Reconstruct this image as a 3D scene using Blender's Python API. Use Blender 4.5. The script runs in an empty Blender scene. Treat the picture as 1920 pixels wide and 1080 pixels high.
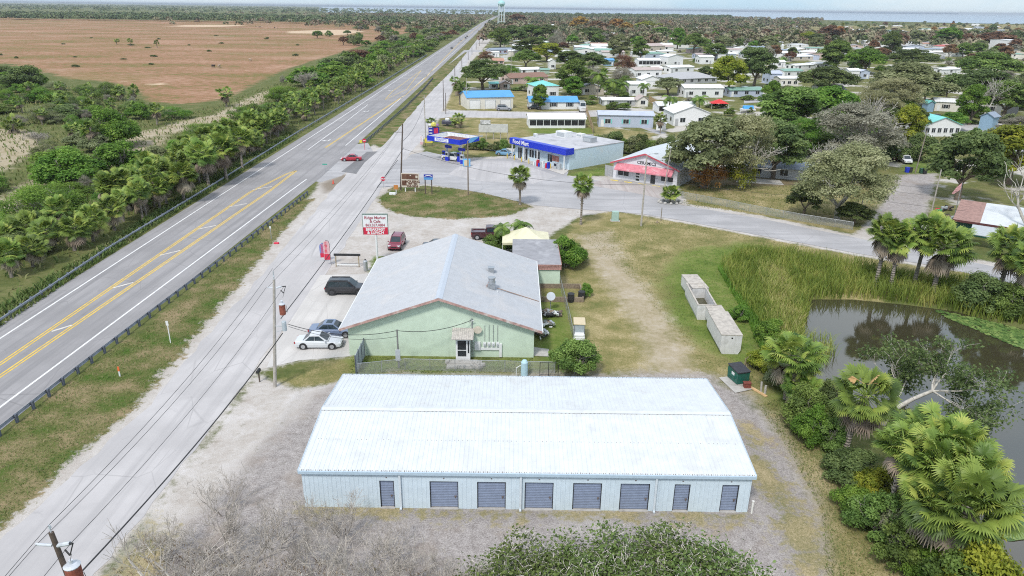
import bpy, math, random
import numpy as np
from mathutils import Vector
PI = math.pi
sc = bpy.context.scene
COL = sc.collection
# ------------------------------------------------------------------ camera
H = 32.0; F = 1345.0; CY = 13.5
ROLL = math.atan(0.0125)
PITCH = math.atan((540-CY)*math.cos(ROLL)/F)
_cr, _sr = math.cos(ROLL), math.sin(ROLL)
_fw = (0, math.cos(PITCH), -math.sin(PITCH)); _u0 = (0, math.sin(PITCH), math.cos(PITCH)); _r0 = (1, 0, 0)
_R = tuple(_cr*_r0[i]+_sr*_u0[i] for i in range(3)); _U = tuple(-_sr*_r0[i]+_cr*_u0[i] for i in range(3))
def ray(px, py):
    a = (px-960)/F; b = (540-py)/F
    return tuple(_fw[i]+a*_R[i]+b*_U[i] for i in range(3))
def G(px, py, z=0.0):
    """ground (or height z) position of a survey point of the site"""
    d = ray(px, py); t = (z-H)/d[2]
    return (d[0]*t, d[1]*t)
def proj(x, y, z):
    v = (x, y, z-H)
    w = sum(v[i]*_fw[i] for i in range(3)); a = sum(v[i]*_R[i] for i in range(3))/w; b = sum(v[i]*_U[i] for i in range(3))/w
    return (960+a*F, 540-b*F)
def HZ(px, py, ptop):
    x, y = G(px, py); lo, hi = 0.0, H-0.1
    for _ in range(40):
        m = (lo+hi)/2
        if proj(x, y, m)[1] > ptop: lo = m
        else: hi = m
    return lo
def MPP(px, py):
    """metres per survey unit at that ground point"""
    x, y = G(px, py)
    return (y*_fw[1]-(0-H)*0 + (0-H)*_fw[2])/F
cam = bpy.data.cameras.new('camera'); cam_o = bpy.data.objects.new('camera', cam); COL.objects.link(cam_o)
cam.sensor_width = 36; cam.lens = 36*F/1920; cam.clip_end = 120000; cam.clip_start = 0.5
from mathutils import Matrix
cam_o.matrix_world = Matrix(((_R[0], _U[0], -_fw[0], 0), (_R[1], _U[1], -_fw[1], 0), (_R[2], _U[2], -_fw[2], H), (0, 0, 0, 1)))
sc.camera = cam_o
sc.view_settings.view_transform = 'Standard'; sc.view_settings.look = 'None'; sc.view_settings.gamma = 1
sc.view_settings.exposure = 0.43
sc.cycles.use_denoising = False; sc.cycles.filter_width = 1.1; sc.cycles.use_adaptive_sampling = False
sc.cycles.max_bounces = 5; sc.cycles.diffuse_bounces = 2; sc.cycles.glossy_bounces = 2; sc.cycles.transmission_bounces = 3; sc.cycles.transparent_max_bounces = 6
sc.cycles.volume_bounces = 0
sc.cycles.sample_clamp_indirect = 6
sc.cycles.caustics_reflective = False; sc.cycles.caustics_refractive = False

# ------------------------------------------------------------------ nodes
class NT:
    def __init__(s, tree):
        s.t = tree; s.n = tree.nodes; s.l = tree.links
    def new(s, typ, **kw):
        nd = s.n.new(typ)
        for k, v in kw.items(): setattr(nd, k, v)
        return nd
    def link(s, a, b): s.l.new(a, b)
    def set(s, sock, v):
        if isinstance(v, bpy.types.NodeSocket): s.l.new(v, sock)
        elif isinstance(v, (tuple, list)) and len(v) == 3 and sock.type == 'RGBA': sock.default_value = (*v, 1)
        else: sock.default_value = v
    def math(s, op, a, b=0.0, c=0.0, clamp=False):
        m = s.new('ShaderNodeMath', operation=op); m.use_clamp = clamp
        for i, v in enumerate((a, b, c)): s.set(m.inputs[i], v)
        return m.outputs[0]
    def noise(s, vec, scale, detail=4, rough=0.55, dist=0.0):
        m = s.new('ShaderNodeTexNoise'); s.link(vec, m.inputs['Vector'])
        m.inputs['Scale'].default_value = scale; m.inputs['Detail'].default_value = detail
        m.inputs['Roughness'].default_value = rough; m.inputs['Distortion'].default_value = dist
        return m.outputs['Fac']
    def mix(s, f, a, b, blend='MIX'):
        m = s.new('ShaderNodeMix', data_type='RGBA', blend_type=blend)
        s.set(m.inputs[0], f); s.set(m.inputs[6], a); s.set(m.inputs[7], b)
        return m.outputs[2]
    def range(s, v, a, b, c=0.0, d=1.0, smooth=True):
        m = s.new('ShaderNodeMapRange'); m.interpolation_type = 'SMOOTHSTEP' if smooth else 'LINEAR'
        s.set(m.inputs[0], v)
        for i, q in enumerate((a, b, c, d)): m.inputs[i+1].default_value = q
        return m.outputs[0]
    def attr(s, name):
        return s.new('ShaderNodeAttribute', attribute_name=name).outputs['Fac']
    def mapping(s, vec, scale):
        m = s.new('ShaderNodeMapping'); s.link(vec, m.inputs[0]); m.inputs['Scale'].default_value = scale
        return m.outputs[0]
    def bump(s, h, strength=0.3, dist=0.05):
        b = s.new('ShaderNodeBump'); b.inputs['Strength'].default_value = strength; b.inputs['Distance'].default_value = dist
        s.link(h, b.inputs['Height']); return b.outputs[0]
def newmat(name):
    m = bpy.data.materials.new(name); m.use_nodes = True
    nt = NT(m.node_tree); p = nt.n['Principled BSDF']
    return m, nt, p
MATS = {}
def mat(name, rgb, rough=0.7, var=0.12, scale=3.0, metal=0.0, stain=None, samt=0.3, sscale=0.6, bump=0.0, ribs=None, coat=0.0, streak=0.0, world=False, sdir=(3.0, 3.0, 0.15)):
    """surface with fine mottling, optional stains, vertical streaks and ribs (axis, pitch, depth)"""
    if name in MATS: return MATS[name]
    m, nt, p = newmat(name)
    tc = nt.new('ShaderNodeTexCoord'); v = tc.outputs['Object']
    if world: v = nt.new('ShaderNodeNewGeometry').outputs['Position']
    n1 = nt.noise(v, scale, 5, 0.6)
    lo = tuple(max(0, c*(1-var)) for c in rgb); hi = tuple(min(1, c*(1+var)) for c in rgb)
    c = nt.mix(nt.range(n1, 0.3, 0.7), lo, hi)
    if stain:
        n2 = nt.noise(v, sscale, 6, 0.65, 0.5)
        c = nt.mix(nt.math('MULTIPLY', nt.range(n2, 0.48, 0.72), samt), c, stain)
    if streak:
        n3 = nt.noise(nt.mapping(v, sdir), 1.5, 5, 0.6)
        c = nt.mix(nt.math('MULTIPLY', nt.range(n3, 0.5, 0.8), streak), c, tuple(q*0.45 for q in rgb))
    nt.set(p.inputs['Base Color'], c)
    p.inputs['Roughness'].default_value = rough; p.inputs['Metallic'].default_value = metal
    if coat: p.inputs['Coat Weight'].default_value = coat; p.inputs['Coat Roughness'].default_value = 0.08
    h = None
    if ribs:
        ax, pitch, dep = ribs
        sep = nt.new('ShaderNodeSeparateXYZ'); nt.link(v, sep.inputs[0])
        w = nt.math('SINE', nt.math('MULTIPLY', sep.outputs['XYZ'.index(ax)], 2*PI/pitch))
        p_n = nt.bump(w, 0.7, dep); nt.link(p_n, p.inputs['Normal'])
    elif bump:
        nt.link(nt.bump(nt.noise(v, scale*6, 4), bump, 0.03), p.inputs['Normal'])
    MATS[name] = m
    return m
def leafmat(name, cols, rough=0.6, trans=0.42, hue=0.03):
    """leaves: colour by a per-clump value and by plant"""
    if name in MATS: return MATS[name]
    m, nt, p = newmat(name)
    a = nt.attr('v')
    oi = nt.new('ShaderNodeObjectInfo')
    f = nt.math('ADD', a, nt.math('MULTIPLY', nt.math('SUBTRACT', oi.outputs['Random'], 0.5), 0.25))
    r = nt.new('ShaderNodeValToRGB'); nt.link(f, r.inputs[0])
    e = r.color_ramp.elements
    while len(e) < len(cols): e.new(0.5)
    for i, c in enumerate(cols):
        e[i].position = i/(len(cols)-1); e[i].color = (*c, 1)
    hs = nt.new('ShaderNodeHueSaturation'); nt.link(r.outputs[0], hs.inputs['Color'])
    nt.set(hs.inputs['Hue'], nt.math('ADD', 0.5-hue/2, nt.math('MULTIPLY', oi.outputs['Random'], hue)))
    nt.link(hs.outputs[0], p.inputs['Base Color']); p.inputs['Roughness'].default_value = rough
    p.inputs['Specular IOR Level'].default_value = 0.25
    tr = nt.new('ShaderNodeBsdfTranslucent'); nt.link(hs.outputs[0], tr.inputs[0])
    mx = nt.new('ShaderNodeMixShader'); mx.inputs[0].default_value = trans
    out = nt.n['Material Output']
    nt.link(p.outputs[0], mx.inputs[1]); nt.link(tr.outputs[0], mx.inputs[2]); nt.link(mx.outputs[0], out.inputs[0])
    MATS[name] = m
    return m

# ------------------------------------------------------------------ mesh builder
class MB:
    def __init__(s): s.v = []; s.f = []; s.m = []; s.cur = 0
    def mat(s, i): s.cur = i; return s
    def add(s, vs, fs):
        b = len(s.v); s.v += [tuple(q) for q in vs]
        for f in fs: s.f.append(tuple(i+b for i in f)); s.m.append(s.cur)
        return s
    def bx(s, x0, x1, y0, y1, z0, z1):
        return s.add([(x0,y0,z0),(x1,y0,z0),(x1,y1,z0),(x0,y1,z0),(x0,y0,z1),(x1,y0,z1),(x1,y1,z1),(x0,y1,z1)],
                     [(0,3,2,1),(4,5,6,7),(0,1,5,4),(1,2,6,5),(2,3,7,6),(3,0,4,7)])
    def box(s, c, size, rz=0.0, tilt=0.0):
        hx, hy, hz = size[0]/2, size[1]/2, size[2]/2
        ca, sa = math.cos(rz), math.sin(rz); ct, st = math.cos(tilt), math.sin(tilt)
        vs = []
        for z in (-hz, hz):
            for x, y in ((-hx,-hy),(hx,-hy),(hx,hy),(-hx,hy)):
                y2, z2 = y*ct-z*st, y*st+z*ct
                vs.append((c[0]+x*ca-y2*sa, c[1]+x*sa+y2*ca, c[2]+z2))
        return s.add(vs, [(0,3,2,1),(4,5,6,7),(0,1,5,4),(1,2,6,5),(2,3,7,6),(3,0,4,7)])
    def cbox(s, x0, x1, y0, y1, z0, z1, b=0.05):
        """box with chamfered upper rim and corners"""
        def ring(i, z): return [(x0+i,y0+b,z),(x0+b,y0+i,z),(x1-b,y0+i,z),(x1-i,y0+b,z),(x1-i,y1-b,z),(x1-b,y1-i,z),(x0+b,y1-i,z),(x0+i,y1-b,z)]
        vs = ring(0, z0)+ring(0, z1-b)+ring(b*0.7, z1)
        fs = []
        for k in (0, 8):
            for i in range(8): fs.append((k+i, k+(i+1) % 8, k+8+(i+1) % 8, k+8+i))
        fs.append(tuple(range(16, 24))); fs.append(tuple(range(7, -1, -1)))
        return s.add(vs, fs)
    def tube(s, p0, p1, r0, r1=None, n=6, cap=True):
        r1 = r0 if r1 is None else r1
        a, b = Vector(p0), Vector(p1); d = b-a
        if d.length < 1e-6: return s
        d.normalize(); u = d.orthogonal().normalized(); w = d.cross(u)
        vs = [a+(u*math.cos(2*PI*i/n)+w*math.sin(2*PI*i/n))*r0 for i in range(n)]+[b+(u*math.cos(2*PI*i/n)+w*math.sin(2*PI*i/n))*r1 for i in range(n)]
        fs = [(i, (i+1) % n, n+(i+1) % n, n+i) for i in range(n)]
        if cap: fs += [tuple(range(n-1, -1, -1)), tuple(range(n, 2*n))]
        return s.add(vs, fs)
    def path(s, pts, r, n=5):
        for i in range(len(pts)-1):
            ra = r[i] if isinstance(r, (list, tuple)) else r; rb = r[i+1] if isinstance(r, (list, tuple)) else r
            s.tube(pts[i], pts[i+1], ra, rb, n, cap=(i in (0, len(pts)-2)))
        return s
    def poly(s, pts): return s.add(pts, [tuple(range(len(pts)))])
    def disc(s, c, r, nrm=(0, 1, 0), n=14):
        d = Vector(nrm).normalized(); u = d.orthogonal().normalized(); w = d.cross(u)
        return s.poly([Vector(c)+(u*math.cos(2*PI*i/n)+w*math.sin(2*PI*i/n))*r for i in range(n)])
    def extrude(s, prof, axis, a, b):
        """prof: (p,q) loop; axis x: (y,z) / y: (x,z) / z: (x,y)"""
        def P(p, q, t): return (t,p,q) if axis == 'x' else (p,t,q) if axis == 'y' else (p,q,t)
        n = len(prof)
        vs = [P(p, q, a) for p, q in prof]+[P(p, q, b) for p, q in prof]
        return s.add(vs, [(i, (i+1) % n, n+(i+1) % n, n+i) for i in range(n)]+[tuple(range(n-1, -1, -1)), tuple(range(n, 2*n))])
    def rev(s, prof, c=(0, 0, 0), n=12):
        vs = []; fs = []
        for r, z in prof:
            for i in range(n): vs.append((c[0]+r*math.cos(2*PI*i/n), c[1]+r*math.sin(2*PI*i/n), c[2]+z))
        for k in range(len(prof)-1):
            for i in range(n): fs.append((k*n+i, k*n+(i+1) % n, (k+1)*n+(i+1) % n, (k+1)*n+i))
        fs.append(tuple(range(n-1, -1, -1))); fs.append(tuple(range((len(prof)-1)*n, len(prof)*n)))
        return s.add(vs, fs)
    def mesh(s, name, mats, smooth=False):
        me = bpy.data.meshes.new(name); me.from_pydata(s.v, [], s.f)
        if not isinstance(mats, (list, tuple)): mats = [mats]
        for q in mats: me.materials.append(q)
        if len(mats) > 1: me.polygons.foreach_set('material_index', s.m)
        if smooth: me.polygons.foreach_set('use_smooth', [True]*len(me.polygons))
        import bmesh
        bm = bmesh.new(); bm.from_mesh(me); bmesh.ops.recalc_face_normals(bm, faces=bm.faces); bm.to_mesh(me); bm.free()
        return me
    def build(s, name, mats, parent=None, smooth=False, **kw):
        o = bpy.data.objects.new(name, s.mesh(name, mats, smooth)); COL.objects.link(o)
        if parent: o.parent = parent
        for k, v in kw.items(): o[k] = v
        return o
def thing(name, label, cat, loc=(0, 0, 0), rz=0.0, group=None, scale=None):
    o = bpy.data.objects.new(name, None); COL.objects.link(o); o.empty_display_size = 0.3
    o.location = loc if len(loc) == 3 else (*loc, 0); o.rotation_euler = (0, 0, rz)
    o['label'] = label; o['category'] = cat
    if group: o['group'] = group
    if scale is not None: o.scale = scale if isinstance(scale, (tuple, list)) else (scale,)*3
    return o
def tag(o, label, cat, group=None):
    o['label'] = label; o['category'] = cat
    if group: o['group'] = group
    return o
def link(name, me, parent=None, loc=None, rz=0.0, scale=None):
    o = bpy.data.objects.new(name, me); COL.objects.link(o)
    if parent: o.parent = parent
    if loc: o.location = loc
    o.rotation_euler = (0, 0, rz)
    if scale is not None: o.scale = scale if isinstance(scale, (tuple, list)) else (scale,)*3
    return o
def dup(root, label, loc, rz=0.0, group=None, scale=None):
    def cp(o, par):
        c = o.copy(); COL.objects.link(c)
        if par: c.parent = par
        for ch in list(o.children): cp(ch, c)
        return c
    r = cp(root, None); r.location = loc if len(loc) == 3 else (*loc, 0); r.rotation_euler = (0, 0, rz); r['label'] = label
    if group: r['group'] = group
    if scale is not None: r.scale = scale if isinstance(scale, (tuple, list)) else (scale,)*3
    return r
def struct(o): o['kind'] = 'structure'; return o
def text(name, body, parent, loc, size, m, rx=PI/2, rz=0.0, bold=0.0, ext=0.01, sx=1.0):
    c = bpy.data.curves.new(name, 'FONT'); c.body = body; c.size = size; c.align_x = 'CENTER'; c.align_y = 'CENTER'
    c.extrude = ext; c.offset = bold; c.materials.append(m); c.resolution_u = 3
    tmp = bpy.data.objects.new('lettering_source', c); COL.objects.link(tmp)
    me = bpy.data.meshes.new_from_object(tmp.evaluated_get(bpy.context.evaluated_depsgraph_get())); bpy.data.objects.remove(tmp)
    me.name = name; o = bpy.data.objects.new(name, me); COL.objects.link(o)
    o.parent = parent; o.location = loc; o.rotation_euler = (rx, 0, rz); o.scale = (sx, 1, 1)
    return o
def npmesh(name, V, Fq, m, v=None, smooth=False):
    me = bpy.data.meshes.new(name)
    V = np.asarray(V, np.float32); Fq = np.asarray(Fq, np.int32)
    me.vertices.add(len(V)); me.vertices.foreach_set('co', V.ravel())
    k = Fq.shape[1]
    me.loops.add(Fq.size); me.loops.foreach_set('vertex_index', Fq.ravel())
    me.polygons.add(len(Fq)); me.polygons.foreach_set('loop_start', np.arange(0, Fq.size, k, dtype=np.int32))
    if smooth: me.polygons.foreach_set('use_smooth', np.ones(len(Fq), bool))
    me.update(calc_edges=True); me.validate()
    if v is not None:
        a = me.attributes.new('v', 'FLOAT', 'POINT'); a.data.foreach_set('value', np.asarray(v, np.float32))
    me.materials.append(m)
    return me
# ------------------------------------------------------------------ sky and sun
SUN_EL, SUN_AZ = math.radians(52), math.radians(205)     # azimuth clockwise from +Y (behind the camera, to its left)
w = bpy.data.worlds.new('World'); sc.world = w; w.use_nodes = True
nt = NT(w.node_tree); bg = nt.n['Background']
sky = nt.new('ShaderNodeTexSky', sky_type='NISHITA'); sky.sun_disc = False
sky.sun_elevation = SUN_EL; sky.sun_rotation = SUN_AZ; sky.air_density = 1.0; sky.dust_density = 1.2; sky.ozone_density = 1.5
tcw = nt.new('ShaderNodeTexCoord')
vm = nt.mapping(tcw.outputs['Generated'], (1.0, 1.0, 3.2))
cl = nt.range(nt.noise(vm, 2.6, 7, 0.6, 0.3), 0.38, 0.64)
sz = nt.new('ShaderNodeSeparateXYZ'); nt.link(tcw.outputs['Generated'], sz.inputs[0])
up = nt.range(sz.outputs[2], 0.02, 0.7)
cloud = nt.mix(up, (6.0, 6.9, 7.5), (9.0, 9.2, 9.6)); clear = nt.mix(up, (4.1, 5.9, 7.3), (5.2, 6.3, 7.8))
c = nt.mix(0.82, sky.outputs[0], nt.mix(cl, clear, cloud))
nt.link(c, bg.inputs[0]); bg.inputs[1].default_value = 0.105
sun = bpy.data.lights.new('sun', 'SUN'); sun.energy = 2.0; sun.angle = math.radians(9); sun.color = (1.0, 0.965, 0.91)
so = bpy.data.objects.new('sun', sun); COL.objects.link(so)
sd = Vector((math.sin(SUN_AZ)*math.cos(SUN_EL), math.cos(SUN_AZ)*math.cos(SUN_EL), math.sin(SUN_EL)))
so.rotation_euler = sd.to_track_quat('Z', 'Y').to_euler()

# ------------------------------------------------------------------ ground
def P(*pts): return [G(*p) for p in pts]
POND = P((1512,556),(1600,556),(1700,566),(1790,578),(1850,594),(1925,612),(2200,690),(2500,1000),(2300,1300),(1990,1180),(1880,1030),(1800,920),(1715,830),(1640,775),(1560,725),(1508,690),(1490,645),(1500,600))
ZONES = {
 'dry': [P((1380,58),(1500,50),(1920,44),(2300,44),(2300,66),(1900,64),(1600,60)), P((440,735),(660,668),(1000,668),(1000,560),(1040,470),(1090,405),(1140,395),(1250,410),(1400,440),(1620,482),(1880,520),(1900,560),(1500,560),(1440,620),(1460,740),(1560,900),(1700,1080),(1760,1200),(1500,1200),(1540,1000),(1400,740),(640,720)),
         P((1275,385),(1285,340),(1700,340),(1640,400),(1610,440),(1440,408)),
         P((830,218),(1000,222),(1230,250),(1180,290),(1000,255),(870,300),(795,272)),
         P((825,205),(850,170),(1000,165),(1160,205),(1000,209)),
         P((1100,335),(1150,322),(1145,300),(1250,270),(1290,345),(1150,330),(1060,330))],
 'green': [P((1280,470),(1400,455),(1500,480),(1480,560),(1440,660),(1400,700),(1250,600),(1240,520)),
           P((660,668),(1000,668),(1000,700),(650,715)), P((610,478),(720,478),(700,512),(590,515)),
           P((1000,560),(1055,540),(1100,700),(990,700)), P((1440,700),(1500,740),(1600,900),(1760,1080),(1660,1060),(1560,920),(1450,780)),
           P((990,240),(1110,238),(1116,252),(1000,255)), P((1060,330),(1140,312),(1140,330)),
           P((720,352),(800,348),(790,362),(720,368)), P((1690,300),(1755,300),(1755,325),(1690,325))],
 'verge': [P((704,372),(735,352),(800,348),(870,355),(960,372),(1000,388),(960,403),(870,411),(780,408),(730,396)), P((-60,870),(100,735),(300,595),(440,478),(560,378),(590,372),(530,435),(440,545),(352,650),(255,762),(120,880),(-10,1000),(-150,1150)),
           P((690,268),(760,205),(815,132),(868,82),(905,50),(912,52),(885,95),(838,165),(760,245),(720,280)),
           P((795,272),(830,218),(870,230),(868,300),(820,280))],
 'pasture': [P((-900,200),(-300,140),(0,118),(60,127),(130,148),(200,152),(255,168),(285,190),(350,196),(420,185),(470,160),(540,128),(640,98),(720,72),(785,56),(775,49),(600,42),(300,38),(0,33),(-900,20))],
 'sand': [P((-200,1300),(-60,940),(100,800),(250,700),(350,610),(440,500),(560,400),(600,340),(640,325),(700,270),(735,235),(830,150),(900,75),(915,60),(920,75),(880,120),(850,165),(830,215),(790,270),(800,300),(960,292),(1060,330),(1140,330),(1270,350),(1290,382),(1430,405),(1600,440),(1650,395),(1690,330),(1755,325),(1735,400),(1760,470),(1900,500),(1900,520),(1760,505),(1600,478),(1400,440),(1250,412),(1150,395),(1080,408),(1035,440),(1000,470),(900,480),(700,480),(690,515),(655,600),(655,668),(560,675),(480,700),(440,750),(330,900),(180,1100),(60,1300)),
          P((830,206),(1000,210),(1150,206),(1150,218),(1000,222),(830,220)),
          P((480,700),(560,730),(640,716),(620,760),(540,830),(450,930),(320,1090),(180,1120),(330,900),(420,790)),
          P((900,980),(1010,970),(1060,1010),(1000,1080),(880,1060)), P((640,990),(800,970),(820,1040),(660,1050))],
 'gravel': [P((270,1090),(340,990),(450,890),(520,810),(590,745),(640,718),(700,700),(1330,700),(1400,740),(1455,800),(1530,930),(1560,1060),(1570,1250),(100,1250)),
            P((1640,400),(1690,328),(1755,325),(1735,400),(1720,440),(1650,440))],
 'trail': [P((1085,440),(1140,435),(1175,500),(1250,590),(1300,690),(1330,720),(1235,720),(1200,620),(1130,520)),
           P((-60,400),(0,372),(60,335),(150,300),(200,290),(240,278),(290,258),(310,236),(360,222),(400,216),(450,190),(500,170),(530,160),(530,172),(480,198),(420,226),(360,240),(320,252),(300,275),(240,302),(150,322),(60,360),(0,405),(-60,430)),
           P((-100,240),(60,244),(80,275),(40,300),(0,325),(-100,335)), P((195,262),(240,250),(300,240),(330,228),(300,250),(240,275)), P((1450,770),(1490,800),(1560,930),(1570,1080),(1520,1080),(1500,930))],
 'town': [P((900,75),(1000,50),(1920,46),(2200,60),(2200,480),(1760,440),(1700,330),(1290,340),(1240,262),(1000,258),(850,215))],
 'moss': [P((1395,800),(1420,830),(1500,950),(1570,1070),(1500,1070),(1430,930),(1395,860)), P((1450,760),(1500,800),(1620,960),(1700,1100),(1560,1100),(1540,950)), P((190,1090),(280,985),(330,1010),(260,1100)), P((560,950),(980,955),(1420,962),(1420,975),(980,970),(560,966))],
 'pale': [P((300,48),(400,46),(470,48),(400,51)), P((520,60),(600,56),(690,58),(640,66)), P((285,155),(318,155),(315,162),(280,160)), P((230,152),(268,152),(262,156),(235,156)), P((0,80),(45,79),(40,83),(0,84))],
 'mud': [P((600,345),(640,328),(668,326),(640,352),(610,362)), P((1290,315),(1460,315),(1560,345),(1420,350),(1290,345)), P((1085,338),(1230,352),(1240,372),(1150,352))],
}
def sdf(px, py, poly):
    x, y = px, py
    n = len(poly); d2 = np.full(x.shape, 1e18); inside = np.zeros(x.shape, bool)
    for i in range(n):
        ax, ay = poly[i]; bx, by = poly[(i+1) % n]
        ex, ey = bx-ax, by-ay; wx, wy = x-ax, y-ay
        t = np.clip((wx*ex+wy*ey)/(ex*ex+ey*ey+1e-12), 0, 1)
        d2 = np.minimum(d2, (wx-ex*t)**2+(wy-ey*t)**2)
        c = ((ay <= y) & (by > y)) | ((by <= y) & (ay > y))
        with np.errstate(divide='ignore', invalid='ignore'):
            xi = ax+(y-ay)*(ex)/(ey if abs(ey) > 1e-12 else 1e-12)
        inside ^= c & (x < xi)
    d = np.sqrt(d2)
    return np.where(inside, d, -d)
def inpoly(x, y, poly): return float(sdf(np.array([x]), np.array([y]), poly)[0])
def lines(a, b, step, end, g):
    L = list(np.arange(a, b, step)); s = step
    while L[-1] < end: s *= g; L.append(L[-1]+s)
    return L
xr = lines(-62, 72, 0.6, 40000, 1.10); xl = []
s_ = 0.6; q_ = -62
while q_ > -40000: s_ *= 1.10; q_ -= s_; xl.append(q_)
xs = np.array(xl[::-1]+xr); ys = np.array([-400, -120, -40, 0, 10]+lines(18, 150, 0.6, 60000, 1.06))
GX, GY = np.meshgrid(xs, ys); gx, gy = GX.ravel(), GY.ravel()
pz = sdf(gx, gy, POND)
gz = -1.6*np.clip((pz+0.6)/3.0, 0, 1)
V = np.stack([gx, gy, gz], 1)
nx, ny = len(xs), len(ys)
ii = (np.arange(ny-1)[:, None]*nx+np.arange(nx-1)[None, :]).ravel()
Fq = np.stack([ii, ii+1, ii+nx+1, ii+nx], 1)
m, nt, p = newmat('ground')
pos = nt.new('ShaderNodeNewGeometry').outputs['Position']
nA = nt.noise(pos, 0.035, 4); nB = nt.noise(pos, 0.28, 5, 0.6); nC = nt.noise(pos, 1.6, 5, 0.65); nD = nt.noise(pos, 9.0, 4, 0.7)
def mask(a, ampB, ampC, ampD, wd):
    v = nt.attr(a)
    v = nt.math('ADD', v, nt.math('MULTIPLY', nt.math('SUBTRACT', nB, 0.5), ampB))
    v = nt.math('ADD', v, nt.math('MULTIPLY', nt.math('SUBTRACT', nC, 0.5), ampC))
    v = nt.math('ADD', v, nt.math('MULTIPLY', nt.math('SUBTRACT', nD, 0.5), ampD))
    return nt.range(v, -wd, wd)
def tri(a, b, c_, n, lo=0.32, mid=0.5, hi=0.68):
    r = nt.new('ShaderNodeValToRGB'); nt.link(n, r.inputs[0]); e = r.color_ramp.elements
    e[0].position = lo; e[0].color = (*a, 1); e.new(mid); e[1].color = (*b, 1); e[2].position = hi; e[2].color = (*c_, 1)
    return r.outputs[0]
nE = nt.noise(pos, 4.0, 5, 0.75)
mixn = nt.math('ADD', nt.math('MULTIPLY', nB, 0.45), nt.math('ADD', nt.math('MULTIPLY', nC, 0.35), nt.math('MULTIPLY', nD, 0.2)))
base = tri((0.055,0.08,0.022), (0.12,0.135,0.045), (0.23,0.20,0.10), mixn)
dry = tri((0.12,0.14,0.042), (0.245,0.212,0.09), (0.45,0.365,0.21), nt.math('ADD', nt.math('MULTIPLY', nB, 0.42), nt.math('ADD', nt.math('MULTIPLY', nE, 0.28), nt.math('MULTIPLY', nD, 0.30))), 0.40, 0.5, 0.61)
green = tri((0.06,0.115,0.018), (0.125,0.185,0.035), (0.25,0.24,0.09), mixn, 0.36, 0.5, 0.66)
verge = tri((0.055,0.11,0.016), (0.125,0.13,0.045), (0.28,0.215,0.125), nt.math('ADD', nt.math('MULTIPLY', nB, 0.5), nt.math('ADD', nt.math('MULTIPLY', nE, 0.25), nt.math('MULTIPLY', nD, 0.25))), 0.41, 0.49, 0.58)
nP = nt.noise(nt.mapping(pos, (0.6, 1.0, 1.0)), 0.02, 7, 0.65)
past = tri((0.16,0.15,0.045), (0.30,0.165,0.095), (0.42,0.265,0.18), nt.math('ADD', nt.math('MULTIPLY', nP, 0.40), nt.math('ADD', nt.math('MULTIPLY', nB, 0.35), nt.math('MULTIPLY', nC, 0.25))), 0.42, 0.5, 0.59)
past = nt.mix(nt.math('MULTIPLY', nt.range(nt.noise(nt.mapping(pos, (0.7, 1, 1)), 0.011, 6, 0.65), 0.50, 0.66), 0.55), past, (0.19,0.165,0.055))
past = nt.mix(nt.math('MULTIPLY', nt.range(nt.noise(nt.mapping(pos, (0.7, 1, 1)), 0.017, 6, 0.7), 0.56, 0.68), 0.5), past, (0.42,0.31,0.22))
past = nt.mix(nt.math('MULTIPLY', nt.range(nB, 0.60, 0.75), 0.35), past, (0.12,0.12,0.035))
sand = tri((0.38,0.335,0.295), (0.47,0.435,0.40), (0.555,0.525,0.505), mixn, 0.38, 0.5, 0.62)
gn = nt.math('ADD', nt.math('MULTIPLY', nC, 0.30), nt.math('ADD', nt.math('MULTIPLY', nE, 0.20), nt.math('MULTIPLY', nD, 0.50)))
grav = tri((0.19,0.165,0.155), (0.335,0.305,0.29), (0.50,0.465,0.445), gn, 0.39, 0.50, 0.63)
nW = nt.noise(nt.mapping(pos, (1.0, 0.22, 1.0)), 0.55, 5, 0.6, 0.4)
grav = nt.mix(nt.math('MULTIPLY', nt.range(nW, 0.52, 0.66), 0.35), grav, (0.47,0.435,0.41))
grav = nt.mix(nt.math('MULTIPLY', nt.range(nB, 0.50, 0.66), 0.45), grav, (0.27,0.215,0.17))
grav = nt.mix(nt.math('MULTIPLY', nt.range(nA, 0.54, 0.66), 0.5), grav, (0.50,0.475,0.455))
grav_old = tri((0.21,0.19,0.18), (0.34,0.315,0.30), (0.52,0.48,0.455), nt.math('ADD', nt.math('MULTIPLY', nA, 0.25), nt.math('ADD', nt.math('MULTIPLY', nB, 0.25), nt.math('ADD', nt.math('MULTIPLY', nC, 0.2), nt.math('MULTIPLY', nD, 0.3)))), 0.38, 0.5, 0.60)
trail = tri((0.27,0.22,0.12), (0.38,0.32,0.22), (0.50,0.44,0.37), mixn)
c = base
c = nt.mix(mask('pasture', 8, 2, 0, 2.5), c, past)
nT = nt.noise(pos, 0.06, 5, 0.6)
lawn = tri((0.07,0.10,0.025), (0.15,0.155,0.055), (0.27,0.23,0.12), mixn)
town = nt.mix(nt.range(nT, 0.52, 0.58), lawn, (0.50,0.47,0.43))
c = nt.mix(mask('town', 6, 2, 0, 2), c, town)
c = nt.mix(mask('dry', 3, 1.5, 0.6, 0.7), c, dry)
c = nt.mix(nt.math('MULTIPLY', mask('green', 9, 3, 1, 1.5), 0.9), c, green)
c = nt.mix(mask('trail', 4, 3, 2.0, 1.6), c, trail)
c = nt.mix(mask('sand', 1.6, 1.6, 0.8, 0.5), c, sand)
c = nt.mix(mask('gravel', 4, 2, 0.8, 1.2), c, grav)
c = nt.mix(mask('verge', 3.5, 3.2, 1.4, 0.35), c, verge)
c = nt.mix(mask('pale', 6, 2, 0, 2), c, (0.56,0.42,0.29))
c = nt.mix(nt.math('MULTIPLY', mask('mud', 3, 2, 1, 1.2), 0.75), c, (0.17,0.13,0.085))
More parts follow.
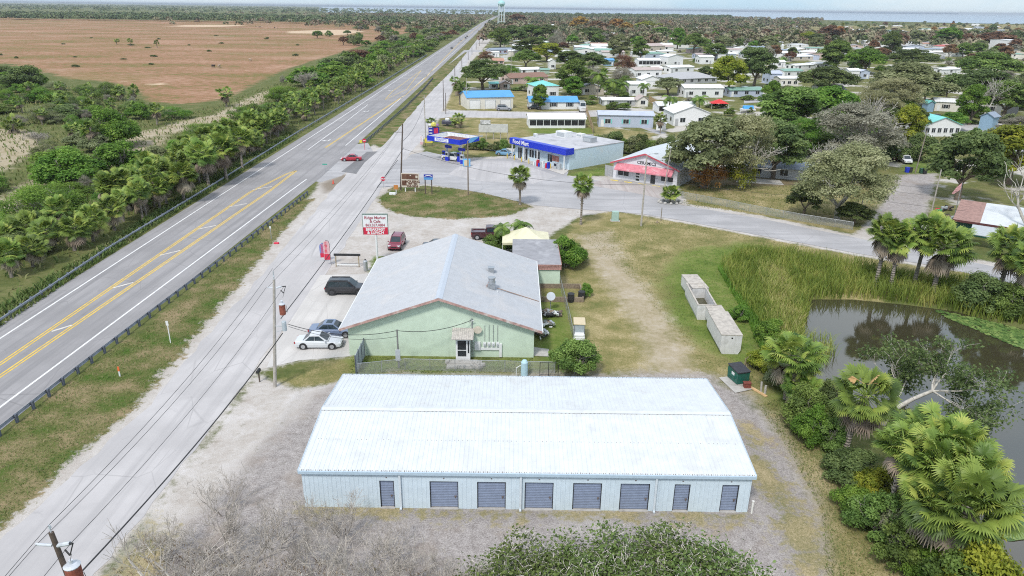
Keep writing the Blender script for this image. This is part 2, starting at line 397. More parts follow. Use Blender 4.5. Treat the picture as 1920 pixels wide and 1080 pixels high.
# scattered weeds and dark litter
wd = nt.math('MULTIPLY', nt.range(nt.noise(pos, 0.9, 6, 0.7), 0.60, 0.72), 0.5)
c = nt.mix(wd, c, (0.11,0.105,0.045))
lv = nt.math('MULTIPLY', nt.range(nt.noise(pos, 5.0, 3, 0.8), 0.64, 0.72), 0.55)
c = nt.mix(lv, c, (0.12,0.10,0.075))
c = nt.mix(nt.math('MULTIPLY', mask('moss', 7, 6, 2.0, 0.8), 0.85), c, dry)
gr = nt.math('ADD', 0.78, nt.math('MULTIPLY', nt.range(nt.noise(pos, 16.0, 3, 0.8), 0.30, 0.70), 0.44))
gc = nt.new('ShaderNodeCombineXYZ')
for k_ in range(3): nt.link(gr, gc.inputs[k_])
c = nt.mix(1.0, c, gc.outputs[0], 'MULTIPLY')
nt.set(p.inputs['Base Color'], c); p.inputs['Roughness'].default_value = 0.95; p.inputs['Specular IOR Level'].default_value = 0.1
nt.link(nt.bump(nt.math('ADD', nt.math('MULTIPLY', nC, 0.6), nt.math('MULTIPLY', nD, 0.4)), 0.6, 0.12), p.inputs['Normal'])
me = npmesh('ground', V, Fq, m, smooth=True)
for k, polys in ZONES.items():
    a = np.full(gx.shape, -9.0)
    for q in polys: a = np.maximum(a, np.clip(sdf(gx, gy, q), -9, 9))
    if k == 'sand': a = np.minimum(a, np.clip(-pz+3, -9, 9))
    at = me.attributes.new(k, 'FLOAT', 'POINT'); at.data.foreach_set('value', a.astype(np.float32))
ground = struct(link('ground', me))

# ------------------------------------------------------------------ water
def watermat(name, rgb, rough, wscale, bstr):
    m, nt, p = newmat(name)
    pos = nt.new('ShaderNodeNewGeometry').outputs['Position']
    nt.set(p.inputs['Base Color'], nt.mix(nt.noise(pos, 0.05, 3), tuple(q*0.8 for q in rgb), rgb))
    p.inputs['Roughness'].default_value = rough; p.inputs['IOR'].default_value = 2.0; p.inputs['Specular IOR Level'].default_value = 0.6
    h = nt.math('ADD', nt.noise(nt.mapping(pos, (1.0, 2.2, 1)), wscale, 4, 0.6), nt.math('MULTIPLY', nt.noise(pos, wscale*0.15, 2), 1.5))
    nt.link(nt.bump(h, bstr, 0.05), p.inputs['Normal'])
    return m
def sheet(name, pts, z, m):
    return MB().poly([(x, y, z) for x, y in pts]).build(name, m)
# the pond bed is a hollow; its water is a level sheet that meets the banks
cx_ = sum(q[0] for q in POND)/len(POND); cy_ = sum(q[1] for q in POND)/len(POND)
struct(sheet('pond_water', [(x+(x-cx_)*0.02, y+(y-cy_)*0.03) for x, y in POND], -0.35, watermat('pond_water', (0.055,0.050,0.028), 0.03, 1.6, 0.035)))
struct(sheet('lake_water', [(-900,3500),(-200,3600),(900,3300),(1500,2500),(2600,2350),(14000,2300),(40000,30000),(20000,59000),(-15000,59000)], 0.5, watermat('lake_water', (0.29,0.37,0.46), 0.35, 0.02, 0.05)))

# ------------------------------------------------------------------ roads
def lerp_line(pts, step):
    out = []
    for i in range(len(pts)-1):
        (x0, y0), (x1, y1) = pts[i], pts[i+1]; n = max(1, int(math.hypot(x1-x0, y1-y0)/step))
        out += [(x0+(x1-x0)*k/n, y0+(y1-y0)*k/n) for k in range(n)]
    return out+[pts[-1]]
def ribbon(name, left, right, z, m, n=200, jit=0.0, seed=1):
    """strip between two edge lines, resampled along their length"""
    rng = random.Random(seed)
    def res(pts):
        L = [0]
        for i in range(1, len(pts)): L.append(L[-1]+math.hypot(pts[i][0]-pts[i-1][0], pts[i][1]-pts[i-1][1]))
        out = []
        for k in range(n+1):
            s = L[-1]*(k/n)**1.8; i = 0
            while i < len(L)-2 and L[i+1] < s: i += 1
            t = (s-L[i])/(L[i+1]-L[i]+1e-9); out.append((pts[i][0]+(pts[i+1][0]-pts[i][0])*t, pts[i][1]+(pts[i+1][1]-pts[i][1])*t))
        return out
    a, b = res(left), res(right); mb = MB(); vs = []
    for i in range(n+1):
        vs += [(a[i][0]+rng.uniform(-jit, jit), a[i][1], z), (b[i][0]+rng.uniform(-jit, jit), b[i][1], z)]
    mb.add(vs, [(2*i, 2*i+1, 2*i+3, 2*i+2) for i in range(n)])
    return mb.build(name, m)
def roadmat(name, rgb, dark, warm, tracks=None):
    m, nt, p = newmat(name)
    pos = nt.new('ShaderNodeNewGeometry').outputs['Position']
    sep = nt.new('ShaderNodeSeparateXYZ'); nt.link(pos, sep.inputs[0])
    n1 = nt.noise(pos, 0.12, 5, 0.6); n2 = nt.noise(pos, 14, 3, 0.7); n3 = nt.noise(nt.mapping(pos, tracks or (1.2, 0.03, 1)), 1.0, 5, 0.6)
    c = nt.mix(nt.range(n1, 0.35, 0.65), tuple(q*0.88 for q in rgb), tuple(q*1.08 for q in rgb))
    c = nt.mix(nt.math('MULTIPLY', nt.range(n3, 0.42, 0.68), 0.75), c, dark)
    c = nt.mix(nt.math('MULTIPLY', nt.range(n2, 0.5, 0.8), 0.25), c, warm)
    cr = nt.new('ShaderNodeTexVoronoi', feature='DISTANCE_TO_EDGE'); nt.link(nt.mapping(pos, (0.25, 0.12, 1)), cr.inputs['Vector']); cr.inputs['Scale'].default_value = 1.0
    ck = nt.math('MULTIPLY', nt.math('SUBTRACT', 1.0, nt.range(cr.outputs[0], 0.0, 0.012)), 0.35)
    c = nt.mix(nt.math('MULTIPLY', ck, nt.range(n1, 0.4, 0.6)), c, tuple(q*0.5 for q in dark))
    n4 = nt.noise(pos, 0.5, 5, 0.7, 0.6)
    c = nt.mix(nt.math('MULTIPLY', nt.range(n4, 0.60, 0.72), 0.30), c, tuple(q*0.7 for q in dark))
    nt.set(p.inputs['Base Color'], c); p.inputs['Roughness'].default_value = 0.9
    nt.link(nt.bump(n2, 0.3, 0.02), p.inputs['Normal'])
    return m
asph = roadmat('asphalt', (0.30,0.288,0.290), (0.215,0.208,0.212), (0.33,0.31,0.30))
pale = roadmat('pale_paving', (0.47,0.45,0.447), (0.37,0.355,0.355), (0.60,0.57,0.54))
lot = roadmat('lot_paving', (0.40,0.39,0.395), (0.29,0.285,0.29), (0.55,0.53,0.51), (0.07, 0.45, 1))
darkasph = roadmat('dark_asphalt', (0.20,0.195,0.20), (0.15,0.15,0.155), (0.25,0.24,0.24))
FOGL = [G(-260,806), G(-120,716), G(0,635), G(423,360), G(640,220), G(760,140), G(860,72), G(905,42)]
FOGR = [G(-260,966), G(-120,856), G(0,764), G(542,360), G(575,336), G(648,273), G(720,212), G(805,138), G(880,72), G(910,44)]
FOGL.append((FOGL[-1][0]-3, 3300)); FOGR.append((FOGR[-1][0]-6, 3300))
def off(pts, dx): return [(x+dx, y) for x, y in pts]
struct(ribbon('highway', off(FOGL, -2.3), off(FOGR, 2.4), 0.02, asph, 260))
SRL = [G(-330,1330), G(-150,1150), G(0,1010), G(120,905), G(270,770), G(375,645), G(470,540), G(560,432), G(606,378), G(650,325), G(700,290), G(742,247), G(800,180), G(850,130), G(882,90), G(902,65), G(914,46)]
SRR = [G(120,1330), G(150,1120), G(215,1030), G(330,890), G(440,745), G(490,675), G(560,580), G(640,470), G(690,395), G(716,352), G(745,318), G(775,280), G(797,255), G(830,205), G(858,150), G(889,95), G(906,66), G(916,47)]
struct(ribbon('service_road', SRL, SRR, 0.012, pale, 240, 0.22, 4))
SIDE_U = [G(745,300), G(800,300), G(905,312), G(1000,318), G(1060,330), G(1130,340), G(1200,358), G(1275,384), G(1430,411), G(1600,445), G(1760,478), G(1920,512), G(2150,560)]
SIDE_L = [G(705,352), G(800,345), G(905,362), G(1000,385), G(1080,392), G(1150,397), G(1200,401), G(1280,414), G(1400,437), G(1600,474), G(1760,500), G(1920,536), G(2150,590)]
struct(ribbon('side_road', SIDE_U, SIDE_L, 0.030, lot, 120, 0.15, 5))
struct(sheet('station_forecourt', P((742,318),(770,290),(800,284),(870,300),(964,296),(1066,322),(1060,336),(1000,330),(905,320),(800,308)), 0.016, lot))
struct(sheet('forecourt_slab', P((840,327),(880,300),(960,302),(1045,330),(1000,345),(900,340)), 0.035, pale))
struct(sheet('shop_walk', P((948,292),(966,290),(1068,318),(1056,328)), 0.06, mat('walk_concrete', (0.52,0.49,0.45), 0.9, 0.1, 2, world=True)))
struct(sheet('shop_lot', P((1090,345),(1150,335),(1265,352),(1262,378),(1190,362)), 0.033, roadmat('worn_lot', (0.44,0.40,0.38), (0.33,0.28,0.26), (0.55,0.5,0.46))))
struct(sheet('back_street', P((800,214),(845,208),(1000,211),(1180,208),(1180,217),(1000,221),(850,219),(790,226)), 0.02, pale))
struct(sheet('connector_road', P((840,122),(870,94),(905,94),(905,97),(872,98)), 0.025, lot))
struct(sheet('cafe_lot', P((600,516),(690,514),(656,605),(657,668),(560,676),(500,690),(520,640)), 0.018, roadmat('cafe_lot', (0.55,0.525,0.50), (0.46,0.44,0.42), (0.6,0.57,0.53))))
struct(sheet('patched_asphalt', P((640,322),(688,285),(708,284),(683,305),(668,326)), 0.040, darkasph))
struct(sheet('intersection_mouth', P((575,336),(600,312),(648,273),(690,268),(700,285),(640,330),(600,342)), 0.008, lot))
yel = mat('yellow_paint', (0.70,0.47,0.06), 0.8, 0.15, 2, stain=(0.35,0.3,0.2), samt=0.6, sscale=1.5, world=True)
wht = mat('white_paint', (0.72,0.71,0.70), 0.8, 0.1, 2, stain=(0.4,0.4,0.4), samt=0.5, sscale=1.5, world=True)
def stripes(name, segs, wd, m, z=0.026):
    mb = MB()
    for pts in segs:
        pts = [q if isinstance(q[0], float) else G(*q) for q in pts]
        for i in range(len(pts)-1):
            (x0, y0), (x1, y1) = pts[i], pts[i+1]; d = math.hypot(x1-x0, y1-y0); ox, oy = -(y1-y0)/d*wd/2, (x1-x0)/d*wd/2
            mb.poly([(x0-ox, y0-oy, z), (x1-ox, y1-oy, z), (x1+ox, y1+oy, z), (x0+ox, y0+oy, z)])
    return struct(mb.build(name, m))
iR = [i for i, q in enumerate(FOGR) if q == G(575,336)][0]
stripes('edge_lines', [FOGL, FOGR[:iR+1], FOGR[iR+1:]], 0.22, wht)
yl = [(-260,850),(0,683),(470,360),(538,326),(556,320)]; yr = [(-260,880),(0,706),(503,360),(556,320)]
def shift(pts, d): return [(x+d, y) for x, y in (G(*q) for q in pts)]
stripes('yellow_lines', [shift(yl, -0.17), shift(yl, 0.17), shift(yr, -0.17), shift(yr, 0.17), shift([(610,277),(760,178),(795,148),(862,80),(902,46)], -0.16), shift([(610,277),(760,178),(795,148),(862,80),(902,46)], 0.16), shift([(722,187),(735,172),(790,132)], 0), shift([(722,187),(762,168),(790,132)], 0)], 0.17, yel)
stripes('median_bars', [[(97,622),(135,610)], [(213,540),(250,530)], [(300,479),(338,470)], [(372,430),(405,423)], [(430,388),(463,382)], [(474,356),(510,350)], [(-60,730),(-10,716)]], 0.32, mat('worn_paint', (0.60,0.56,0.50), 0.8, 0.15, 2, stain=(0.4,0.38,0.36), samt=0.6, sscale=1.5, world=True), 0.031)
stripes('turn_lane_line', [[(577,281),(640,235),(690,196)]], 0.2, wht)
def arrow(px, py):
    x, y = G(px, py); z = 0.03
    return MB().poly([(x-0.12,y+2,z),(x+0.12,y+2,z),(x+0.12,y-0.6,z),(x-0.12,y-0.6,z)]).poly([(x-0.12,y-0.2,z+.001),(x-0.12,y-0.6,z+.001),(x-1.0,y-0.3,z+.001),(x-1.0,y+0.1,z+.001)]).poly([(x-0.9,y-0.8,z+.002),(x-0.9,y+0.6,z+.002),(x-1.8,y-0.1,z+.002)])
struct(arrow(616,264).build('turn_arrow', wht)); struct(arrow(690,209).build('turn_arrow', wht)); struct(arrow(735,170).build('turn_arrow', wht))
# ------------------------------------------------------------------ vegetation
RNG = np.random.default_rng(11)
rnd = random.Random(5)
def unit(a): return a/np.maximum(np.linalg.norm(a, axis=-1, keepdims=True), 1e-9)
def leafquads(rng, pos, nrm, size, aspect=1.7, jitter=0.5):
    """one rhombic leaf spray per position"""
    n = len(pos); size = np.asarray(size)*(0.7+0.6*rng.random(n))
    nn = unit(nrm+jitter*rng.normal(size=(n, 3)))
    u = unit(np.cross(nn, rng.normal(size=(n, 3)))); w = np.cross(nn, u)
    a = (u.T*size*aspect*0.5).T; b = (w.T*size*0.5).T
    bend = (nn.T*size*0.18).T
    V = np.stack([pos-a-bend, pos-b+bend*0.5, pos+a-bend, pos+b+bend*0.5], 1).reshape(-1, 3)
    return V, np.arange(4*n).reshape(n, 4)
def crown_points(rng, blobs, n, shell=0.55):
    """blobs: (x,y,z,rx,ry,rz,tint)"""
    B = np.array(blobs); wgt = (B[:, 3]*B[:, 4]+B[:, 3]*B[:, 5]); wgt /= wgt.sum()
    k = rng.choice(len(B), n, p=wgt)
    d = unit(rng.normal(size=(n, 3))); d[:, 2] = np.where(d[:, 2] < -0.35, -d[:, 2]*0.6, d[:, 2])
    r = (shell+(1-shell)*rng.random(n))*(1+0.35*(rng.random(n) < 0.12))
    pos = B[k, :3]+d*B[k, 3:6]*r[:, None]
    return pos, d, np.clip(B[k, 6]+rng.normal(0, 0.13, n), 0, 1)
def crown_mesh(name, seed, m, n=6000, leaf=0.42, kind='round'):
    """crown of a tree about 10 m tall and 9 m wide, foot at the origin"""
    rng = np.random.default_rng(seed); blobs = []
    if kind == 'round':
        for i in range(70):
            d = unit(rng.normal(size=3)); d[2] = d[2] if d[2] > -0.6 else -d[2]
            q = 0.6+0.4*rng.random()
            r = 0.6+0.75*rng.random()
            blobs.append((d[0]*3.7*q, d[1]*3.7*q, 5.2+d[2]*3.9*q, r, r, r*0.75, rng.random()*0.8+0.1))
    elif kind == 'tall':
        for i in range(64):
            t = rng.random(); a = rng.random()*6.28; R = 3.4*math.sin(PI*(0.15+0.8*t))**0.8*(0.5+0.5*rng.random()); r = 0.6+0.75*rng.random()
            blobs.append((R*math.cos(a), R*math.sin(a), 2.0+t*7.0, r, r, r*0.8, rng.random()*0.75+0.1))
    elif kind == 'flat':
        for i in range(80):
            a = rng.random()*6.28; R = 4.3*math.sqrt(rng.random()); r = 0.65+0.8*rng.random()
            blobs.append((R*math.cos(a), R*math.sin(a), 2.4+6.2*math.sqrt(max(0, 1-(R/4.7)**2))*(0.45+0.55*rng.random()), r, r, r*0.85, rng.random()*0.75+0.1))
    elif kind == 'column':
        for i in range(26):
            t = i/25; r = 0.35+0.9*math.sin(PI*min(1, 0.12+t*0.85))
            blobs.append((rng.normal(0, 0.15), rng.normal(0, 0.15), 0.8+t*8.6, r, r, 0.9, rng.random()*0.6+0.1))
    elif kind == 'bush':
        for i in range(44):
            a = rng.random()*6.28; R = 3.9*math.sqrt(rng.random()); r = 1.0+1.1*rng.random()
            r *= 0.75
            blobs.append((R*math.cos(a), R*math.sin(a), 0.9+6.0*max(0, 1-(R/4.6)**2)*rng.random()**0.6, r, r, r*1.2, rng.random()*0.85+0.05))
    pos, d, v = crown_points(rng, blobs, n)
    V, Fq = leafquads(rng, pos, d*0.8+np.array([0, 0, 0.35]), leaf, 1.7, 0.45)
    return npmesh(name, V, Fq, m, np.repeat(v, 4))
def branches(rng, p, d, L, r, depth, out, spread=0.6, up=0.15, segs=3, kids=(2, 4), rmin=0.012, tips=None):
    pts = [Vector(p)]; dirv = Vector(d).normalized(); rad = [r]
    for i in range(segs):
        dirv = (dirv+Vector((rng.gauss(0, .16), rng.gauss(0, .16), rng.gauss(0, .12)+up*0.3))).normalized()
        pts.append(pts[-1]+dirv*(L/segs)); rad.append(max(rmin, r*(1-0.5*(i+1)/segs)))
    out.append((pts, rad))
    if depth <= 0:
        if tips is not None: tips.append(tuple(pts[-1])); tips.append(tuple(pts[-2]))
        return
    for k in range(rng.randint(*kids)):
        t = rng.uniform(0.35, 1.0); i = min(segs-1, int(t*segs)); q = pts[i].lerp(pts[i+1], t*segs-i)
        nd = (dirv+Vector((rng.gauss(0, spread), rng.gauss(0, spread), rng.gauss(0, spread*0.7)+up))).normalized()
        branches(rng, q, nd, L*rng.uniform(0.55, 0.85), max(rmin, rad[i]*rng.uniform(0.45, 0.65)), depth-1, out, spread, up, segs, kids, rmin, tips)
    if tips is not None and depth <= 1: tips.append(tuple(pts[-1]))
def limb_mesh(name, seed, m, trunk=2.2, r=0.32, depth=3, L=3.2, kids=(3, 4), spread=0.6, up=0.25, rmin=0.02, n=5, tips=None, stems=1):
    rng = random.Random(seed); out = []
    for s in range(stems):
        a = rng.random()*6.28; lean = 0.12 if stems == 1 else 0.45
        top = Vector((math.cos(a)*lean*trunk, math.sin(a)*lean*trunk, trunk)); base = Vector((math.cos(a)*0.25*(stems > 1), math.sin(a)*0.25*(stems > 1), -0.3))
        out.append(([base, base.lerp(top, 0.3)+Vector((rng.gauss(0, .05), rng.gauss(0, .05), 0)), top], [r*1.35, r, r*0.8]))
        for k in range(rng.randint(3, 5)):
            an = 6.28*k/4+rng.random(); d = Vector((math.cos(an)*0.8, math.sin(an)*0.8, 0.75+rng.random()*0.6))
            branches(rng, top, d, L*rng.uniform(0.8, 1.15), r*0.6, depth-1, out, spread, up, 3, kids, rmin, tips)
    mb = MB()
    for pts, rad in out:
        for i in range(len(pts)-1):
            rr = rad[i]; mb.tube(pts[i], pts[i+1], rr, rad[i+1], n if rr > 0.08 else 3, cap=False)
    return mb.mesh(name, m, smooth=True)
bark = mat('bark', (0.16,0.125,0.095), 0.95, 0.3, 4, bump=0.5)
greybark = mat('grey_bark', (0.36,0.33,0.29), 0.95, 0.25, 4)
palebark = mat('pale_bark', (0.46,0.43,0.38), 0.95, 0.2, 4)
LEAF = {
 'dark':   leafmat('leaf_dark',   [(0.080, 0.116, 0.041), (0.152, 0.210, 0.070), (0.275, 0.341, 0.123)]),
 'mid':    leafmat('leaf_mid',    [(0.095, 0.155, 0.038), (0.182, 0.277, 0.065), (0.331, 0.446, 0.121)]),
 'bright': leafmat('leaf_bright', [(0.081, 0.167, 0.025), (0.167, 0.305, 0.046), (0.310, 0.460, 0.086)]),
 'yellow': leafmat('leaf_yellow', [(0.156, 0.204, 0.030), (0.312, 0.360, 0.042), (0.504, 0.504, 0.072)]),
 'olive':  leafmat('leaf_olive',  [(0.17,0.20,0.09), (0.28,0.32,0.15), (0.44,0.47,0.26)]),
 'grey':   leafmat('leaf_grey',   [(0.221, 0.210, 0.158), (0.347, 0.331, 0.257), (0.504, 0.483, 0.389)]),
 'tan':    leafmat('leaf_tan',    [(0.26,0.27,0.135), (0.39,0.40,0.205), (0.55,0.54,0.33)]),
 'brown':  leafmat('leaf_brown',  [(0.138, 0.081, 0.052), (0.253, 0.144, 0.086), (0.380, 0.230, 0.138)]),
 'orange': leafmat('leaf_orange', [(0.276, 0.149, 0.046), (0.437, 0.241, 0.069), (0.552, 0.380, 0.115)]),
}
_crowns = {}
SHAPES = {'round': 2, 'tall': 2, 'flat': 2, 'bush': 2, 'column': 1}
def crown(shape, colour, var, dens='n'):
    var = var % SHAPES[shape]; key = (shape, colour, var, dens)
    if key not in _crowns:
        n, leaf = {'n': (15000, 0.25), 's': (6000, 0.22), 'l': (2200, 0.62), 'f': (17000, 0.125)}[dens]
        if shape == 'column': n //= 2
        if shape == 'bush': n = int(n*0.8)
        _crowns[key] = crown_mesh('crown', 100+var*7+sum(map(ord, shape)), LEAF[colour], n, leaf, shape)
    return _crowns[key]
TRUNKS = [limb_mesh('trunk', 31+i, bark, 2.4, 0.34, 3, 3.0, (2, 3)) for i in range(2)]
GTRUNKS = [limb_mesh('trunk', 41+i, palebark, 1.8, 0.26, 4, 3.0, (3, 4), 0.65, 0.3, 0.03) for i in range(3)]
BTRUNK = [limb_mesh('stem', 51, greybark, 0.8, 0.10, 3, 2.6, (2, 3), 0.55, 0.3, 0.03, stems=4)]
_tv = [0]
def tree(px, pyb, pyt, wpx, shape, colour, label, dens='n', name='tree', trunk='b', group=None, cat='tree'):
    x, y = G(px, pyb); hgt = max(1.5, HZ(px, pyb, pyt)); wd = wpx*MPP(px, pyb)
    return tree_at(x, y, hgt, wd, shape, colour, label, dens, name, trunk, group, cat)
def tree_at(x, y, hgt, wd, shape, colour, label, dens='n', name='tree', trunk='b', group=None, cat='tree'):
    _tv[0] += 1; v = _tv[0]
    top = {'round': 9.8, 'tall': 9.6, 'flat': 9.3, 'bush': 7.8, 'column': 9.9}[shape]; cw = {'round': 8.6, 'tall': 8.0, 'flat': 9.6, 'bush': 8.6, 'column': 2.4}[shape]
    t = thing(name, label, cat, (x, y), (v*2.39) % 6.28, group, (wd/cw, wd/cw, hgt/top))
    link('crown', crown(shape, colour, v, dens), t)
    tm = {'b': TRUNKS, 'g': GTRUNKS, 's': BTRUNK}[trunk]
    link('stem' if trunk == 's' else 'trunk', tm[v % len(tm)], t, scale=(1, 1, 0.92))
    return t
# ---- fan palms
palmmat = leafmat('palm_leaf', [(0.05,0.095,0.025), (0.12,0.195,0.04), (0.235,0.335,0.065), (0.43,0.47,0.11)], 0.45, 0.2)
deadmat = leafmat('palm_dead', [(0.22,0.175,0.13), (0.35,0.285,0.215), (0.46,0.39,0.31)], 0.9, 0.1)
palmbark = mat('palm_bark', (0.27,0.235,0.20), 0.95, 0.25, 3, ribs=('Z', 0.22, 0.05))
def fan_palm_crown(seed, R=2.1, fronds=52, leaflets=20, wide=0.07, dead=False):
    rng = np.random.default_rng(seed); V = []; Fq = []; vv = []
    for i in range(fronds):
        el = (rng.uniform(-82, -42) if dead else math.degrees(math.asin(rng.uniform(-.55, .99))))*PI/180
        az = i*2.399+rng.normal(0, .25)
        d = np.array([math.cos(az)*math.cos(el), math.sin(az)*math.cos(el), math.sin(el)])
        side = np.array([-math.sin(az), math.cos(az), 0]); upv = np.cross(d, side)*-1
        if upv[2] < 0: upv = -upv
        pl = R*(0.48+0.34*rng.random())*(0.75 if dead else 1); hub = d*pl
        t0 = float(np.clip(0.45+0.18*math.sin(el)+rng.normal(0, .22), 0.02, 0.98))
        if not dead and el < -0.3 and rng.random() < 0.4: t0 = 0.85+0.12*rng.random()
        b = len(V); s = side*0.03
        V += [d*0.1-s, d*0.1+s, hub+s*0.7, hub-s*0.7]; Fq.append((b, b+1, b+2, b+3)); vv += [0.6]*4
        fs_ = R*(0.31+0.08*rng.random()); fold = rng.uniform(.15, .4); roll_ = rng.normal(0, .35)
        sd = side*math.cos(roll_)+upv*math.sin(roll_); uv = upv*math.cos(roll_)-side*math.sin(roll_)
        for k in range(leaflets):
            a = (k/(leaflets-1)-0.5)*(2.5 if dead else 4.1)
            ld = d*math.cos(a)+sd*math.sin(a)-uv*fold*abs(math.sin(a))
            ld /= np.linalg.norm(ld); Ll = fs_*(1.08-0.13*abs(a))*(0.9+0.2*rng.random())
            wv = np.cross(ld, uv); wv /= np.linalg.norm(wv)+1e-9
            m1 = hub+ld*Ll*0.62; tip = hub+ld*Ll*0.98+np.array([0, 0, -Ll*(0.08+0.22*rng.random())*(1.7 if dead else 1)])
            b = len(V); wd = wide*(0.8+0.4*rng.random())
            V += [hub-wv*wd*0.4, hub+wv*wd*0.4, m1+wv*wd*0.6, m1-wv*wd*0.6, tip+wv*wd*0.1, tip-wv*wd*0.1]
            q = float(np.clip(t0+rng.normal(0, .05), 0, 1)); Fq += [(b, b+1, b+2, b+3), (b+3, b+2, b+4, b+5)]; vv += [q-.1, q-.1, q, q, min(1, q+.12), min(1, q+.12)]
    return V, Fq, vv
def palm_meshes(seed, hi=True):
    a = fan_palm_crown(seed, 2.1, 84 if hi else 46, 22 if hi else 14, 0.075 if hi else 0.12)
    c = npmesh('crown', a[0], a[1], palmmat, a[2])
    a = fan_palm_crown(seed+50, 2.3, 30 if hi else 18, 12 if hi else 7, 0.09 if hi else 0.16, True)
    d = npmesh('dead_fronds', a[0], a[1], deadmat, a[2])
    return c, d
PALM_HI = [palm_meshes(200+i) for i in range(4)]; PALM_LO = [palm_meshes(230+i, False) for i in range(4)]
def palm_trunk(lean, boots=True, seed=1):
    rng = random.Random(seed); mb = MB(); pts = []
    for i in range(7): t = i/6; pts.append(Vector((lean*t*t, 0, -0.2+5.2*t)))
    rad = [0.24, 0.19, 0.17, 0.165, 0.17, 0.19, 0.22]
    for i in range(6): mb.tube(pts[i], pts[i+1], rad[i], rad[i+1], 9, cap=(i == 5))
    if boots:
        for k in range(34):
            t = 0.45+0.55*k/34; a = k*2.4; p = Vector((lean*t*t, 0, -0.2+5.2*t)); o = Vector((math.cos(a), math.sin(a), 0.9))
            mb.tube(p+o*0.15, p+o*0.34, 0.05, 0.03, 4)
    return mb.mesh('trunk', palmbark)
PTR = [palm_trunk(0.1, True, 1), palm_trunk(0.5, True, 2), palm_trunk(-0.3, False, 3)]
_pv = [0]
def palm_at(x, y, hgt, R, label, hi=False, group=None, trunk=None, name='fan_palm', dead=True):
    _pv[0] += 1; v = _pv[0]
    k = v % 3 if trunk is None else trunk; lean = (0.1, 0.5, -0.3)[k]
    t = thing(name, label, 'palm tree', (x, y), (v*1.83) % 6.28, group)
    th = max(0.5, hgt-R*0.75); s = R/2.1*0.9
    tr = link('trunk', PTR[k], t, scale=(s*1.05, s*1.05, th/5.0))
    c, d = (PALM_HI if hi else PALM_LO)[v % 4]
    tx = lean*s*1.05
    co = link('crown', c, t, (tx, 0, th), v*0.7, (s*rnd.uniform(.88, 1.1), s*rnd.uniform(.88, 1.1), s*rnd.uniform(.8, 1.05)))
    co.rotation_euler = (rnd.uniform(-.2, .2), rnd.uniform(-.2, .2), v*0.7)
    if dead: link('dead_fronds', d, t, (tx, 0, th-0.25*s), v*1.1, s)
    return t
def palm(px, pyb, pyt, wpx, label, hi=False, group=None, trunk=None, dead=True):
    x, y = G(px, pyb); return palm_at(x, y, max(1.6, HZ(px, pyb, pyt)), wpx*MPP(px, pyb)/2*1.05, label, hi, group, trunk, dead=dead)
# ---- feather palms
fpmat = leafmat('feather_leaf', [(0.07,0.13,0.025), (0.14,0.24,0.04), (0.26,0.36,0.07)], 0.45, 0.25)
def feather_crown(seed):
    rng = np.random.default_rng(seed); V = []; Fq = []; vv = []
    for i in range(18):
        az = i*2.399; el = rng.uniform(0.1, 1.2); L = 2.4*(0.85+0.3*rng.random()); t0 = rng.random()
        p = np.zeros(3); dirh = np.array([math.cos(az), math.sin(az), 0]); side = np.array([-math.sin(az), math.cos(az), 0]); e = el
        for k in range(12):
            q = p+(dirh*math.cos(e)+np.array([0, 0, math.sin(e)]))*L/12; e -= 0.17
            for sgn in (-1, 1):
                b = len(V); ln = 0.62*math.sin(PI*(0.12+0.8*k/12))
                tip = p+side*sgn*ln+np.array([0, 0, -ln*0.55])
                V += [p, q, tip+(q-p)*0.75, tip+(q-p)*0.5]; Fq.append((b, b+1, b+2, b+3)); vv += [float(np.clip(t0+rng.normal(0, .1), 0, 1))]*4
            p = q
    return npmesh('crown', V, Fq, fpmat, vv)
FEATHER = [feather_crown(300), feather_crown(301)]
def feather_palm(px, pyb, pyt, wpx, label, group=None):
    _pv[0] += 1; v = _pv[0]; x, y = G(px, pyb); hgt = HZ(px, pyb, pyt); R = wpx*MPP(px, pyb)/2
    t = thing('feather_palm', label, 'palm tree', (x, y), v*1.3, group); s = R/2.0; th = max(1, hgt-R*0.45)
    link('trunk', PTR[2], t, scale=(s*0.7, s*0.7, th/5.0)); link('crown', FEATHER[v % 2], t, (-0.3*s*0.7, 0, th), v, s)
    return t
# ---- leafless twiggy shrubs and trees
def bare_mesh(seed, m, depth=5, L=2.2, r=0.14, rmin=0.014, kids=(3, 4), stems=5, trunk=1.2):
    return limb_mesh('branches', seed, m, trunk, r, depth, L, kids, 0.62, 0.28, rmin, 4, None, stems)
BARE = [bare_mesh(61+i, greybark, 4, 2.4, 0.13, 0.022, (3, 4), 4) for i in range(2)]
def bare_bush(px, pyb, pyt, wpx, label, group=None, cat='bush', name='bare_bush'):
    _tv[0] += 1; v = _tv[0]; x, y = G(px, pyb); hgt = max(1.0, HZ(px, pyb, pyt)); wd = wpx*MPP(px, pyb)
    t = thing(name, label, cat, (x, y), v*1.7, group, (wd/8.5, wd/8.5, hgt/6.8))
    link('branches', BARE[v % 2], t); return t
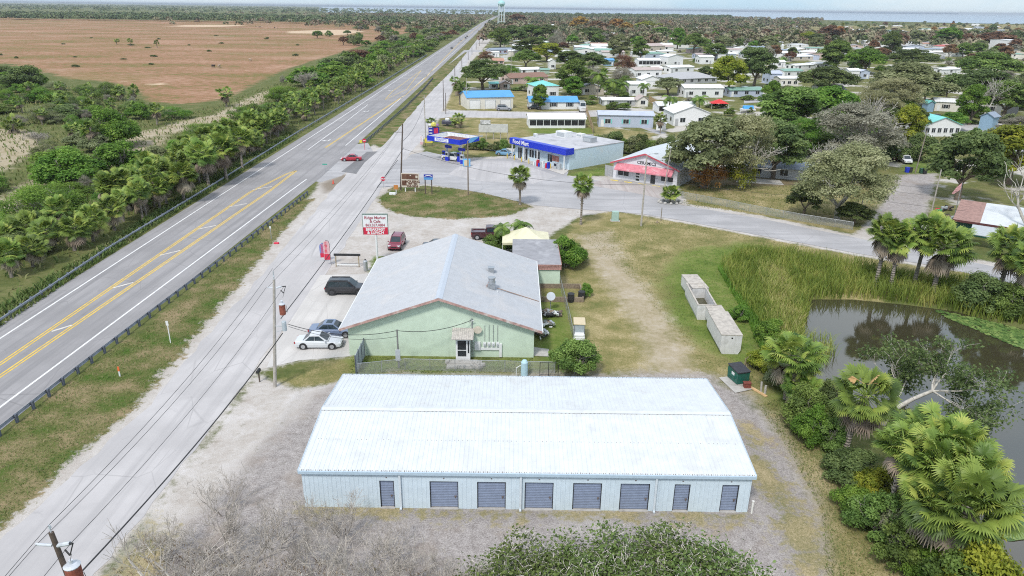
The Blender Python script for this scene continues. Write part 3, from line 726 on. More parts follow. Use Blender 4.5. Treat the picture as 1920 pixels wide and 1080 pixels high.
# ================================================================== STORAGE BUILDING
whiteroof = mat('white_roof_metal', (0.63,0.655,0.67), 0.45, 0.04, 1.2, stain=(0.50,0.49,0.47), samt=0.45, sscale=0.5, streak=0.16, sdir=(3.0, 0.12, 3.0))
palewall = mat('pale_blue_metal', (0.60,0.70,0.775), 0.5, 0.04, 2, streak=0.14)
trimblue = mat('trim_blue', (0.44,0.55,0.64), 0.5, 0.06, 3)
doorblue = mat('roll_door_blue', (0.24,0.29,0.405), 0.45, 0.08, 3, ribs=('Z', 0.135, 0.010), streak=0.2)
darkgap = mat('dark_gap', (0.02,0.02,0.022), 0.9, 0.2)
concrete = mat('concrete', (0.46,0.44,0.41), 0.9, 0.12, 2.5, stain=(0.22,0.2,0.17), samt=0.6, sscale=0.8)
rustdark = mat('screw_dark', (0.16,0.13,0.12), 0.9, 0.2)
st = thing('storage_building', 'long low storage shed with white metal roof and blue roll-up doors', 'storage shed', (0, 0, 0))
sx0, sx1, sy0, sy1, eh, rh, rx0, rx1 = -13.97, 16.28, 40.2, 53.4, 2.98, 3.78, -14.12, 16.46
XS = lambda px: G(px, 953)[0]
doors = [(714,741,.98),(807,860,1),(895,948,1),(983,1036,1),(1072,1125,1),(1159,1213,1),(1258,1287,.98),(1345,1376,.98)]
dh = 2.22; mb = MB(); xprev = sx0
for a, b, k in doors:
    xa, xb = XS(a), XS(b); mb.bx(xprev, xa, sy0, sy0+0.2, 0, eh); mb.bx(xa, xb, sy0, sy0+0.2, dh, eh); xprev = xb
mb.bx(xprev, sx1, sy0, sy0+0.2, 0, eh)
ym = (sy0+sy1)/2
for xa, xb in ((sx0, sx0+.2), (sx1-.2, sx1)): mb.extrude([(sy0+.2, 0), (sy1-.2, 0), (sy1-.2, eh), (ym, rh-.08), (sy0+.2, eh)], 'x', xa, xb)
mb.bx(sx0, sx1, sy1-.2, sy1, 0, eh)
for k in range(100):
    x = sx0+.15+k*.303
    if x < sx1-.05 and not any(XS(a)-.12 < x < XS(b)+.12 for a, b, _k in doors): mb.add([(x-.03,sy0-.001,.02),(x+.03,sy0-.001,.02),(x,sy0-.022,.02),(x-.03,sy0-.001,eh-.15),(x+.03,sy0-.001,eh-.15),(x,sy0-.022,eh-.15)],[(0,2,5,3),(2,1,4,5)])
mb.build('wall', palewall, st)
mb = MB(); ra, rb = sy0-0.14, sy1+0.14
mb.extrude([(ra, eh+.02), (ym, rh), (rb, eh+.02), (rb, eh+.08), (ym, rh+.06), (ra, eh+.08)], 'x', rx0, rx1)
sl = (rh-eh-.02)/(ym-ra)
n = 98
for i in range(n+1):
    x = rx0+0.06+(rx1-rx0-0.12)*i/n
    for q, (y0, z0, y1, z1) in enumerate(((ra, eh+.08, ym-.30, rh+.06-.30*sl), (ym+.30, rh+.06-.30*sl, rb, eh+.08))):
        mb.add([(x-.035,y0,z0-.002),(x+.035,y0,z0-.002),(x+.015,y0,z0+.022),(x-.015,y0,z0+.022),(x-.035,y1,z1-.002),(x+.035,y1,z1-.002),(x+.015,y1,z1+.022),(x-.015,y1,z1+.022)],[(0,1,2,3),(7,6,5,4),(1,5,6,2),(2,6,7,3),(3,7,4,0)])
mb.extrude([(ym-.32, rh+.06-.32*sl+.04), (ym, rh+.105), (ym+.32, rh+.06-.32*sl+.04), (ym+.32, rh+.06-.32*sl+.055), (ym, rh+.12), (ym-.32, rh+.06-.32*sl+.055)], 'x', rx0+.01, rx1-.01)
mb.mat(1)
for i in range(n):
    x = rx0+0.06+(rx1-rx0-.12)*(i+.5)/n+rnd.uniform(-.05, .05)
    for y in (ra+.05, rb-.05):
        mb.box((x, y, eh+.10), (.03, .12*rnd.uniform(.5, 1.3), .03)); mb.box((x+.12, y, eh+.10), (.025, .09*rnd.uniform(.3, 1.2), .03))
    for y in (ra+3.2, ym-.34, ym+.34):
        if rnd.random() < 0.75: z = eh+.08+(y-ra)*sl if y < ym else rh+.06-(y-ym)*sl; mb.box((x, y, z+.02), (.02, .07, .02))
roof = mb.build('roof', [whiteroof, rustdark], st)
MB().bx(rx0, rx1, ra-.10, ra-.005, eh-.14, eh+.075).build('gutter', trimblue, st); MB().bx(rx0, rx1, rb+.005, rb+.1, eh-.14, eh+.075).build('gutter', trimblue, st)
for s_, xe in ((-1, rx0), (1, rx1)):
    mb = MB()
    x0, x1 = (xe-.05, xe-.002) if s_ < 0 else (xe+.002, xe+.05)
    mb.extrude([(ra, eh-.12), (ym, rh-.12), (rb, eh-.12), (rb, eh+.10), (ym, rh+.10), (ra, eh+.10)], 'x', x0, x1)
    mb.build('rake_trim', trimblue, st)
for px in (751, 974, 1222):
    x = XS(px)+.05; m_ = MB(); m_.bx(x-.07, x+.07, sy0-.16, sy0-.02, .1, eh-.15); m_.box((x, sy0-.18, .09), (.14, .25, .1)); m_.build('downspout', mat('spout_white', (0.62,0.68,0.73), .5, .05), st)
for i, (a, b, k) in enumerate(doors):
    xa, xb = XS(a), XS(b)
    d = MB().bx(xa+.01, xb-.01, sy0+.09, sy0+.13, .10, dh-.01).build('roll_up_door', doorblue, st)
    MB().bx(xa, xb, sy0+.135, sy0+.17, 0, dh).bx(xa, xa+.05, sy0+.02, sy0+.089, .06, dh).bx(xb-.05, xb, sy0+.02, sy0+.089, .06, dh).bx(xa+.05, xb-.05, sy0+.02, sy0+.089, dh-.05, dh).build('door_frame', darkgap, d)
    MB().bx(xa, xb, sy0-.12, sy0+.19, 0.0, .06).build('sill', concrete, d)
    MB().bx(xb-.28, xb-.13, sy0+.04, sy0+.085, .95, 1.03).bx(xb-.24, xb-.19, sy0+.03, sy0+.085, .84, .95).build('latch', rustdark, d)
    MB().bx((xa+xb)/2-.05, (xa+xb)/2+.05, sy0-.012, sy0-.002, dh+.22, dh+.30).build('number_plate', rustdark, st)
t = thing('white_pipe', 'short white standpipe beside the right end of the storage shed', 'pipe', G(1409,962)); MB().tube((0,0,0),(0,0,.95),.07,n=10).build('pipe', mat('pvc_white',(0.75,0.74,0.70),.5,.06), t); MB().tube((0,0,.95),(0,0,1.0),.085,n=10).build('cap', mat('pvc_white',(0.75,0.74,0.70)), t)

# ================================================================== CAFE
mint = mat('mint_stucco', (0.56,0.67,0.54), 0.9, 0.05, 1.5, stain=(0.40,0.47,0.38), samt=0.4, sscale=0.35, bump=0.15, streak=0.08)
caferoofL = mat('cafe_roof_metal', (0.425,0.44,0.465), 0.42, 0.05, 1.5, stain=(0.51,0.49,0.48), samt=0.5, sscale=0.3)
redtrim = mat('faded_red_trim', (0.42,0.26,0.23), 0.8, 0.25, 2, stain=(0.6,0.56,0.52), samt=0.8, sscale=1.5)
whitep = mat('white_painted', (0.74,0.75,0.75), 0.5, 0.05, 3)
glassd = mat('dark_glass', (0.025,0.03,0.035), 0.08, 0.3, 1)
greyp = mat('grey_painted', (0.42,0.45,0.47), 0.5, 0.08, 3)
galv = mat('galvanised', (0.45,0.47,0.49), 0.4, 0.1, 4, metal=0.6)
cafe = thing('cafe_building', 'mint green stucco cafe with a wide pale metal gable roof', 'building', (0,0,0))
cx0, cx1, cy0, cy1, ce, cr, cm = -15.85, 2.2, 63.1, 82.4, 3.1, 6.4, -6.9
ox0, ox1, oy0, oy1 = -16.5, 2.95, 62.5, 83.0
def zroof(x): return ce+(cr-ce)*((x-ox0)/(cm-ox0) if x < cm else (ox1-x)/(ox1-cm))
mb = MB()
for y0, y1 in ((cy0, cy0+.2), (cy1-.2, cy1)): mb.extrude([(cx0, 0), (cx1, 0), (cx1, zroof(cx1)-.12), (cm, cr-.12), (cx0, zroof(cx0)-.12)], 'y', y0, y1)
mb.bx(cx0, cx0+.2, cy0+.2, cy1-.2, 0, zroof(cx0)-.15); mb.bx(cx1-.2, cx1, cy0+.2, cy1-.2, 0, zroof(cx1+0.0)-.15)
wall = mb.build('wall', mint, cafe)
mb = MB()
mb.extrude([(ox0, ce-.04), (cm, cr-.04), (ox1, ce-.04), (ox1, ce+.03), (cm, cr+.03), (ox0, ce+.03)], 'y', oy0, oy1)
for k in range(79):
    y = oy0+.13+(oy1-oy0-.26)*k/78
    for xa_, xb_ in ((ox0+.01, cm-.36), (cm+.36, ox1-.01)):
        za_, zb_ = zroof(xa_)+.029, zroof(xb_)+.029
        mb.add([(xa_,y-.05,za_),(xa_,y+.05,za_),(xa_,y+.02,za_+.035),(xa_,y-.02,za_+.035),(xb_,y-.05,zb_),(xb_,y+.05,zb_),(xb_,y+.02,zb_+.035),(xb_,y-.02,zb_+.035)],[(0,1,2,3),(7,6,5,4),(1,5,6,2),(2,6,7,3),(3,7,4,0)])
croof = mb.build('roof', caferoofL, cafe)
dxl = .35; MB().extrude([(cm-dxl, zroof(cm-dxl)+.04), (cm, cr+.045), (cm+dxl, zroof(cm+dxl)+.04), (cm+dxl, zroof(cm+dxl)+.06), (cm, cr+.075), (cm-dxl, zroof(cm-dxl)+.06)], 'y', oy0-.02, oy1+.02).build('ridge_cap', mat('ridge_metal',(0.47,0.51,0.57),.4,.05), croof)
for y0, y1 in ((oy0-.06, oy0-.003), (oy1+.003, oy1+.06)): MB().extrude([(ox0, ce-.22), (cm, cr-.22), (ox1, ce-.22), (ox1, ce+.02), (cm, cr+.02), (ox0, ce+.02)], 'y', y0, y1).build('fascia', redtrim, croof)
MB().bx(ox1+.003, ox1+.1, oy0, oy1, ce-.14, ce+.0).build('gutter', whitep, croof); MB().bx(ox0-.1, ox0-.003, oy0, oy1, ce-.14, ce+.0).build('gutter', whitep, croof)
# roof plant
def rz(px, py):
    lo, hi = 3.0, 6.4
    for _ in range(40):
        z = (lo+hi)/2; x, y = G(px, py, z)
        if zroof(x) > z: lo = z
        else: hi = z
    return (*G(px, py, z), z)
q = rz(921, 510); MB().box((q[0], q[1], q[2]+.22), (.6, .65, .62)).box((q[0], q[1], q[2]+.56), (.72, .76, .06)).build('roof_vent', galv, cafe)
q = rz(922, 541)
v_ = MB().box((q[0], q[1], q[2]+.25), (.7, .7, .7)).box((q[0], q[1], q[2]+.63), (.85, .85, .06)).rev([(.34,.66),(.34,1.15),(.42,1.18),(.42,1.26),(.25,1.3)], q, 14).build('exhaust_fan', galv, cafe)
MB().tube((q[0]-.6,q[1]-.2,q[2]+.1),(q[0]-.3,q[1],q[2]+.75),.04).tube((q[0]-.6,q[1]+.2,q[2]+.1),(q[0]-.3,q[1],q[2]+.75),.04).build('brace', redtrim, v_)
a, b = rz(924, 541), rz(1010, 566); MB().tube((a[0]+.4,a[1],a[2]+.08),(b[0],b[1],b[2]+.06),.045).build('conduit', mat('rust_pipe',(0.30,0.20,0.15)), cafe)
for px, py in ((964,538),(933,549),(990,488)): q = rz(px, py); MB().tube((q[0],q[1],q[2]-.05),(q[0],q[1],q[2]+.22),.05,n=8).build('vent_pipe', whitep, cafe)
# front wall fittings (front plane y = cy0)
def fx(px, py):  # position on the front wall
    d = ray(px, py); t_ = cy0/d[1]; return (d[0]*t_, H+d[2]*t_)
def frect(x0, y0, x1, y1):
    a = fx(x0, y0); b = fx(x1, y1); return min(a[0], b[0]), max(a[0], b[0]), min(a[1], b[1]), max(a[1], b[1])
dp = 1.0
xa, xb, za, zb = frect(856, 644, 878, 679)
porch = MB().bx(xa, xb+.25, cy0-dp, cy0-.003, .1, 2.35).build('entry_booth', whitep, cafe)
MB().bx(xa+.18, xb-.12, cy0-dp-.02, cy0-dp-.003, 1.25, 2.2).bx(xa+.18, xb-.12, cy0-dp-.02, cy0-dp-.003, .55, 1.15).bx(xb+.03, xb+.17, cy0-dp-.02, cy0-dp-.003, .9, 2.2).build('door_glass', glassd, porch)
MB().extrude([(cy0-dp-.55, 2.55), (cy0-.004, 3.05), (cy0-.004, 3.12), (cy0-dp-.55, 2.62)], 'x', xa-.35, xb+.6).build('awning', mat('corrugated_old',(0.50,0.46,0.42),.7,.2,6,ribs=('X',.2,.03),streak=.4), porch)
mb = MB(); mb.bx(xa-.8, xb+1.4, cy0-dp-1.6, cy0-dp-.1, 0, .16).bx(xa-.6, xb+1.0, cy0-dp-.9, cy0-dp-.2, .16, .3)
for k in range(14): mb.box((rnd.uniform(xa-.9, xb+1.6), cy0-dp-rnd.uniform(.4, 1.7), .2+rnd.random()*.2), (.3*rnd.uniform(.5,1.4), .25, .22), rnd.random()*3)
mb.build('rubble_step', concrete, cafe)
x, z = fx(885, 600); MB().tube((x,cy0-.08,.3),(x,cy0-.08,z+.2),.05,n=8).tube((x,cy0-.08,z+.2),(x-.1,cy0-.35,z+.15),.06).tube((x-.25,cy0-.3,z-.1),(x+.2,cy0-.3,z+.1),.035).build('service_mast', galv, cafe)
xa, xb, za, zb = frect(890, 640, 901, 655); MB().bx(xa,xb,cy0-.22,cy0-.003,za,zb).build('meter_cabinet', whitep, cafe)
MB().bx(xa, fx(936,655)[0], cy0-.12, cy0-.003, za-.02, za+.22).bx(fx(936,655)[0], fx(941,655)[0], cy0-.2, cy0-.003, .1, 1.5).build('meter_trough', whitep, cafe)
for px in (909, 917, 925, 933):
    x, z = fx(px, 645); mt = MB().bx(x-.15,x+.15,cy0-.16,cy0-.003,z-.2,z+.22).build('electric_meter', whitep, cafe)
    MB().tube((x,cy0-.25,z),(x,cy0-.161,z),.09,n=12).build('dial', greyp, mt); MB().tube((x,cy0-.05,z+.23),(x,cy0-.05,z+2.0+.05*(px%3)),.022).build('riser', galv, mt)
x, z = fx(896, 616); MB().rev([(.05,0),(.32,.08),(.40,.13)], (0,0,0), 16).build('satellite_dish', mat('tan_dish',(0.58,0.52,0.42)), cafe).matrix_world = Matrix.Translation((x, cy0-.2, z)) @ Matrix.Rotation(PI/2, 4, 'X')
xa, xb, za, zb = frect(822, 625, 842, 665); MB().bx(xa,xb,cy0-.02,cy0-.003,0,za+1.9).build('sealed_opening', mint, cafe)
# rear annex with flat grey roof
ax0, ay0 = G(1006, 540); ax1 = G(1049, 541)[0]; ay1 = ay0+10; ah = HZ(1049, 541, 501)
anx = MB().bx(cx1+.003, ax1, ay0, ay1, 0, ah-.1).build('annex', mint, cafe)
MB().bx(cx1-2.2, ax1+.12, ay0-.1, ay1+.1, ah-.095, ah+.30).build('annex_roof', mat('grey_membrane',(0.29,0.29,0.31),.9,.12,1.2,stain=(.5,.5,.52),samt=.5,sscale=.4), anx)
MB().bx(cx1+.75, ax1+.16, ay0-.16, ay0-.104, ah-.35, ah+.32).bx(ax1+.124, ax1+.18, ay0-.16, ay1+.1, ah-.35, ah+.32).build('shingle_band', mat('red_shingle',(0.40,0.22,0.19),.9,.25,6,ribs=('Z',.16,.03)), anx)
MB().bx(-5.0, -2.0, cy1+.003, cy1+.05, 0.1, 2.2).build('rear_door', glassd, cafe)
for y in (66, 70, 74, 78): f = MB().bx(cx0-.05, cx0-.003, y, y+1.6, 1.0, 2.2).build('window', glassd, cafe); MB().bx(cx0-.07,cx0-.055,y-.08,y+1.68,.92,1.0).build('sill', whitep, f)
for y in (67, 73): f = MB().bx(cx1+.003, cx1+.05, y, y+1.4, 1.0, 2.1).build('window', glassd, cafe); MB().bx(cx1+.055,cx1+.08,y-.08,y+1.48,.92,1.0).build('sill', whitep, f)
# tent behind
tx, ty = G(986, 500); tz = 3.0
tent = thing('canopy_tent', 'cream peaked canopy tent standing behind the cafe annex', 'tent', (tx, ty+5))
cream = mat('cream_canvas', (0.68,0.64,0.46), .85, .06, 1.5, stain=(.5,.5,.3), samt=.4)
mb = MB()
for k in range(4):
    c4 = [(-3.2,-2.6),(3.2,-2.6),(3.2,2.6),(-3.2,2.6)]; a, b = c4[k], c4[(k+1) % 4]
    mb.poly([(a[0],a[1],2.5),(b[0],b[1],2.5),(b[0]*.45,b[1]*.45,3.15),(a[0]*.45,a[1]*.45,3.15)]); mb.poly([(a[0]*.45,a[1]*.45,3.15),(b[0]*.45,b[1]*.45,3.15),(0,0,4.0)])
    mb.bx(min(a[0],b[0])-.01, max(a[0],b[0])+.01, min(a[1],b[1])-.01, max(a[1],b[1])+.01, 2.2, 2.49)
mb.build('canopy', cream, tent)
for a in ((-3.15,-2.55),(3.15,-2.55),(3.15,2.55),(-3.15,2.55)): MB().tube((*a,0),(*a,2.45),.04).build('leg', whitep, tent)

# ================================================================== CARS
tyre = mat('tyre', (0.022,0.022,0.024), .85, .2); rimm = mat('wheel_rim', (0.50,0.51,0.53), .35, .1, 5, metal=.7); rimd = mat('wheel_rim_dark', (0.05,0.05,0.055), .4, .1)
carglass = mat('car_glass', (0.03,0.045,0.055), .05, .2, 1); headl = mat('headlamp', (0.70,0.72,0.75), .15, .1); taill = mat('taillamp', (0.35,0.02,0.025), .2, .1); blackp = mat('black_plastic', (0.025,0.025,0.027), .6, .2)
def paint(n, rgb): return mat('paint_'+n, rgb, .28, .03, 2, coat=.7)
def car(name, label, px, py, heading, col, kind='sedan', L=4.6, W=1.8, Ht=1.46, dark_rims=False, cat='car', group=None, loc=None):
    """front towards local +x"""
    t = thing(name, label, cat, loc or G(px, py), heading, group)
    suv = kind in ('suv', 'pickup', 'van')
    gz = 0.22 if not suv else 0.32; belt = Ht*0.60 if not suv else Ht*0.58; hood = belt-0.06 if not suv else belt
    hw = W/2; xf, xr = L/2, -L/2
    # lower body: stations along x  (x, half width, z bottom, z mid, z top)
    S = [(xr, hw*.80, gz+.12, belt*.62, belt-.10), (xr+.12, hw*.93, gz+.04, belt*.62, belt-.02), (xr+.7, hw, gz, belt*.60, belt+.01), (0, hw, gz, belt*.60, belt), (xf-1.5, hw, gz, belt*.60, hood), (xf-.55, hw*.97, gz, belt*.58, hood-.07), (xf-.15, hw*.86, gz+.03, belt*.52, hood-.18), (xf, hw*.66, gz+.1, belt*.48, hood-.27)]
    vs = []
    for x, w_, z0, zm, z1 in S: vs += [(x,-w_*.93,z0),(x,-w_,zm),(x,-w_*.97,z1-.08),(x,-w_*.86,z1),(x,w_*.86,z1),(x,w_*.97,z1-.08),(x,w_,zm),(x,w_*.93,z0)]
    fs = [(i*8+k, i*8+(k+1) % 8, (i+1)*8+(k+1) % 8, (i+1)*8+k) for i in range(len(S)-1) for k in range(8)]+[tuple(range(7,-1,-1)), tuple(range(len(S)*8-8, len(S)*8))]
    mb = MB().add(vs, fs)
    # cabin: base line and roof line
    if kind == 'sedan': bb = (xr+.75, xf-1.25); rr = (xr+1.55, xf-2.15)
    elif kind == 'pickup': bb = (xr+2.05, xf-1.35); rr = (xr+2.25, xf-2.15)
    elif kind == 'van': bb = (xr+.05, xf-.6); rr = (xr+.15, xf-1.3)
    else: bb = (xr+.08, xf-1.15); rr = (xr+.45, xf-2.0)
    w0, w1 = hw*.90, hw*.70 if not suv else hw*.76; zb, zt = belt-.03, Ht
    c8 = [(bb[0],-w0,zb),(bb[1],-w0*.96,zb),(bb[1],w0*.96,zb),(bb[0],w0,zb),(rr[0],-w1,zt-.04),(rr[1],-w1,zt-.03),(rr[1],w1,zt-.03),(rr[0],w1,zt-.04)]
    mid = [((rr[0]+rr[1])/2,-w1,zt),((rr[0]+rr[1])/2,w1,zt)]
    mb.add(c8+mid, [(0,1,5,8,4),(2,3,7,9,6),(1,2,6,5),(3,0,4,7),(4,8,9,7),(8,5,6,9)])
    if kind == 'pickup':
        mb.bx(xr+.03, bb[0]-.02, -hw*.95, -hw*.83, belt, belt+.12); mb.bx(xr+.03, bb[0]-.02, hw*.83, hw*.95, belt, belt+.12); mb.bx(xr-.01, xr+.10, -hw*.83, hw*.83, belt-.3, belt+.12)
    body = mb.build('body', col, t, smooth=False)
    def pane(nm, idx, lo, hi, e0=.06, e1=.06):
        A, B, C_, D = [Vector(c8[i]) for i in idx]   # bottom a,b, top b,a
        L_ = lambda p, q, s: p.lerp(q, s)
        a0, b0 = L_(A, D, lo), L_(B, C_, lo); a1, b1 = L_(A, D, hi), L_(B, C_, hi)
        nrm = (B-A).cross(D-A).normalized()*.012
        pts = [L_(a0,b0,e0), L_(a0,b0,1-e1), L_(a1,b1,1-e1), L_(a1,b1,e0)]
        return MB().add([q+nrm for q in pts]+[q-nrm for q in pts], [(0,1,2,3),(7,6,5,4),(0,4,5,1),(1,5,6,2),(2,6,7,3),(3,7,4,0)]).build(nm, carglass, t)
    pane('windshield', (1,2,6,5), .10, .93); pane('rear_window', (3,0,4,7), .14, .90)
    for idx in ((0,1,5,4), (2,3,7,6)):
        fr = idx[0] == 2
        if kind == 'pickup': pane('side_window', idx, .12, .86, .10, .10)
        else: pane('side_window', idx, .14, .86, .10 if not fr else .52, .52 if not fr else .10); pane('side_window', idx, .14, .86, .50 if not fr else .10, .10 if not fr else .50)
    wr = .33 if not suv else .39
    for x in (xf-.88, xr+.88):
        for s in (-1, 1):
            MB().tube((x, s*(hw-.28), wr), (x, s*(hw+.004), wr), wr+.075, n=18).build('wheel_arch', blackp, body)
            wl = MB().tube((x, s*(hw-.22), wr), (x, s*(hw+.025), wr), wr, n=18).build('wheel', tyre, t)
            mb = MB(); yy = s*(hw+.028)
            for k in range(5): a = k*2*PI/5; mb.box((x+math.cos(a)*wr*.32, yy, wr+math.sin(a)*wr*.32), (.09, .012, .09))
            mb.tube((x, s*(hw+.0255), wr), (x, s*(hw+.027), wr), wr*.64, n=16); mb.build('rim', rimd if dark_rims else rimm, wl)
    for s in (-1, 1):
        MB().box((xf-.22, s*hw*.68, hood-.22), (.34, .34, .13), -s*.42).build('headlight', headl, t)
        MB().box((xr+.09, s*hw*.74, belt-.17), (.14, .34, .17), s*.25).build('taillight', taill, t)
        MB().box((bb[1]-.25, s*(hw+.07), zb+.10), (.12, .2, .13)).build('mirror', col, t)
    MB().box((xf-.05, 0, hood-.34), (.14, W*.42, .15)).build('grille', blackp, t)
    MB().box((xr-.002, 0, belt*.66), (.03, .34, .14)).build('number_plate', whitep, t)
    if kind == 'suv': 
        for s in (-1, 1): MB().bx(rr[0]+.2, rr[1]-.1, s*w1*.9-.025, s*w1*.9+.025, zt+.0, zt+.06).build('roof_rail', blackp, t)
    return t
def cpos(pa, pb):  # centre between two ground points
    a, b = G(*pa), G(*pb); return ((a[0]+b[0])/2, (a[1]+b[1])/2)
car('parked_car', 'silver sedan parked nearest in front of the cafe, side on', 0, 0, 0.03, paint('silver',(0.62,0.64,0.66)), loc=(-19.3, 65.1))
c_ = car('parked_car', 'blue grey sedan with a sunroof parked behind the silver sedan', 0, 0, 0.0, paint('bluegrey',(0.17,0.22,0.33)), loc=(-18.6, 67.9), L=4.75)
MB().bx(-.55, .05, -.4, .4, 1.452, 1.468).build('sunroof', carglass, c_)
car('parked_suv', 'black suv parked beside the left wall of the cafe', 0, 0, 0.02, paint('black',(0.016,0.016,0.02)), 'suv', 4.9, 1.95, 1.78, True, loc=(-19.7, 79.5))
x, y = G(741, 470); car('parked_suv', 'dark red suv facing the camera beside the cafe sign pole', 0, 0, -PI/2-.05, paint('maroon',(0.22,0.025,0.05)), 'suv', 4.6, 1.9, 1.72, loc=(x, y+1.8))
x, y = G(908, 452); car('pickup_truck', 'maroon pickup truck with dark cab parked behind the cafe roof', 0, 0, .05, paint('darkmaroon',(0.06,0.014,0.02)), 'pickup', 5.6, 2.0, 1.9, cat='truck', loc=(x+.8, y+1.5))
x, y = G(806, 470); car('parked_car', 'dark car almost hidden behind the cafe ridge', 0, 0, 0, paint('charcoal',(0.05,0.05,0.055)), loc=(x+1.2, y+.5))
x, y = G(659, 301); car('moving_car', 'bright red sedan turning at the highway junction', 0, 0, PI+.12, paint('red',(0.42,0.015,0.035)), loc=(x, y))
# golf cart
t = thing('golf_cart', 'white golf cart with tan roof beside the chain link fence', 'golf cart', G(1085, 634), -PI/2-.05)
MB().cbox(-1.1,1.2,-.58,.58,.35,.72,.1).cbox(.55,1.2,-.55,.55,.72,1.0,.12).cbox(-1.15,-.35,-.58,.58,.72,.95,.06).build('body', whitep, t)
MB().cbox(-.35,.2,-.52,.52,.73,.9,.04).cbox(-.42,-.3,-.52,.52,.9,1.3,.03).build('seat', greyp, t)
MB().cbox(-1.0,.75,-.62,.62,1.85,1.95,.05).build('roof', mat('tan_plastic',(0.60,0.50,0.33),.5,.05), t)
for x in (-.85,.65):
    for s in (-1,1): MB().tube((x+(.25 if x>0 else 0),s*.52,.75),(x,s*.56,1.86),.025).build('post', blackp, t)
for x in (-.75,.8):
    for s in (-1,1): MB().tube((x,s*.4,.24),(x,s*.62,.24),.24,n=14).build('wheel', tyre, t)
MB().add([(.72,-.5,1.05),(.72,.5,1.05),(.66,.5,1.8),(.66,-.5,1.8)],[(0,1,2,3)]).build('windshield', mat('clear_screen',(.35,.4,.42),.1,.1), t)
# ================================================================== CONCRETE VAULTS
vconc = mat('vault_concrete', (0.62,0.615,0.605), .9, .08, 2, stain=(0.33,0.32,0.30), samt=.5, sscale=1.2, streak=.35, bump=.2)
vtop = mat('vault_top', (0.47,0.43,0.38), .95, .15, 2.5, stain=(0.22,0.2,0.18), samt=.6, sscale=1.5)
def vault(label, a, b, wd, ht, open_top=False, extra=None):
    (x0, y0), (x1, y1) = a, b; L = math.hypot(x1-x0, y1-y0); rz = math.atan2(y1-y0, x1-x0)-PI/2
    t = thing('concrete_vault', label, 'concrete tank', (x0, y0), rz)
    h = wd/2; mb = MB()
    if open_top:
        th = .14
        mb.extrude([(-h+.12,0),(h-.12,0),(h,.4),(h,ht),(h-th,ht),(h-th,.35),(-h+th,.35),(-h+th,ht),(-h,ht),(-h,.4)], 'y', 0, L)
        mb.bx(-h+th, h-th, .003, th, .3, ht).bx(-h+th, h-th, L-th, L-.003, .3, ht)
        mb.build('tank', vconc, t); MB().bx(-h+th+.003, h-th-.003, th+.003, L-th-.003, .36, .5).build('standing_water', mat('stagnant', (0.07,0.065,0.03), .1, .2), t)
        MB().bx(-h-.02,-h+th+.02,-.02,L+.02,ht+.002,ht+.07).bx(h-th-.02,h+.02,-.02,L+.02,ht+.002,ht+.07).bx(-h+th+.02,h-th-.02,-.02,th,ht+.002,ht+.07).bx(-h+th+.02,h-th-.02,L-th,L+.02,ht+.002,ht+.07).build('rim', vtop, t)
    else:
        mb.extrude([(-h+.22,0),(h-.22,0),(h,.45),(h,ht),(-h,ht),(-h,.45)], 'y', 0, L); mb.build('tank', vconc, t)
        MB().bx(-h-.03, h+.03, -.03, L+.03, ht+.003, ht+.09).build('lid', vtop, t)
        if extra == 'hole': MB().disc((.05,-.012,ht-.3), .09, (0,-1,0)).build('outlet_hole', darkgap, t)
        if extra == 'hatch':
            for yy in (.6, L-.7): MB().rev([(.3,0),(.3,.05),(.22,.09)], (.1,yy,ht+.09), 14).build('hatch', vtop, t)
    return t
vault('white concrete vault with a flat lid and a small round hole nearest the palms', G(1368,664), G(1342,618), 2.05, 2.05, extra='hole')
vault('weathered concrete vault with a cracked lid between the open tank and the nearest vault', G(1347,619), G(1334,598), 1.75, 1.6)
vault('open concrete vault holding dark water', G(1323,600), G(1300,557), 2.1, 1.75, True)
vault('mottled concrete vault with round hatches farthest up the grass', G(1311,566), G(1290,540), 1.9, 1.7, extra='hatch')
# ================================================================== DUMPSTER CORNER
struct_pad = [G(1348,709), G(1372,706), G(1415,730), G(1378,738)]
struct(sheet('dumpster_pad', struct_pad, 0.07, concrete))
gx_, gy_ = G(1388,722); dg = mat('dumpster_green', (0.015,0.115,0.085), .5, .12, 3, stain=(0.05,0.06,0.05), samt=.5, sscale=1.5)
t = thing('dumpster', 'dark green dumpster with black ribbed lid on a concrete pad', 'dumpster', (gx_, gy_+.9), 0.28)
MB().extrude([(-.85,.12),(.75,.12),(.85,1.05),(.75,1.35),(-.85,1.2)], 'x', -.62, .62).bx(-.70,-.623,-.5,.4,.5,.72).bx(.623,.78,-.5,.5,.45,.8).build('bin', dg, t)
MB().add([(-.68,-.92,1.22),(.68,-.92,1.22),(.68,.82,1.38),(-.68,.82,1.38),(-.68,-.92,1.30),(.68,-.92,1.30),(.68,.82,1.46),(-.68,.82,1.46)],[(0,3,2,1),(4,5,6,7),(0,1,5,4),(1,2,6,5),(2,3,7,6),(3,0,4,7)]).build('lid', mat('lid_black',(.035,.035,.042),.55,.2,3,ribs=('Y',.22,.03)), t)
MB().bx(-.632,-.624,-.3,.15,.55,1.0).build('notice', whitep, t)
t = thing('wooden_crate', 'small rusty red box on the dumpster pad', 'box', G(1400,727)); MB().bx(-.3,.3,-.22,.22,0.07,.5).bx(-.34,.34,-.26,.26,.503,.56).build('crate', mat('rust_red',(0.20,0.055,0.04),.9,.3,5), t)
t = thing('wooden_plank', 'pale new plank lying on the grass by the dumpster pad', 'plank', G(1421,735), .5); MB().bx(-.15,.15,-1.0,1.0,.02,.09).bx(-.1,.1,-.8,.9,.093,.14).build('plank', mat('pale_wood',(0.62,0.42,0.22),.8,.15,4), t)
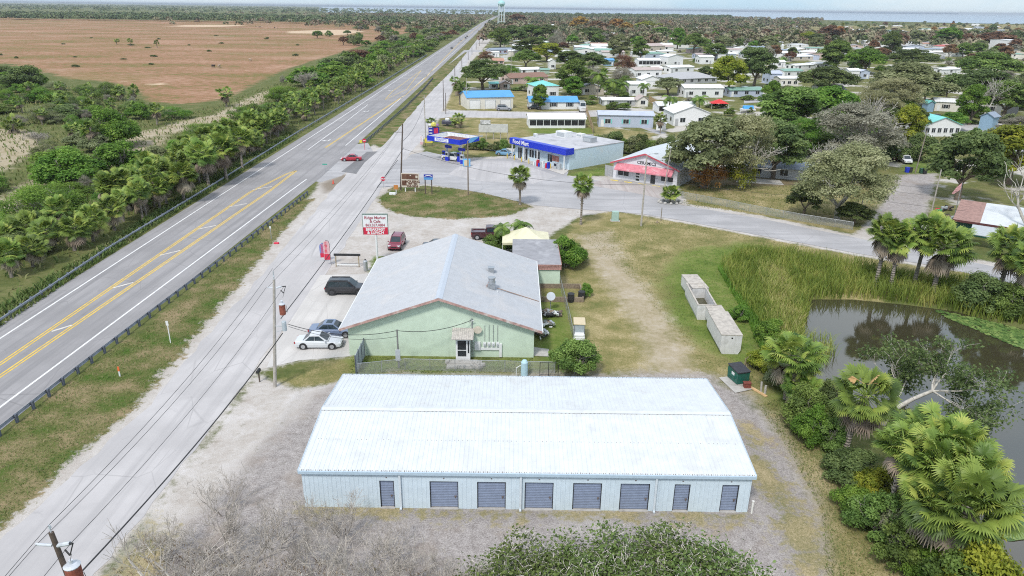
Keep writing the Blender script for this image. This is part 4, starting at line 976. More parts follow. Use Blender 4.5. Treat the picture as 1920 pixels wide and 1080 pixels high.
t = thing('bollard_post', 'weathered grey posts leaning together at the dumpster corner', 'post', G(1427,737)); MB().tube((0,0,0),(-.08,.05,1.1),.09,n=8).tube((.3,-.1,0),(.32,-.05,.8),.11,n=8).build('post', mat('grey_wood',(.42,.40,.37),.9,.2,4), t)
t = thing('picket_gate', 'short broken wooden picket fence by the vaults and palm', 'fence', G(1408,686), .6)
for k in range(7): MB().bx(k*.3-1,k*.3-.9,-.03,.03,0,1.1+.2*rnd.random()).build('picket', mat('old_picket',(.33,.27,.18),.9,.25,4), t)
MB().bx(-1.05,1.0,.035,.08,.5,.6).build('rail', mat('old_picket',(.33,.27,.18)), t)
# ================================================================== GUARD RAILS
grail = mat('weathered_steel', (0.27,0.295,0.34), .55, .15, 2, metal=.2, stain=(.17,.17,.19), samt=.4); gpost = mat('guard_post', (0.11,0.125,0.16), .8, .2, 3)
def guardrail(label, pts, side, maxposts, h=.74):
    """W-beam rail on block-out posts; side = x direction of the traffic face"""
    L = lerp_line(pts, 1.905); t = thing('guardrail', label, 'guardrail', (0,0,0))
    prof = [(0.0,h-.31),(.05,h-.27),(.08,h-.22),(.02,h-.155),(.08,h-.09),(.05,h-.04),(0.0,h)]
    vs = []; n = len(prof)
    for x, y in L: vs += [(x+side*(p_+.11), y, z) for p_, z in prof]+[(x+side*(p_+.095), y, z) for p_, z in prof]
    fs = []
    for i in range(len(L)-1):
        for k in range(n-1):
            fs.append((i*2*n+k, i*2*n+k+1, (i+1)*2*n+k+1, (i+1)*2*n+k)); fs.append((i*2*n+n+k+1, i*2*n+n+k, (i+1)*2*n+n+k, (i+1)*2*n+n+k+1))
        fs.append((i*2*n+n-1, i*2*n+2*n-1, (i+1)*2*n+2*n-1, (i+1)*2*n+n-1))
    MB().add(vs, fs).build('rail', grail, t)
    pm = MB().bx(-.09,.09,-.11,.11,-.2,h+.04).bx(side*.093 if side > 0 else -.12, .12 if side > 0 else -.093, -.09,.09,h-.33,h+.02).mesh('post', gpost)
    rest = MB()
    for i, (x, y) in enumerate(L):
        if i < maxposts: link('post', pm, t, (x, y, 0))
        else: rest.bx(x-.09, x+.09, y-.11, y+.11, -.2, h+.04)
    if rest.v: rest.build('far_post', gpost, t)['kind'] = 'stuff'
RL = [G(-200,746), G(0,609), G(200,474), G(400,351), G(560,250), G(700,166), G(800,104)]
guardrail('long steel guardrail along the far palm lined side of the highway', RL, 1, 90)
RR_ = [G(-150,936), G(0,818), G(120,722), G(300,582), G(420,490), G(520,411), G(577,366)]
guardrail('guardrail with dark posts between the highway and the near service road', RR_, -1, 95)
guardrail('guardrail beginning past the junction at the red do not enter sign', [G(686,268), G(722,237), G(760,203), G(795,168), G(812,148)], -1, 90)
# ================================================================== POLES AND WIRES
wood = mat('pole_wood', (0.26,0.225,0.19), .95, .2, 3, streak=.4); wood2 = mat('pole_wood_dark', (0.10,0.075,0.06), .95, .25, 3); palewood = mat('pole_wood_pale', (0.40,0.37,0.33), .95, .15, 3)
rustcan = mat('rusty_can', (0.24,0.07,0.045), .8, .3, 4); insul = mat('insulator', (0.55,0.58,0.62), .3, .1); cable = mat('cable', (0.03,0.03,0.032), .6, .2)
def pole(label, x, y, h, m=wood, r=.15, dx=0.0, name='utility_pole'):
    t = thing(name, label, 'utility pole', (x, y)); MB().tube((0,0,-.3),(dx,0,h),r,r*.68,10).build('pole', m, t); return t
pa_x = -21.2
d = ray(103, 990); tt = pa_x/d[0]; p0 = (pa_x, d[1]*tt, H+d[2]*tt)      # top of the nearest pole
t = pole('dark wooden utility pole with a big rusty transformer at the lower left', pa_x+.9, p0[1]-.3, p0[2], wood2, .17, -.9)
def lean(px, py, ptx, pty):
    h = HZ(px, py, pty); return h, G(ptx, pty, h)[0]-G(px, py)[0]
def hardware(t, x, y, h, can=rustcan, big=False):
    s = 1.15 if big else .85
    MB().tube((x,y,h),(x,y,h+.3),.03).tube((x,y,h+.25),(x,y,h+.42),.075,.05,8).build('top_insulator', insul, t)
    MB().tube((x-.75*s,y,h-.7),(x-.12,y,h-.75),.06*s,n=8).tube((x+.12,y,h-.75),(x+.65*s,y,h-.62),.09*s,n=8).build('side_insulator', insul, t)
    MB().tube((x+.65,y,h-.62),(x+.95,y-.1,h-.55),.05).tube((x+.95,y-.1,h-.55),(x+.75,y-.2,h-1.15),.03).tube((x+.5,y-.1,h-.9),(x+.75,y-.2,h-1.15),.04).build('cutout_switch', blackp, t)
    zc = h-2.6; c_ = MB().rev([(.0,0),(.29*s,.02),(.31*s,.1),(.31*s,1.05*s),(.29*s,1.12*s)], (x+.52*s, y-.05, zc-.6), 16).build('transformer', can, t)
    MB().rev([(.32*s,0),(.33*s,.05),(.20*s,.14),(.1,.16),(.1,.34)], (x+.52*s, y-.05, zc-.6+1.125*s), 16).build('lid', insul, c_)
    MB().tube((x+.6,y-.1,zc+1.0),(x+.8,y-.15,h-1.1),.012).tube((x+.9*s,y,zc+.3),(x+1.0*s,y,zc-.4),.015).build('jumper_wire', cable, t)
hardware(t, -.9, 0, p0[2], big=True)
d = ray(515, 725); P1 = G(515, 725); h1, l1 = lean(515, 725, 514, 524)
t = pole('tall wooden utility pole with two transformers beside the parked silver sedan', P1[0], P1[1], h1, palewood, .16, l1); hardware(t, l1, 0, h1)
MB().tube((l1,0,h1),(l1,0,h1+.75),.05,n=8).build('pole_pin', greyp, t)
MB().rev([(.0,0),(.2,.02),(.2,.85),(.15,.9)], (l1*.6+.95,-.3,h1-4.6), 14).build('transformer', mat('grey_can',(.42,.47,.50),.5,.08), t); MB().tube((l1*.6,0,h1-4.3),(l1*.6+.9,-.3,h1-4.2),.04).tube((l1*.6,0,h1-4.9),(l1*.6+.9,-.3,h1-4.5),.03).build('bracket', greyp, t)
P2 = G(751, 357); h2, l2 = lean(751, 357, 755, 232)
t = pole('dark utility pole behind the big brown billboard', P2[0], P2[1], h2, wood2, .16, l2); MB().tube((-.9,0,h2-1.5),(1.0,0,h2-1.5),.05).build('cross_arm', wood2, t)
P3 = G(798, 262); h3 = HZ(798, 262, 178); t = pole('pale utility pole beside the fuel price sign', P3[0], P3[1], h3, palewood, .14); MB().tube((-.5,0,h3-.7),(.6,0,h3-.7),.05).build('cross_arm', palewood, t)
P4 = G(832, 208); P4h = HZ(832, 208, 150); pole('thin dark utility pole left of the blue roofed garage', P4[0], P4[1], P4h, wood2, .13)
q = G(836, 214); pole('short dark pole just behind the back street corner', q[0], q[1], HZ(836,214,174), wood2, .12)
q = G(875, 203); pole('pale slim pole at the left corner of the blue roofed garage', q[0], q[1], HZ(875,203,146), palewood, .11)
q = G(958, 156); pole('tall pale pole beside the brown roofed pink house', q[0], q[1], HZ(958,156,84), palewood, .12)
far_poles = [(853,148,124),(866,128,110),(878,112,97),(885,103,88),(893,93,80),(899,86,72),(905,79,66),(909,73,60)]
FP = []
for i, (px, py, pt) in enumerate(far_poles):
    q = G(px, py); hh = HZ(px, py, pt); FP.append((q[0], q[1], hh))
    o = thing('utility_pole', 'slim dark utility pole in the receding row along the service road', 'utility pole', q, 0, 'utility poles receding along the service road'); MB().tube((0,0,-.3),(0,0,hh),.17,.13,6).build('pole', wood2, o)
P5 = G(1202, 424); h5, l5 = lean(1202, 424, 1213, 292); t = pole('weathered utility pole with a lamp arm standing in front of the ceramics shop', P5[0], P5[1], h5, palewood, .16, l5)
MB().path([(l5,0,h5-.2),(l5+.4,.1,h5+.25),(l5+1.2,.2,h5+.3)], .035).build('lamp_arm', galv, t); MB().box((l5+1.45,.22,h5+.28),(.6,.22,.12),.1).build('lamp_head', galv, t)
P6 = G(1245, 354); h6, l6 = lean(1245, 354, 1258, 280); pole('slim leaning pole at the right corner of the ceramics shop', P6[0], P6[1], h6, palewood, .11, l6)
PL = G(878, 366); hL = HZ(878, 366, 264); t = thing('street_lamp', 'tall brown lamp post on the grass island near the fuel canopy', 'street lamp', PL)
MB().tube((0,0,-.2),(0,0,hL),.12,.10,8).build('pole', mat('lamp_wood',(0.22,0.17,0.13),.9,.2), t); MB().path([(0,0,hL-.1),(.6,.3,hL+.5),(2.0,.8,hL+.7)], .04).build('lamp_arm', galv, t); MB().box((2.3,.9,hL+.7),(.75,.28,.16),.35).build('lamp_head', galv, t)
q = G(1716, 324); t = pole('leaning wooden pole on the lawn beside the blue bins', q[0], q[1], *[(a_, wood, .13, b_) for a_, b_ in (lean(1716,324,1738,245),)][0])
P8 = G(1744, 408); pole('leaning pole at the gravel drive near the red tractor', P8[0], P8[1], *[(a_, palewood, .13, b_) for a_, b_ in (lean(1744,408,1765,318),)][0])
P9 = G(1610, 411); h9 = HZ(1610, 411, 364); t = pole('short pale pole with round sign by the road fence', P9[0], P9[1], h9, palewood, .12, .1); MB().tube((.25,-.16,h9*.35),(.25,-.13,h9*.35),.38,n=16).build('sign_back', greyp, t)
PC = G(748, 690); hC = HZ(748, 690, 618); t = pole('thin grey service pole in the grass between cafe and storage shed', PC[0], PC[1], hC, mat('service_pole',(.20,.20,.19),.9,.2), .10)
MB().bx(-.22,.22,-.28,-.105,.9,2.0).build('meter_box', greyp, t)
def wire(label, a, b, sag, r=.02, n=14, name='power_line', group=None):
    mb = MB(); pts = []
    for i in range(n+1): s = i/n; pts.append((a[0]+(b[0]-a[0])*s, a[1]+(b[1]-a[1])*s, a[2]+(b[2]-a[2])*s-4*sag*s*(1-s)))
    mb.path(pts, r, 4); return tag(mb.build(name, cable), label, 'cable', group)
A0 = (pa_x, p0[1]-.3); z0 = p0[2]; B0 = (P1[0]+l1, P1[1]); C0 = (P2[0]+l2, P2[1])
back = (pa_x-.3, -40)
for (dx, dz, dz2) in ((0,.42,1.0), (-.8,-.68,-.7), (.8,-.6,-.7)):
    wire('thin conductor running along the service road between the near poles', (A0[0]+dx, A0[1], z0+dz), (B0[0]+dx*.9, B0[1], h1+dz2), .7, .013, group='thin conductors over the service road')
    wire('thin conductor running along the service road between the near poles', (A0[0]+dx, A0[1], z0+dz), (back[0]+dx, back[1], z0), .5, .012, group='thin conductors over the service road')
wire('thin conductor running along the service road between the near poles', (B0[0], B0[1], h1+.8), (C0[0], C0[1], h2-.2), .8, .014, group='thin conductors over the service road')
wire('thin conductor running along the service road between the near poles', (B0[0]-.6, B0[1], h1-.7), (C0[0]-.8, C0[1], h2-1.4), .8, .013, group='thin conductors over the service road')
d = ray(150, 1075); zk = z0-4.0; tk = (zk-H)/d[2]; K0 = (d[0]*tk, d[1]*tk, zk)
wire('thick black cable drooping over the service road toward the two transformer pole', K0, (B0[0]+.2, B0[1], h1-5.0), .55, .042)
wire('thick black cable running from the two transformer pole to the billboard pole', (B0[0]+.2, B0[1], h1-3.6), (C0[0], C0[1], h2-4.3), .5, .038)
wire('black cable loop hanging at the near left pole', K0, (A0[0]+.9, A0[1], z0-4.4), .3, .05)
wire('black cable from the billboard pole to the pale pole by the price sign', (C0[0], C0[1], h2-3), (P3[0], P3[1], h3-2), 1.2, .03)
wire('black service cable from the service pole to the cafe mast', (PC[0], PC[1], hC-.1), (*[fx(885,600)[0]-.1, cy0-.35], fx(885,600)[1]+.1), .5, .03)
wire('black service cable from the two transformer pole to the service pole', (B0[0]+.9, B0[1]-.3, h1-4.0), (PC[0], PC[1], hC-.1), .7, .028)
wire('lower telephone wire from the two transformer pole to the service pole', (B0[0]+.9, B0[1]-.3, h1-4.2), (PC[0], PC[1], hC-.7), .7, .018)
wire('black cable crossing the forecourt from the billboard pole to the lamp armed pole', (C0[0], C0[1], h2-4.5), (P5[0], P5[1], h5-4.5), 1.8, .03)
for k, dz in enumerate((-.3, -1.4, -3.2)):
    wire(['upper','middle','lowest'][k]+' of three wires from the lamp armed pole toward the oaks at the right', (P5[0], P5[1], h5+dz), (P9[0], P9[1], h9+2.5+dz), .8, .022)
    wire(['upper','middle','lowest'][k]+' of three wires crossing right over the gravel drive', (P9[0], P9[1], h9+2.5+dz), (P9[0]+45, P9[1]-14, h9+2.5+dz), .8, .02)
for i in range(len(FP)-1): wire('faint wire between the receding poles of the service road', FP[i], FP[i+1], .8, .02, 6, group='wires between the receding poles')
# ================================================================== SIGNS NEAR THE CAFE
red = mat('sign_red', (0.60,0.02,0.06), .5, .06); signw = mat('sign_white', (0.76,0.76,0.77), .5, .04); inkd = mat('ink_dark', (0.10,0.09,0.10), .7, .1); navy = mat('sign_blue', (0.012,0.02,0.33), .4, .08); cyan = mat('sign_lightblue', (0.15,0.42,0.70), .5, .05)
bx_, by_ = G(708, 497); zb = HZ(708, 497, 440); zt = HZ(708, 497, 403)
t = thing('cafe_sign', 'white and red pole sign reading Ridge Market & Cafe', 'sign', (bx_, by_), 0.05)
w_ = 46*MPP(708,497)*0.97/2*1.0
MB().tube((0,.2,-.2),(0,.2,zb+.3),.13,n=12).build('post', whitep, t)
zr = zb+(zt-zb)*.37
MB().bx(-w_,w_,.05,.35,zr,zt).build('white_panel', signw, t); MB().bx(-w_,w_,.05,.35,zb,zr-.004).build('red_panel', red, t)
MB().bx(-w_-.06,w_+.06,.03,.37,zt+.003,zt+.09).bx(-w_-.06,-w_-.003,.03,.37,zb,zt).bx(w_+.003,w_+.06,.03,.37,zb,zt).build('frame', mat('sign_frame',(.16,.22,.19),.6,.1), t)
hw_ = zt-zr
pinky = mat('ink_red', (0.38,0.10,0.13), .7, .1)
text('lettering', 'Ridge Market', t, (0,.04,zr+hw_*.76), .52, pinky, bold=.012, sx=.98); text('lettering', '& Cafe', t, (0,.04,zr+hw_*.47), .50, pinky, bold=.012); text('lettering', '863.357.4884', t, (0,.04,zr+hw_*.17), .50, pinky, bold=.012, sx=.92)
text('lettering', 'BREAKFAST', t, (0,.04,zb+(zr-zb)*.70), .52, signw, bold=.02, sx=.92); text('lettering', '& LUNCH', t, (0,.04,zb+(zr-zb)*.26), .50, signw, bold=.02)
def feather(label, px, py, pt, m1, m2):
    x, y = G(px, py); h = HZ(px, py, pt); t = thing('feather_flag', label, 'flag', (x, y), .15)
    MB().path([(0,0,0),(0,0,h*.85),(-.12,0,h*.96),(-.5,0,h)], .025).build('pole', blackp, t)
    MB().extrude([(-.03,h*.22),(-.03,h*.85),(-.14,h*.95),(-.45,h*.99),(-.75,h*.92),(-.86,h*.82),(-.80,h*.22)], 'y', -.008, .008).build('cloth', m1, t)
    MB().extrude([(-.06,h*.22),(-.06,h*.45),(-.77,h*.45),(-.77,h*.22)], 'y', -.012, -.0085).build('cloth_band', m2, t)
    rr = random.Random(px); mb = MB()
    for k in range(9): z = h*(.48+.05*k); mb.bx(-.70+rr.random()*.1, -.25-rr.random()*.15, -.014, -.0085, z, z+h*.028)
    mb.build('faded_print', m2, t)
feather('tall pale pink and red feather flag at the corner of the cafe lot', 621, 497, 450, mat('flag_pink',(.66,.40,.42),.7,.15), red)
feather('blue and red feather flag beside the taller pink one at the cafe lot', 613, 490, 455, mat('flag_blue',(.22,.27,.50),.7,.1), red)
x, y = G(652, 500); t = thing('menu_frame', 'empty black topped wooden sign frame on the grass beside the feather flags', 'sign frame', (x, y))
for xx in (-1.5, 1.5): MB().bx(xx-.06,xx+.06,-.06,.06,0,1.5).build('post', mat('old_picket',(.33,.27,.18)), t)
MB().bx(-1.7,1.75,-.1,.1,1.503,1.78).build('top_board', blackp, t); MB().bx(-1.44,1.44,-.04,.04,.2,.34).build('rail', whitep, t)
x, y = G(686, 508); t = thing('gas_cylinder', 'upright grey propane cylinder against the cafe wall', 'gas cylinder', (x, y)); MB().rev([(.22,0),(.28,.1),(.28,1.3),(.2,1.45),(.08,1.5)], (0,0,0), 12).build('cylinder', galv, t); MB().rev([(.1,0),(.1,.12)], (0,0,1.503), 8).build('valve', blackp, t)
t = thing('mailbox', 'small dark mailbox on a post at the edge of the service road', 'mailbox', G(487,716)); MB().bx(-.05,.05,-.05,.05,0,1.0).build('post', wood2, t); MB().extrude([(-.13,1.003),(.13,1.003),(.13,1.2),(.07,1.28),(-.07,1.28),(-.13,1.2)],'y',-.3,.3).build('box', blackp, t)
t = thing('marker_post', 'white and orange marker stake in the verge grass', 'marker post', G(225,706)); MB().bx(-.06,.06,-.03,.03,0,.55).build('stake', whitep, t); MB().bx(-.08,.08,-.04,.04,.553,1.0).build('cap', mat('orange_cap',(.75,.16,.05),.6,.1), t)
t = thing('marker_post', 'tall thin white signpost in the verge beside the guardrail', 'marker post', G(320,643)); MB().bx(-.04,.04,-.03,.03,0,2.3).build('stake', whitep, t); MB().bx(-.13,.13,-.05,-.031,1.95,2.45).build('plate', whitep, t)
t = thing('marker_post', 'thin stake with a small plate further along the verge', 'marker post', G(509,448)); MB().bx(-.04,.04,-.03,.03,0,1.9).build('stake', galv, t); MB().bx(-.12,.12,-.05,-.031,1.6,1.95).build('plate', whitep, t)
t = thing('red_debris', 'scrap of red plastic lying on the sandy verge', 'litter', G(519,457)); MB().cbox(-.4,.3,-.2,.25,0,.2,.06).build('scrap', red, t)
t = thing('traffic_cone', 'orange traffic cone on the sand at the junction corner', 'traffic cone', G(625,345)); MB().rev([(.2,.04),(.05,.85),(.03,.9)], (0,0,0), 12).build('cone', mat('cone_orange',(.75,.10,.06),.6,.1), t); MB().bx(-.25,.25,-.25,.25,0,.038).build('base', blackp, t)
# chain link and yard fences
mesh_m, nt, p = newmat('chain_link'); tcn = nt.new('ShaderNodeTexCoord')
p.inputs['Base Color'].default_value = (.42,.43,.43,1); p.inputs['Roughness'].default_value = .5
tr = nt.new('ShaderNodeBsdfTransparent'); mx = nt.new('ShaderNodeMixShader')
sp = nt.new('ShaderNodeSeparateXYZ'); nt.link(tcn.outputs['UV'], sp.inputs[0])
d1 = nt.math('ABSOLUTE', nt.math('SUBTRACT', nt.math('FRACT', nt.math('MULTIPLY', nt.math('ADD', sp.outputs[0], sp.outputs[1]), 14.0)), .5))
d2 = nt.math('ABSOLUTE', nt.math('SUBTRACT', nt.math('FRACT', nt.math('MULTIPLY', nt.math('SUBTRACT', sp.outputs[0], sp.outputs[1]), 14.0)), .5))
fm = nt.math('LESS_THAN', nt.math('MINIMUM', d1, d2), .09)
nt.link(fm, mx.inputs[0]); nt.link(tr.outputs[0], mx.inputs[1]); nt.link(p.outputs[0], mx.inputs[2]); nt.link(mx.outputs[0], nt.n['Material Output'].inputs[0])
def fence(label, pts, h, step=2.6, m=None, mp=None, name='chain_link_fence', board=False):
    t = thing(name, label, 'fence', (0,0,0)); mp = mp or galv
    for i in range(len(pts)-1):
        (x0,y0),(x1,y1) = pts[i], pts[i+1]; L = math.hypot(x1-x0,y1-y0)
        if board:
            mb = MB(); nb = max(2, int(L/.16)); rz = math.atan2(y1-y0,x1-x0)
            for k in range(nb): s=(k+.5)/nb; mb.box((x0+(x1-x0)*s,y0+(y1-y0)*s,h/2),(.15,.03,h*(1+.02*rnd.random())),rz)
            mb.build('boards', m, t)
        else:
            me = bpy.data.meshes.new('wire_mesh'); me.from_pydata([(x0,y0,.02),(x1,y1,.02),(x1,y1,h),(x0,y0,h)],[],[(0,1,2,3)]); uv = me.uv_layers.new()
            for k, q in enumerate(((0,0),(L,0),(L,h),(0,h))): uv.data[k].uv = q
            me.materials.append(mesh_m); link('wire_mesh', me, t); MB().tube((x0,y0,h),(x1,y1,h),.022,n=5).build('top_rail', mp, t)
        n = max(1, round(L/step))
        for k in range(n+(i == len(pts)-2)): s=k/n; x,y=x0+(x1-x0)*s,y0+(y1-y0)*s; MB().tube((x,y,0),(x,y,h+.06),.035 if not board else .06,n=6).build('post', mp, t)
    return t
fence('chain link fence across the grass behind the storage shed', [G(672,703), G(760,694), G(900,697), G(1040,700)], 1.2)
fence('rusty chain link fence running beside the golf cart and cafe yard', [G(1075,642), G(1066,600), G(1053,550), G(1046,520)], 1.25)
fence('long chain link fence with a pale gate along the road under the oaks', [G(1278,372), G(1362,388), G(1405,397), G(1500,415), G(1598,431)], 1.25)
dm = mat('grey_fence_panel', (0.40,0.44,0.50), .7, .1, 2)
fence('solid grey metal fence panel at the left front corner of the cafe', [G(668,702), G(684,668)], 1.9, 1.4, dm, mat('fence_post_dark',(.10,.11,.14),.7,.1), 'panel_fence', True)
t = thing('black_gate', 'thin black tubular gate beside the round bush', 'gate', G(1012,706)); 
for xx in (0,.8,1.7): MB().tube((xx,0,0),(xx,0,1.5),.03).build('post', blackp, t)
MB().tube((0,0,1.45),(1.7,0,1.45),.025).tube((0,0,.2),(1.7,0,.2),.025).build('rail', blackp, t)
t = thing('water_tank', 'upright pale blue water softener tank behind the storage shed', 'tank', G(983,706)); MB().rev([(.28,.1),(.33,.2),(.33,1.5),(.2,1.7),(.1,1.75)], (0,0,0), 14).build('tank', mat('tank_blue',(.42,.60,.66),.5,.06), t); MB().path([(-.3,0,1.2),(-.75,-.2,1.0),(-.75,-.2,0)], .03).build('pipe', whitep, t)
t = thing('planter_frame', 'raised garden frame with weathered boards beside the cafe annex', 'garden bed', G(1040,570))
x0,y0 = G(1013,566); x1,y1 = G(1094,566); y2 = G(1060,541)[1]; ox_,oy_ = G(1040,570)
MB().bx(x0-ox_,x1-ox_,y0-oy_,y0-oy_+.2,0,.6).bx(x0-ox_,x0-ox_+.15,y0-oy_+.2,y2-oy_,0,.6).bx(x1-ox_-.15,x1-ox_,y0-oy_+.2,y2-oy_,0,.6).bx(x0-ox_,x1-ox_,y2-oy_,y2-oy_+.15,0,.6).build('boards', mat('bed_wood',(.24,.19,.14),.9,.25,4), t)
for (px,py,nm,lab) in ((1070,566,'black_bin','black plastic barrel on the garden bed'),(1090,562,'black_bin','black tub at the corner of the garden bed')):
    t = thing('black_barrel', lab, 'barrel', G(px,py)); MB().rev([(.35,0),(.42,.4),(.4,1.0),(.43,1.05)], (0,0,0), 12).build('barrel', blackp, t)
t = thing('satellite_dish', 'grey satellite dish on a post in the cafe yard', 'satellite dish', G(1032,580)); MB().tube((0,0,0),(0,0,1.5),.05).build('post', galv, t)
o = MB().rev([(.05,0),(.36,.09),(.5,.18)], (0,0,0), 18).build('dish', mat('dish_grey',(.42,.46,.50),.5,.06), t); o.location=(0,-.1,1.6); o.rotation_euler=(math.radians(55),0,0)
jm = [whitep, blackp, mat('junk_brown',(.22,.17,.13),.9,.3), galv]
for k,(px,py,lab) in enumerate(((1025,590,'pile of scrap frames and boards in the cafe yard'),(1040,592,'heap of broken lumber beside the chain link fence'),(1024,612,'grey slab of debris beside the cafe right wall'),(1018,632,'stack of white jugs and a black tub at the cafe corner'))):
    t = thing('junk_pile', lab, 'junk', G(px,py))
    for q in range(4):
        mb = MB()
        for _ in range(4): mb.box((rnd.uniform(-.7,.7),rnd.uniform(-.6,.6),.12+rnd.random()*.5),(rnd.uniform(.2,1.2),rnd.uniform(.1,.4),rnd.uniform(.06,.3)),rnd.random()*3,rnd.uniform(-.5,.5))
        mb.build('scrap', jm[(q+k)%4], t)
struct(sheet('yard_slab', [G(1000,651),G(1029,655),G(1029,669),G(1001,668)], .04, concrete))
# ================================================================== UTILITY CABINET AND ROAD STUFF
t = thing('utility_cabinet', 'pale green utility cabinet on the grass by the road', 'cabinet', G(1153,414)); MB().cbox(-.55,.55,-.4,.4,.08,1.6,.06).build('cabinet', mat('pale_green_box',(.36,.50,.45),.6,.06), t); MB().bx(-.75,.75,-.55,.55,0,.078).build('base', concrete, t)
t = thing('fence_post', 'lone thin grey post beside the road', 'post', G(1239,414)); MB().tube((0,0,0),(0,0,2.2),.07).build('post', wood, t)
t = thing('brush_pile', 'small pile of dead palm fronds beside the lone post', 'brush pile', G(1232,417))
a = fan_palm_crown(77, 1.0, 8, 8, .1, True); link('fronds', npmesh('fronds', a[0], a[1], deadmat, a[2]), t, (0,0,.4))
# ================================================================== LEFT SIDE: PALM ROW, SCRUB, PASTURE
# palms beside the guardrail: hand placed near ones, then the dense row
near_p = [(22,520,452,62),(62,500,438,60),(95,470,405,62),(140,470,402,66),(175,452,385,60),(215,432,365,60),(232,415,352,52),(268,412,336,50),(300,392,328,52),(345,378,300,62),(60,455,395,64),(10,470,415,60),(120,435,368,52),(262,372,312,52),(310,352,296,50),(392,350,258,64),(425,338,250,66),(455,318,238,50),(372,318,262,52),(330,330,285,48)]
for i, (px, pb, pt, wd) in enumerate(near_p):
    palm(px, pb, pt, wd*1.02, 'cabbage palm in the thick row along the far guardrail of the highway', True, 'palms along the far guardrail')
def rline(Y):
    for i in range(len(RL)-1):
        if RL[i][1] <= Y <= RL[i+1][1]:
            t = (Y-RL[i][1])/(RL[i+1][1]-RL[i][1]); return RL[i][0]+(RL[i+1][0]-RL[i][0])*t
    return RL[-1][0]
y = 112
while y < 640:
    for k in range(3 if y < 200 else 2 if y < 420 else 1):
        palm_at(rline(y)-rnd.uniform(2.6, 11)-(y > 300)*2, y+rnd.uniform(-2, 2), rnd.uniform(4.5, 7.5), rnd.uniform(2.0, 2.9), 'cabbage palm in the thick row along the far guardrail of the highway', y < 185, 'palms along the far guardrail')
    y += 3.2 if y < 200 else 4.5 if y < 320 else 7.5
for px, pb, pt, wd, lab in ((176,285,222,40,'lone tall cabbage palm with a bare pale trunk in the left scrub'),(254,200,158,26,'cabbage palm with a grey skirt at the edge of the brown pasture'),(295,235,190,34,'cabbage palm beside the dirt track through the scrub'),(25,250,216,42,'squat yellowish cabbage palm near the sandy clearing at far left'),
    (108,215,170,48,'broad cabbage palm with hanging brown fronds in the middle of the scrub'),(165,215,186,34,'cabbage palm with a brown skirt right of the broad scrub palm'),(226,190,158,28,'cabbage palm beside the one with the grey skirt'),(425,200,160,34,'dark cabbage palm at the pasture corner by the track')):
    palm(px, pb, pt, wd, lab, False)
for px, pb, pt, lab in ((219,84,71,'small pasture palm, leftmost of three in the brown field'),(245,86,71,'small pasture palm in the middle of three in the brown field'),(295,90,74,'small pasture palm with a visible trunk, rightmost of three'),(612,46,42,'tiny palm near the far edge of the brown field')):
    palm(px, pb, pt, 13, lab, False, dead=False)
bush_kinds = ['mid','bright','dark','bright','mid','olive','bright','dark']
SCRUB = P((-120,160),(0,150),(60,150),(130,160),(255,180),(290,215),(350,215),(440,185),(540,150),(640,112),(740,78),(800,58),(850,62),(790,112),(700,170),(560,254),(400,350),(200,478),(0,612),(-100,660))
TRK = ZONES['trail'][1:4]
cnt = 0; tries = 0; PT = []
xs0, xs1 = min(q[0] for q in SCRUB), max(q[0] for q in SCRUB); ys1 = max(q[1] for q in SCRUB)
while cnt < 225 and tries < 90000:
    tries += 1
    yy = 62+(min(ys1, 800)-62)*rnd.random()**1.35; xx = rnd.uniform(xs0, xs1)
    if inpoly(xx, yy, SCRUB) < 1.5 or (yy > 66 and xx > rline(max(yy, RL[0][1]+1))-(9 if yy < 300 else 5)): continue
    if max(inpoly(xx, yy, q) for q in TRK) > -4.0: continue
    if abs(proj(xx, yy, 0)[0]-960) > 1040: continue
    md = 3.2 if yy < 170 else 4.2 if yy < 300 else 8.5
    if any((xx-a)**2+(yy-b)**2 < md*md for a, b in PT): continue
    PT.append((xx, yy)); cnt += 1; k = rnd.random()
    if k < .10: bare_ = tree_at(xx, yy, rnd.uniform(2.5,4), rnd.uniform(3,5.5), 'bush', 'grey', 'greyish leafless shrub mixed into the scrub left of the highway', 'f', 'bare_shrub', 's', 'grey shrubs in the left scrub', 'bush')
    elif k < .26: palm_at(xx, yy, rnd.uniform(3.5,5.5), rnd.uniform(1.8,2.5), 'cabbage palm mixed into the scrub left of the highway', False, 'palms in the left scrub')
    else:
        big = 1.0+(rnd.random() < .2)*.5+(yy > 300)*.25
        tree_at(xx, yy, rnd.uniform(2.6,4.8)*big, rnd.uniform(5.5,9.5)*big, 'bush', rnd.choice(bush_kinds), 'dense green shrub in the scrub left of the highway', 'l' if yy > 300 else 'f' if rnd.random() < .6 else 'n', 'scrub_bush', 's', 'green shrubs in the left scrub', 'bush')
for px, pb, pt, wd, col, lab in ((48,165,121,70,'dark','big dark green shrub at the far left edge of the pasture'),(14,150,122,44,'dark','dark rounded shrub at the very left below the pasture'),(670,112,92,56,'brown','rust brown tree among the green roadside scrub'),(215,275,198,95,'bright','big feathery bright green shrub beside the dirt track'),(120,335,280,120,'bright','wide light green shrub on the near side of the sandy clearing'),(78,390,348,44,'yellow','bright yellow green shrub behind the near palms')):
    tree(px, pb, pt, wd, 'bush', col, lab, 'n', 'shrub', 's', None, 'bush')
for px, pb, pt, wd, lab in ((572,165,130,60,'pale grey leafless shrub in the roadside scrub'),(120,398,362,70,'pale grey leafless shrub behind the near row of palms'),(75,270,245,60,'low whitish dead brush at the edge of the sandy clearing'),(115,320,294,50,'grey leafless brush at the top of the dirt track'),(760,100,84,34,'grey leafless tree close to the highway palms')):
    bare_bush(px, pb, pt, wd, lab)
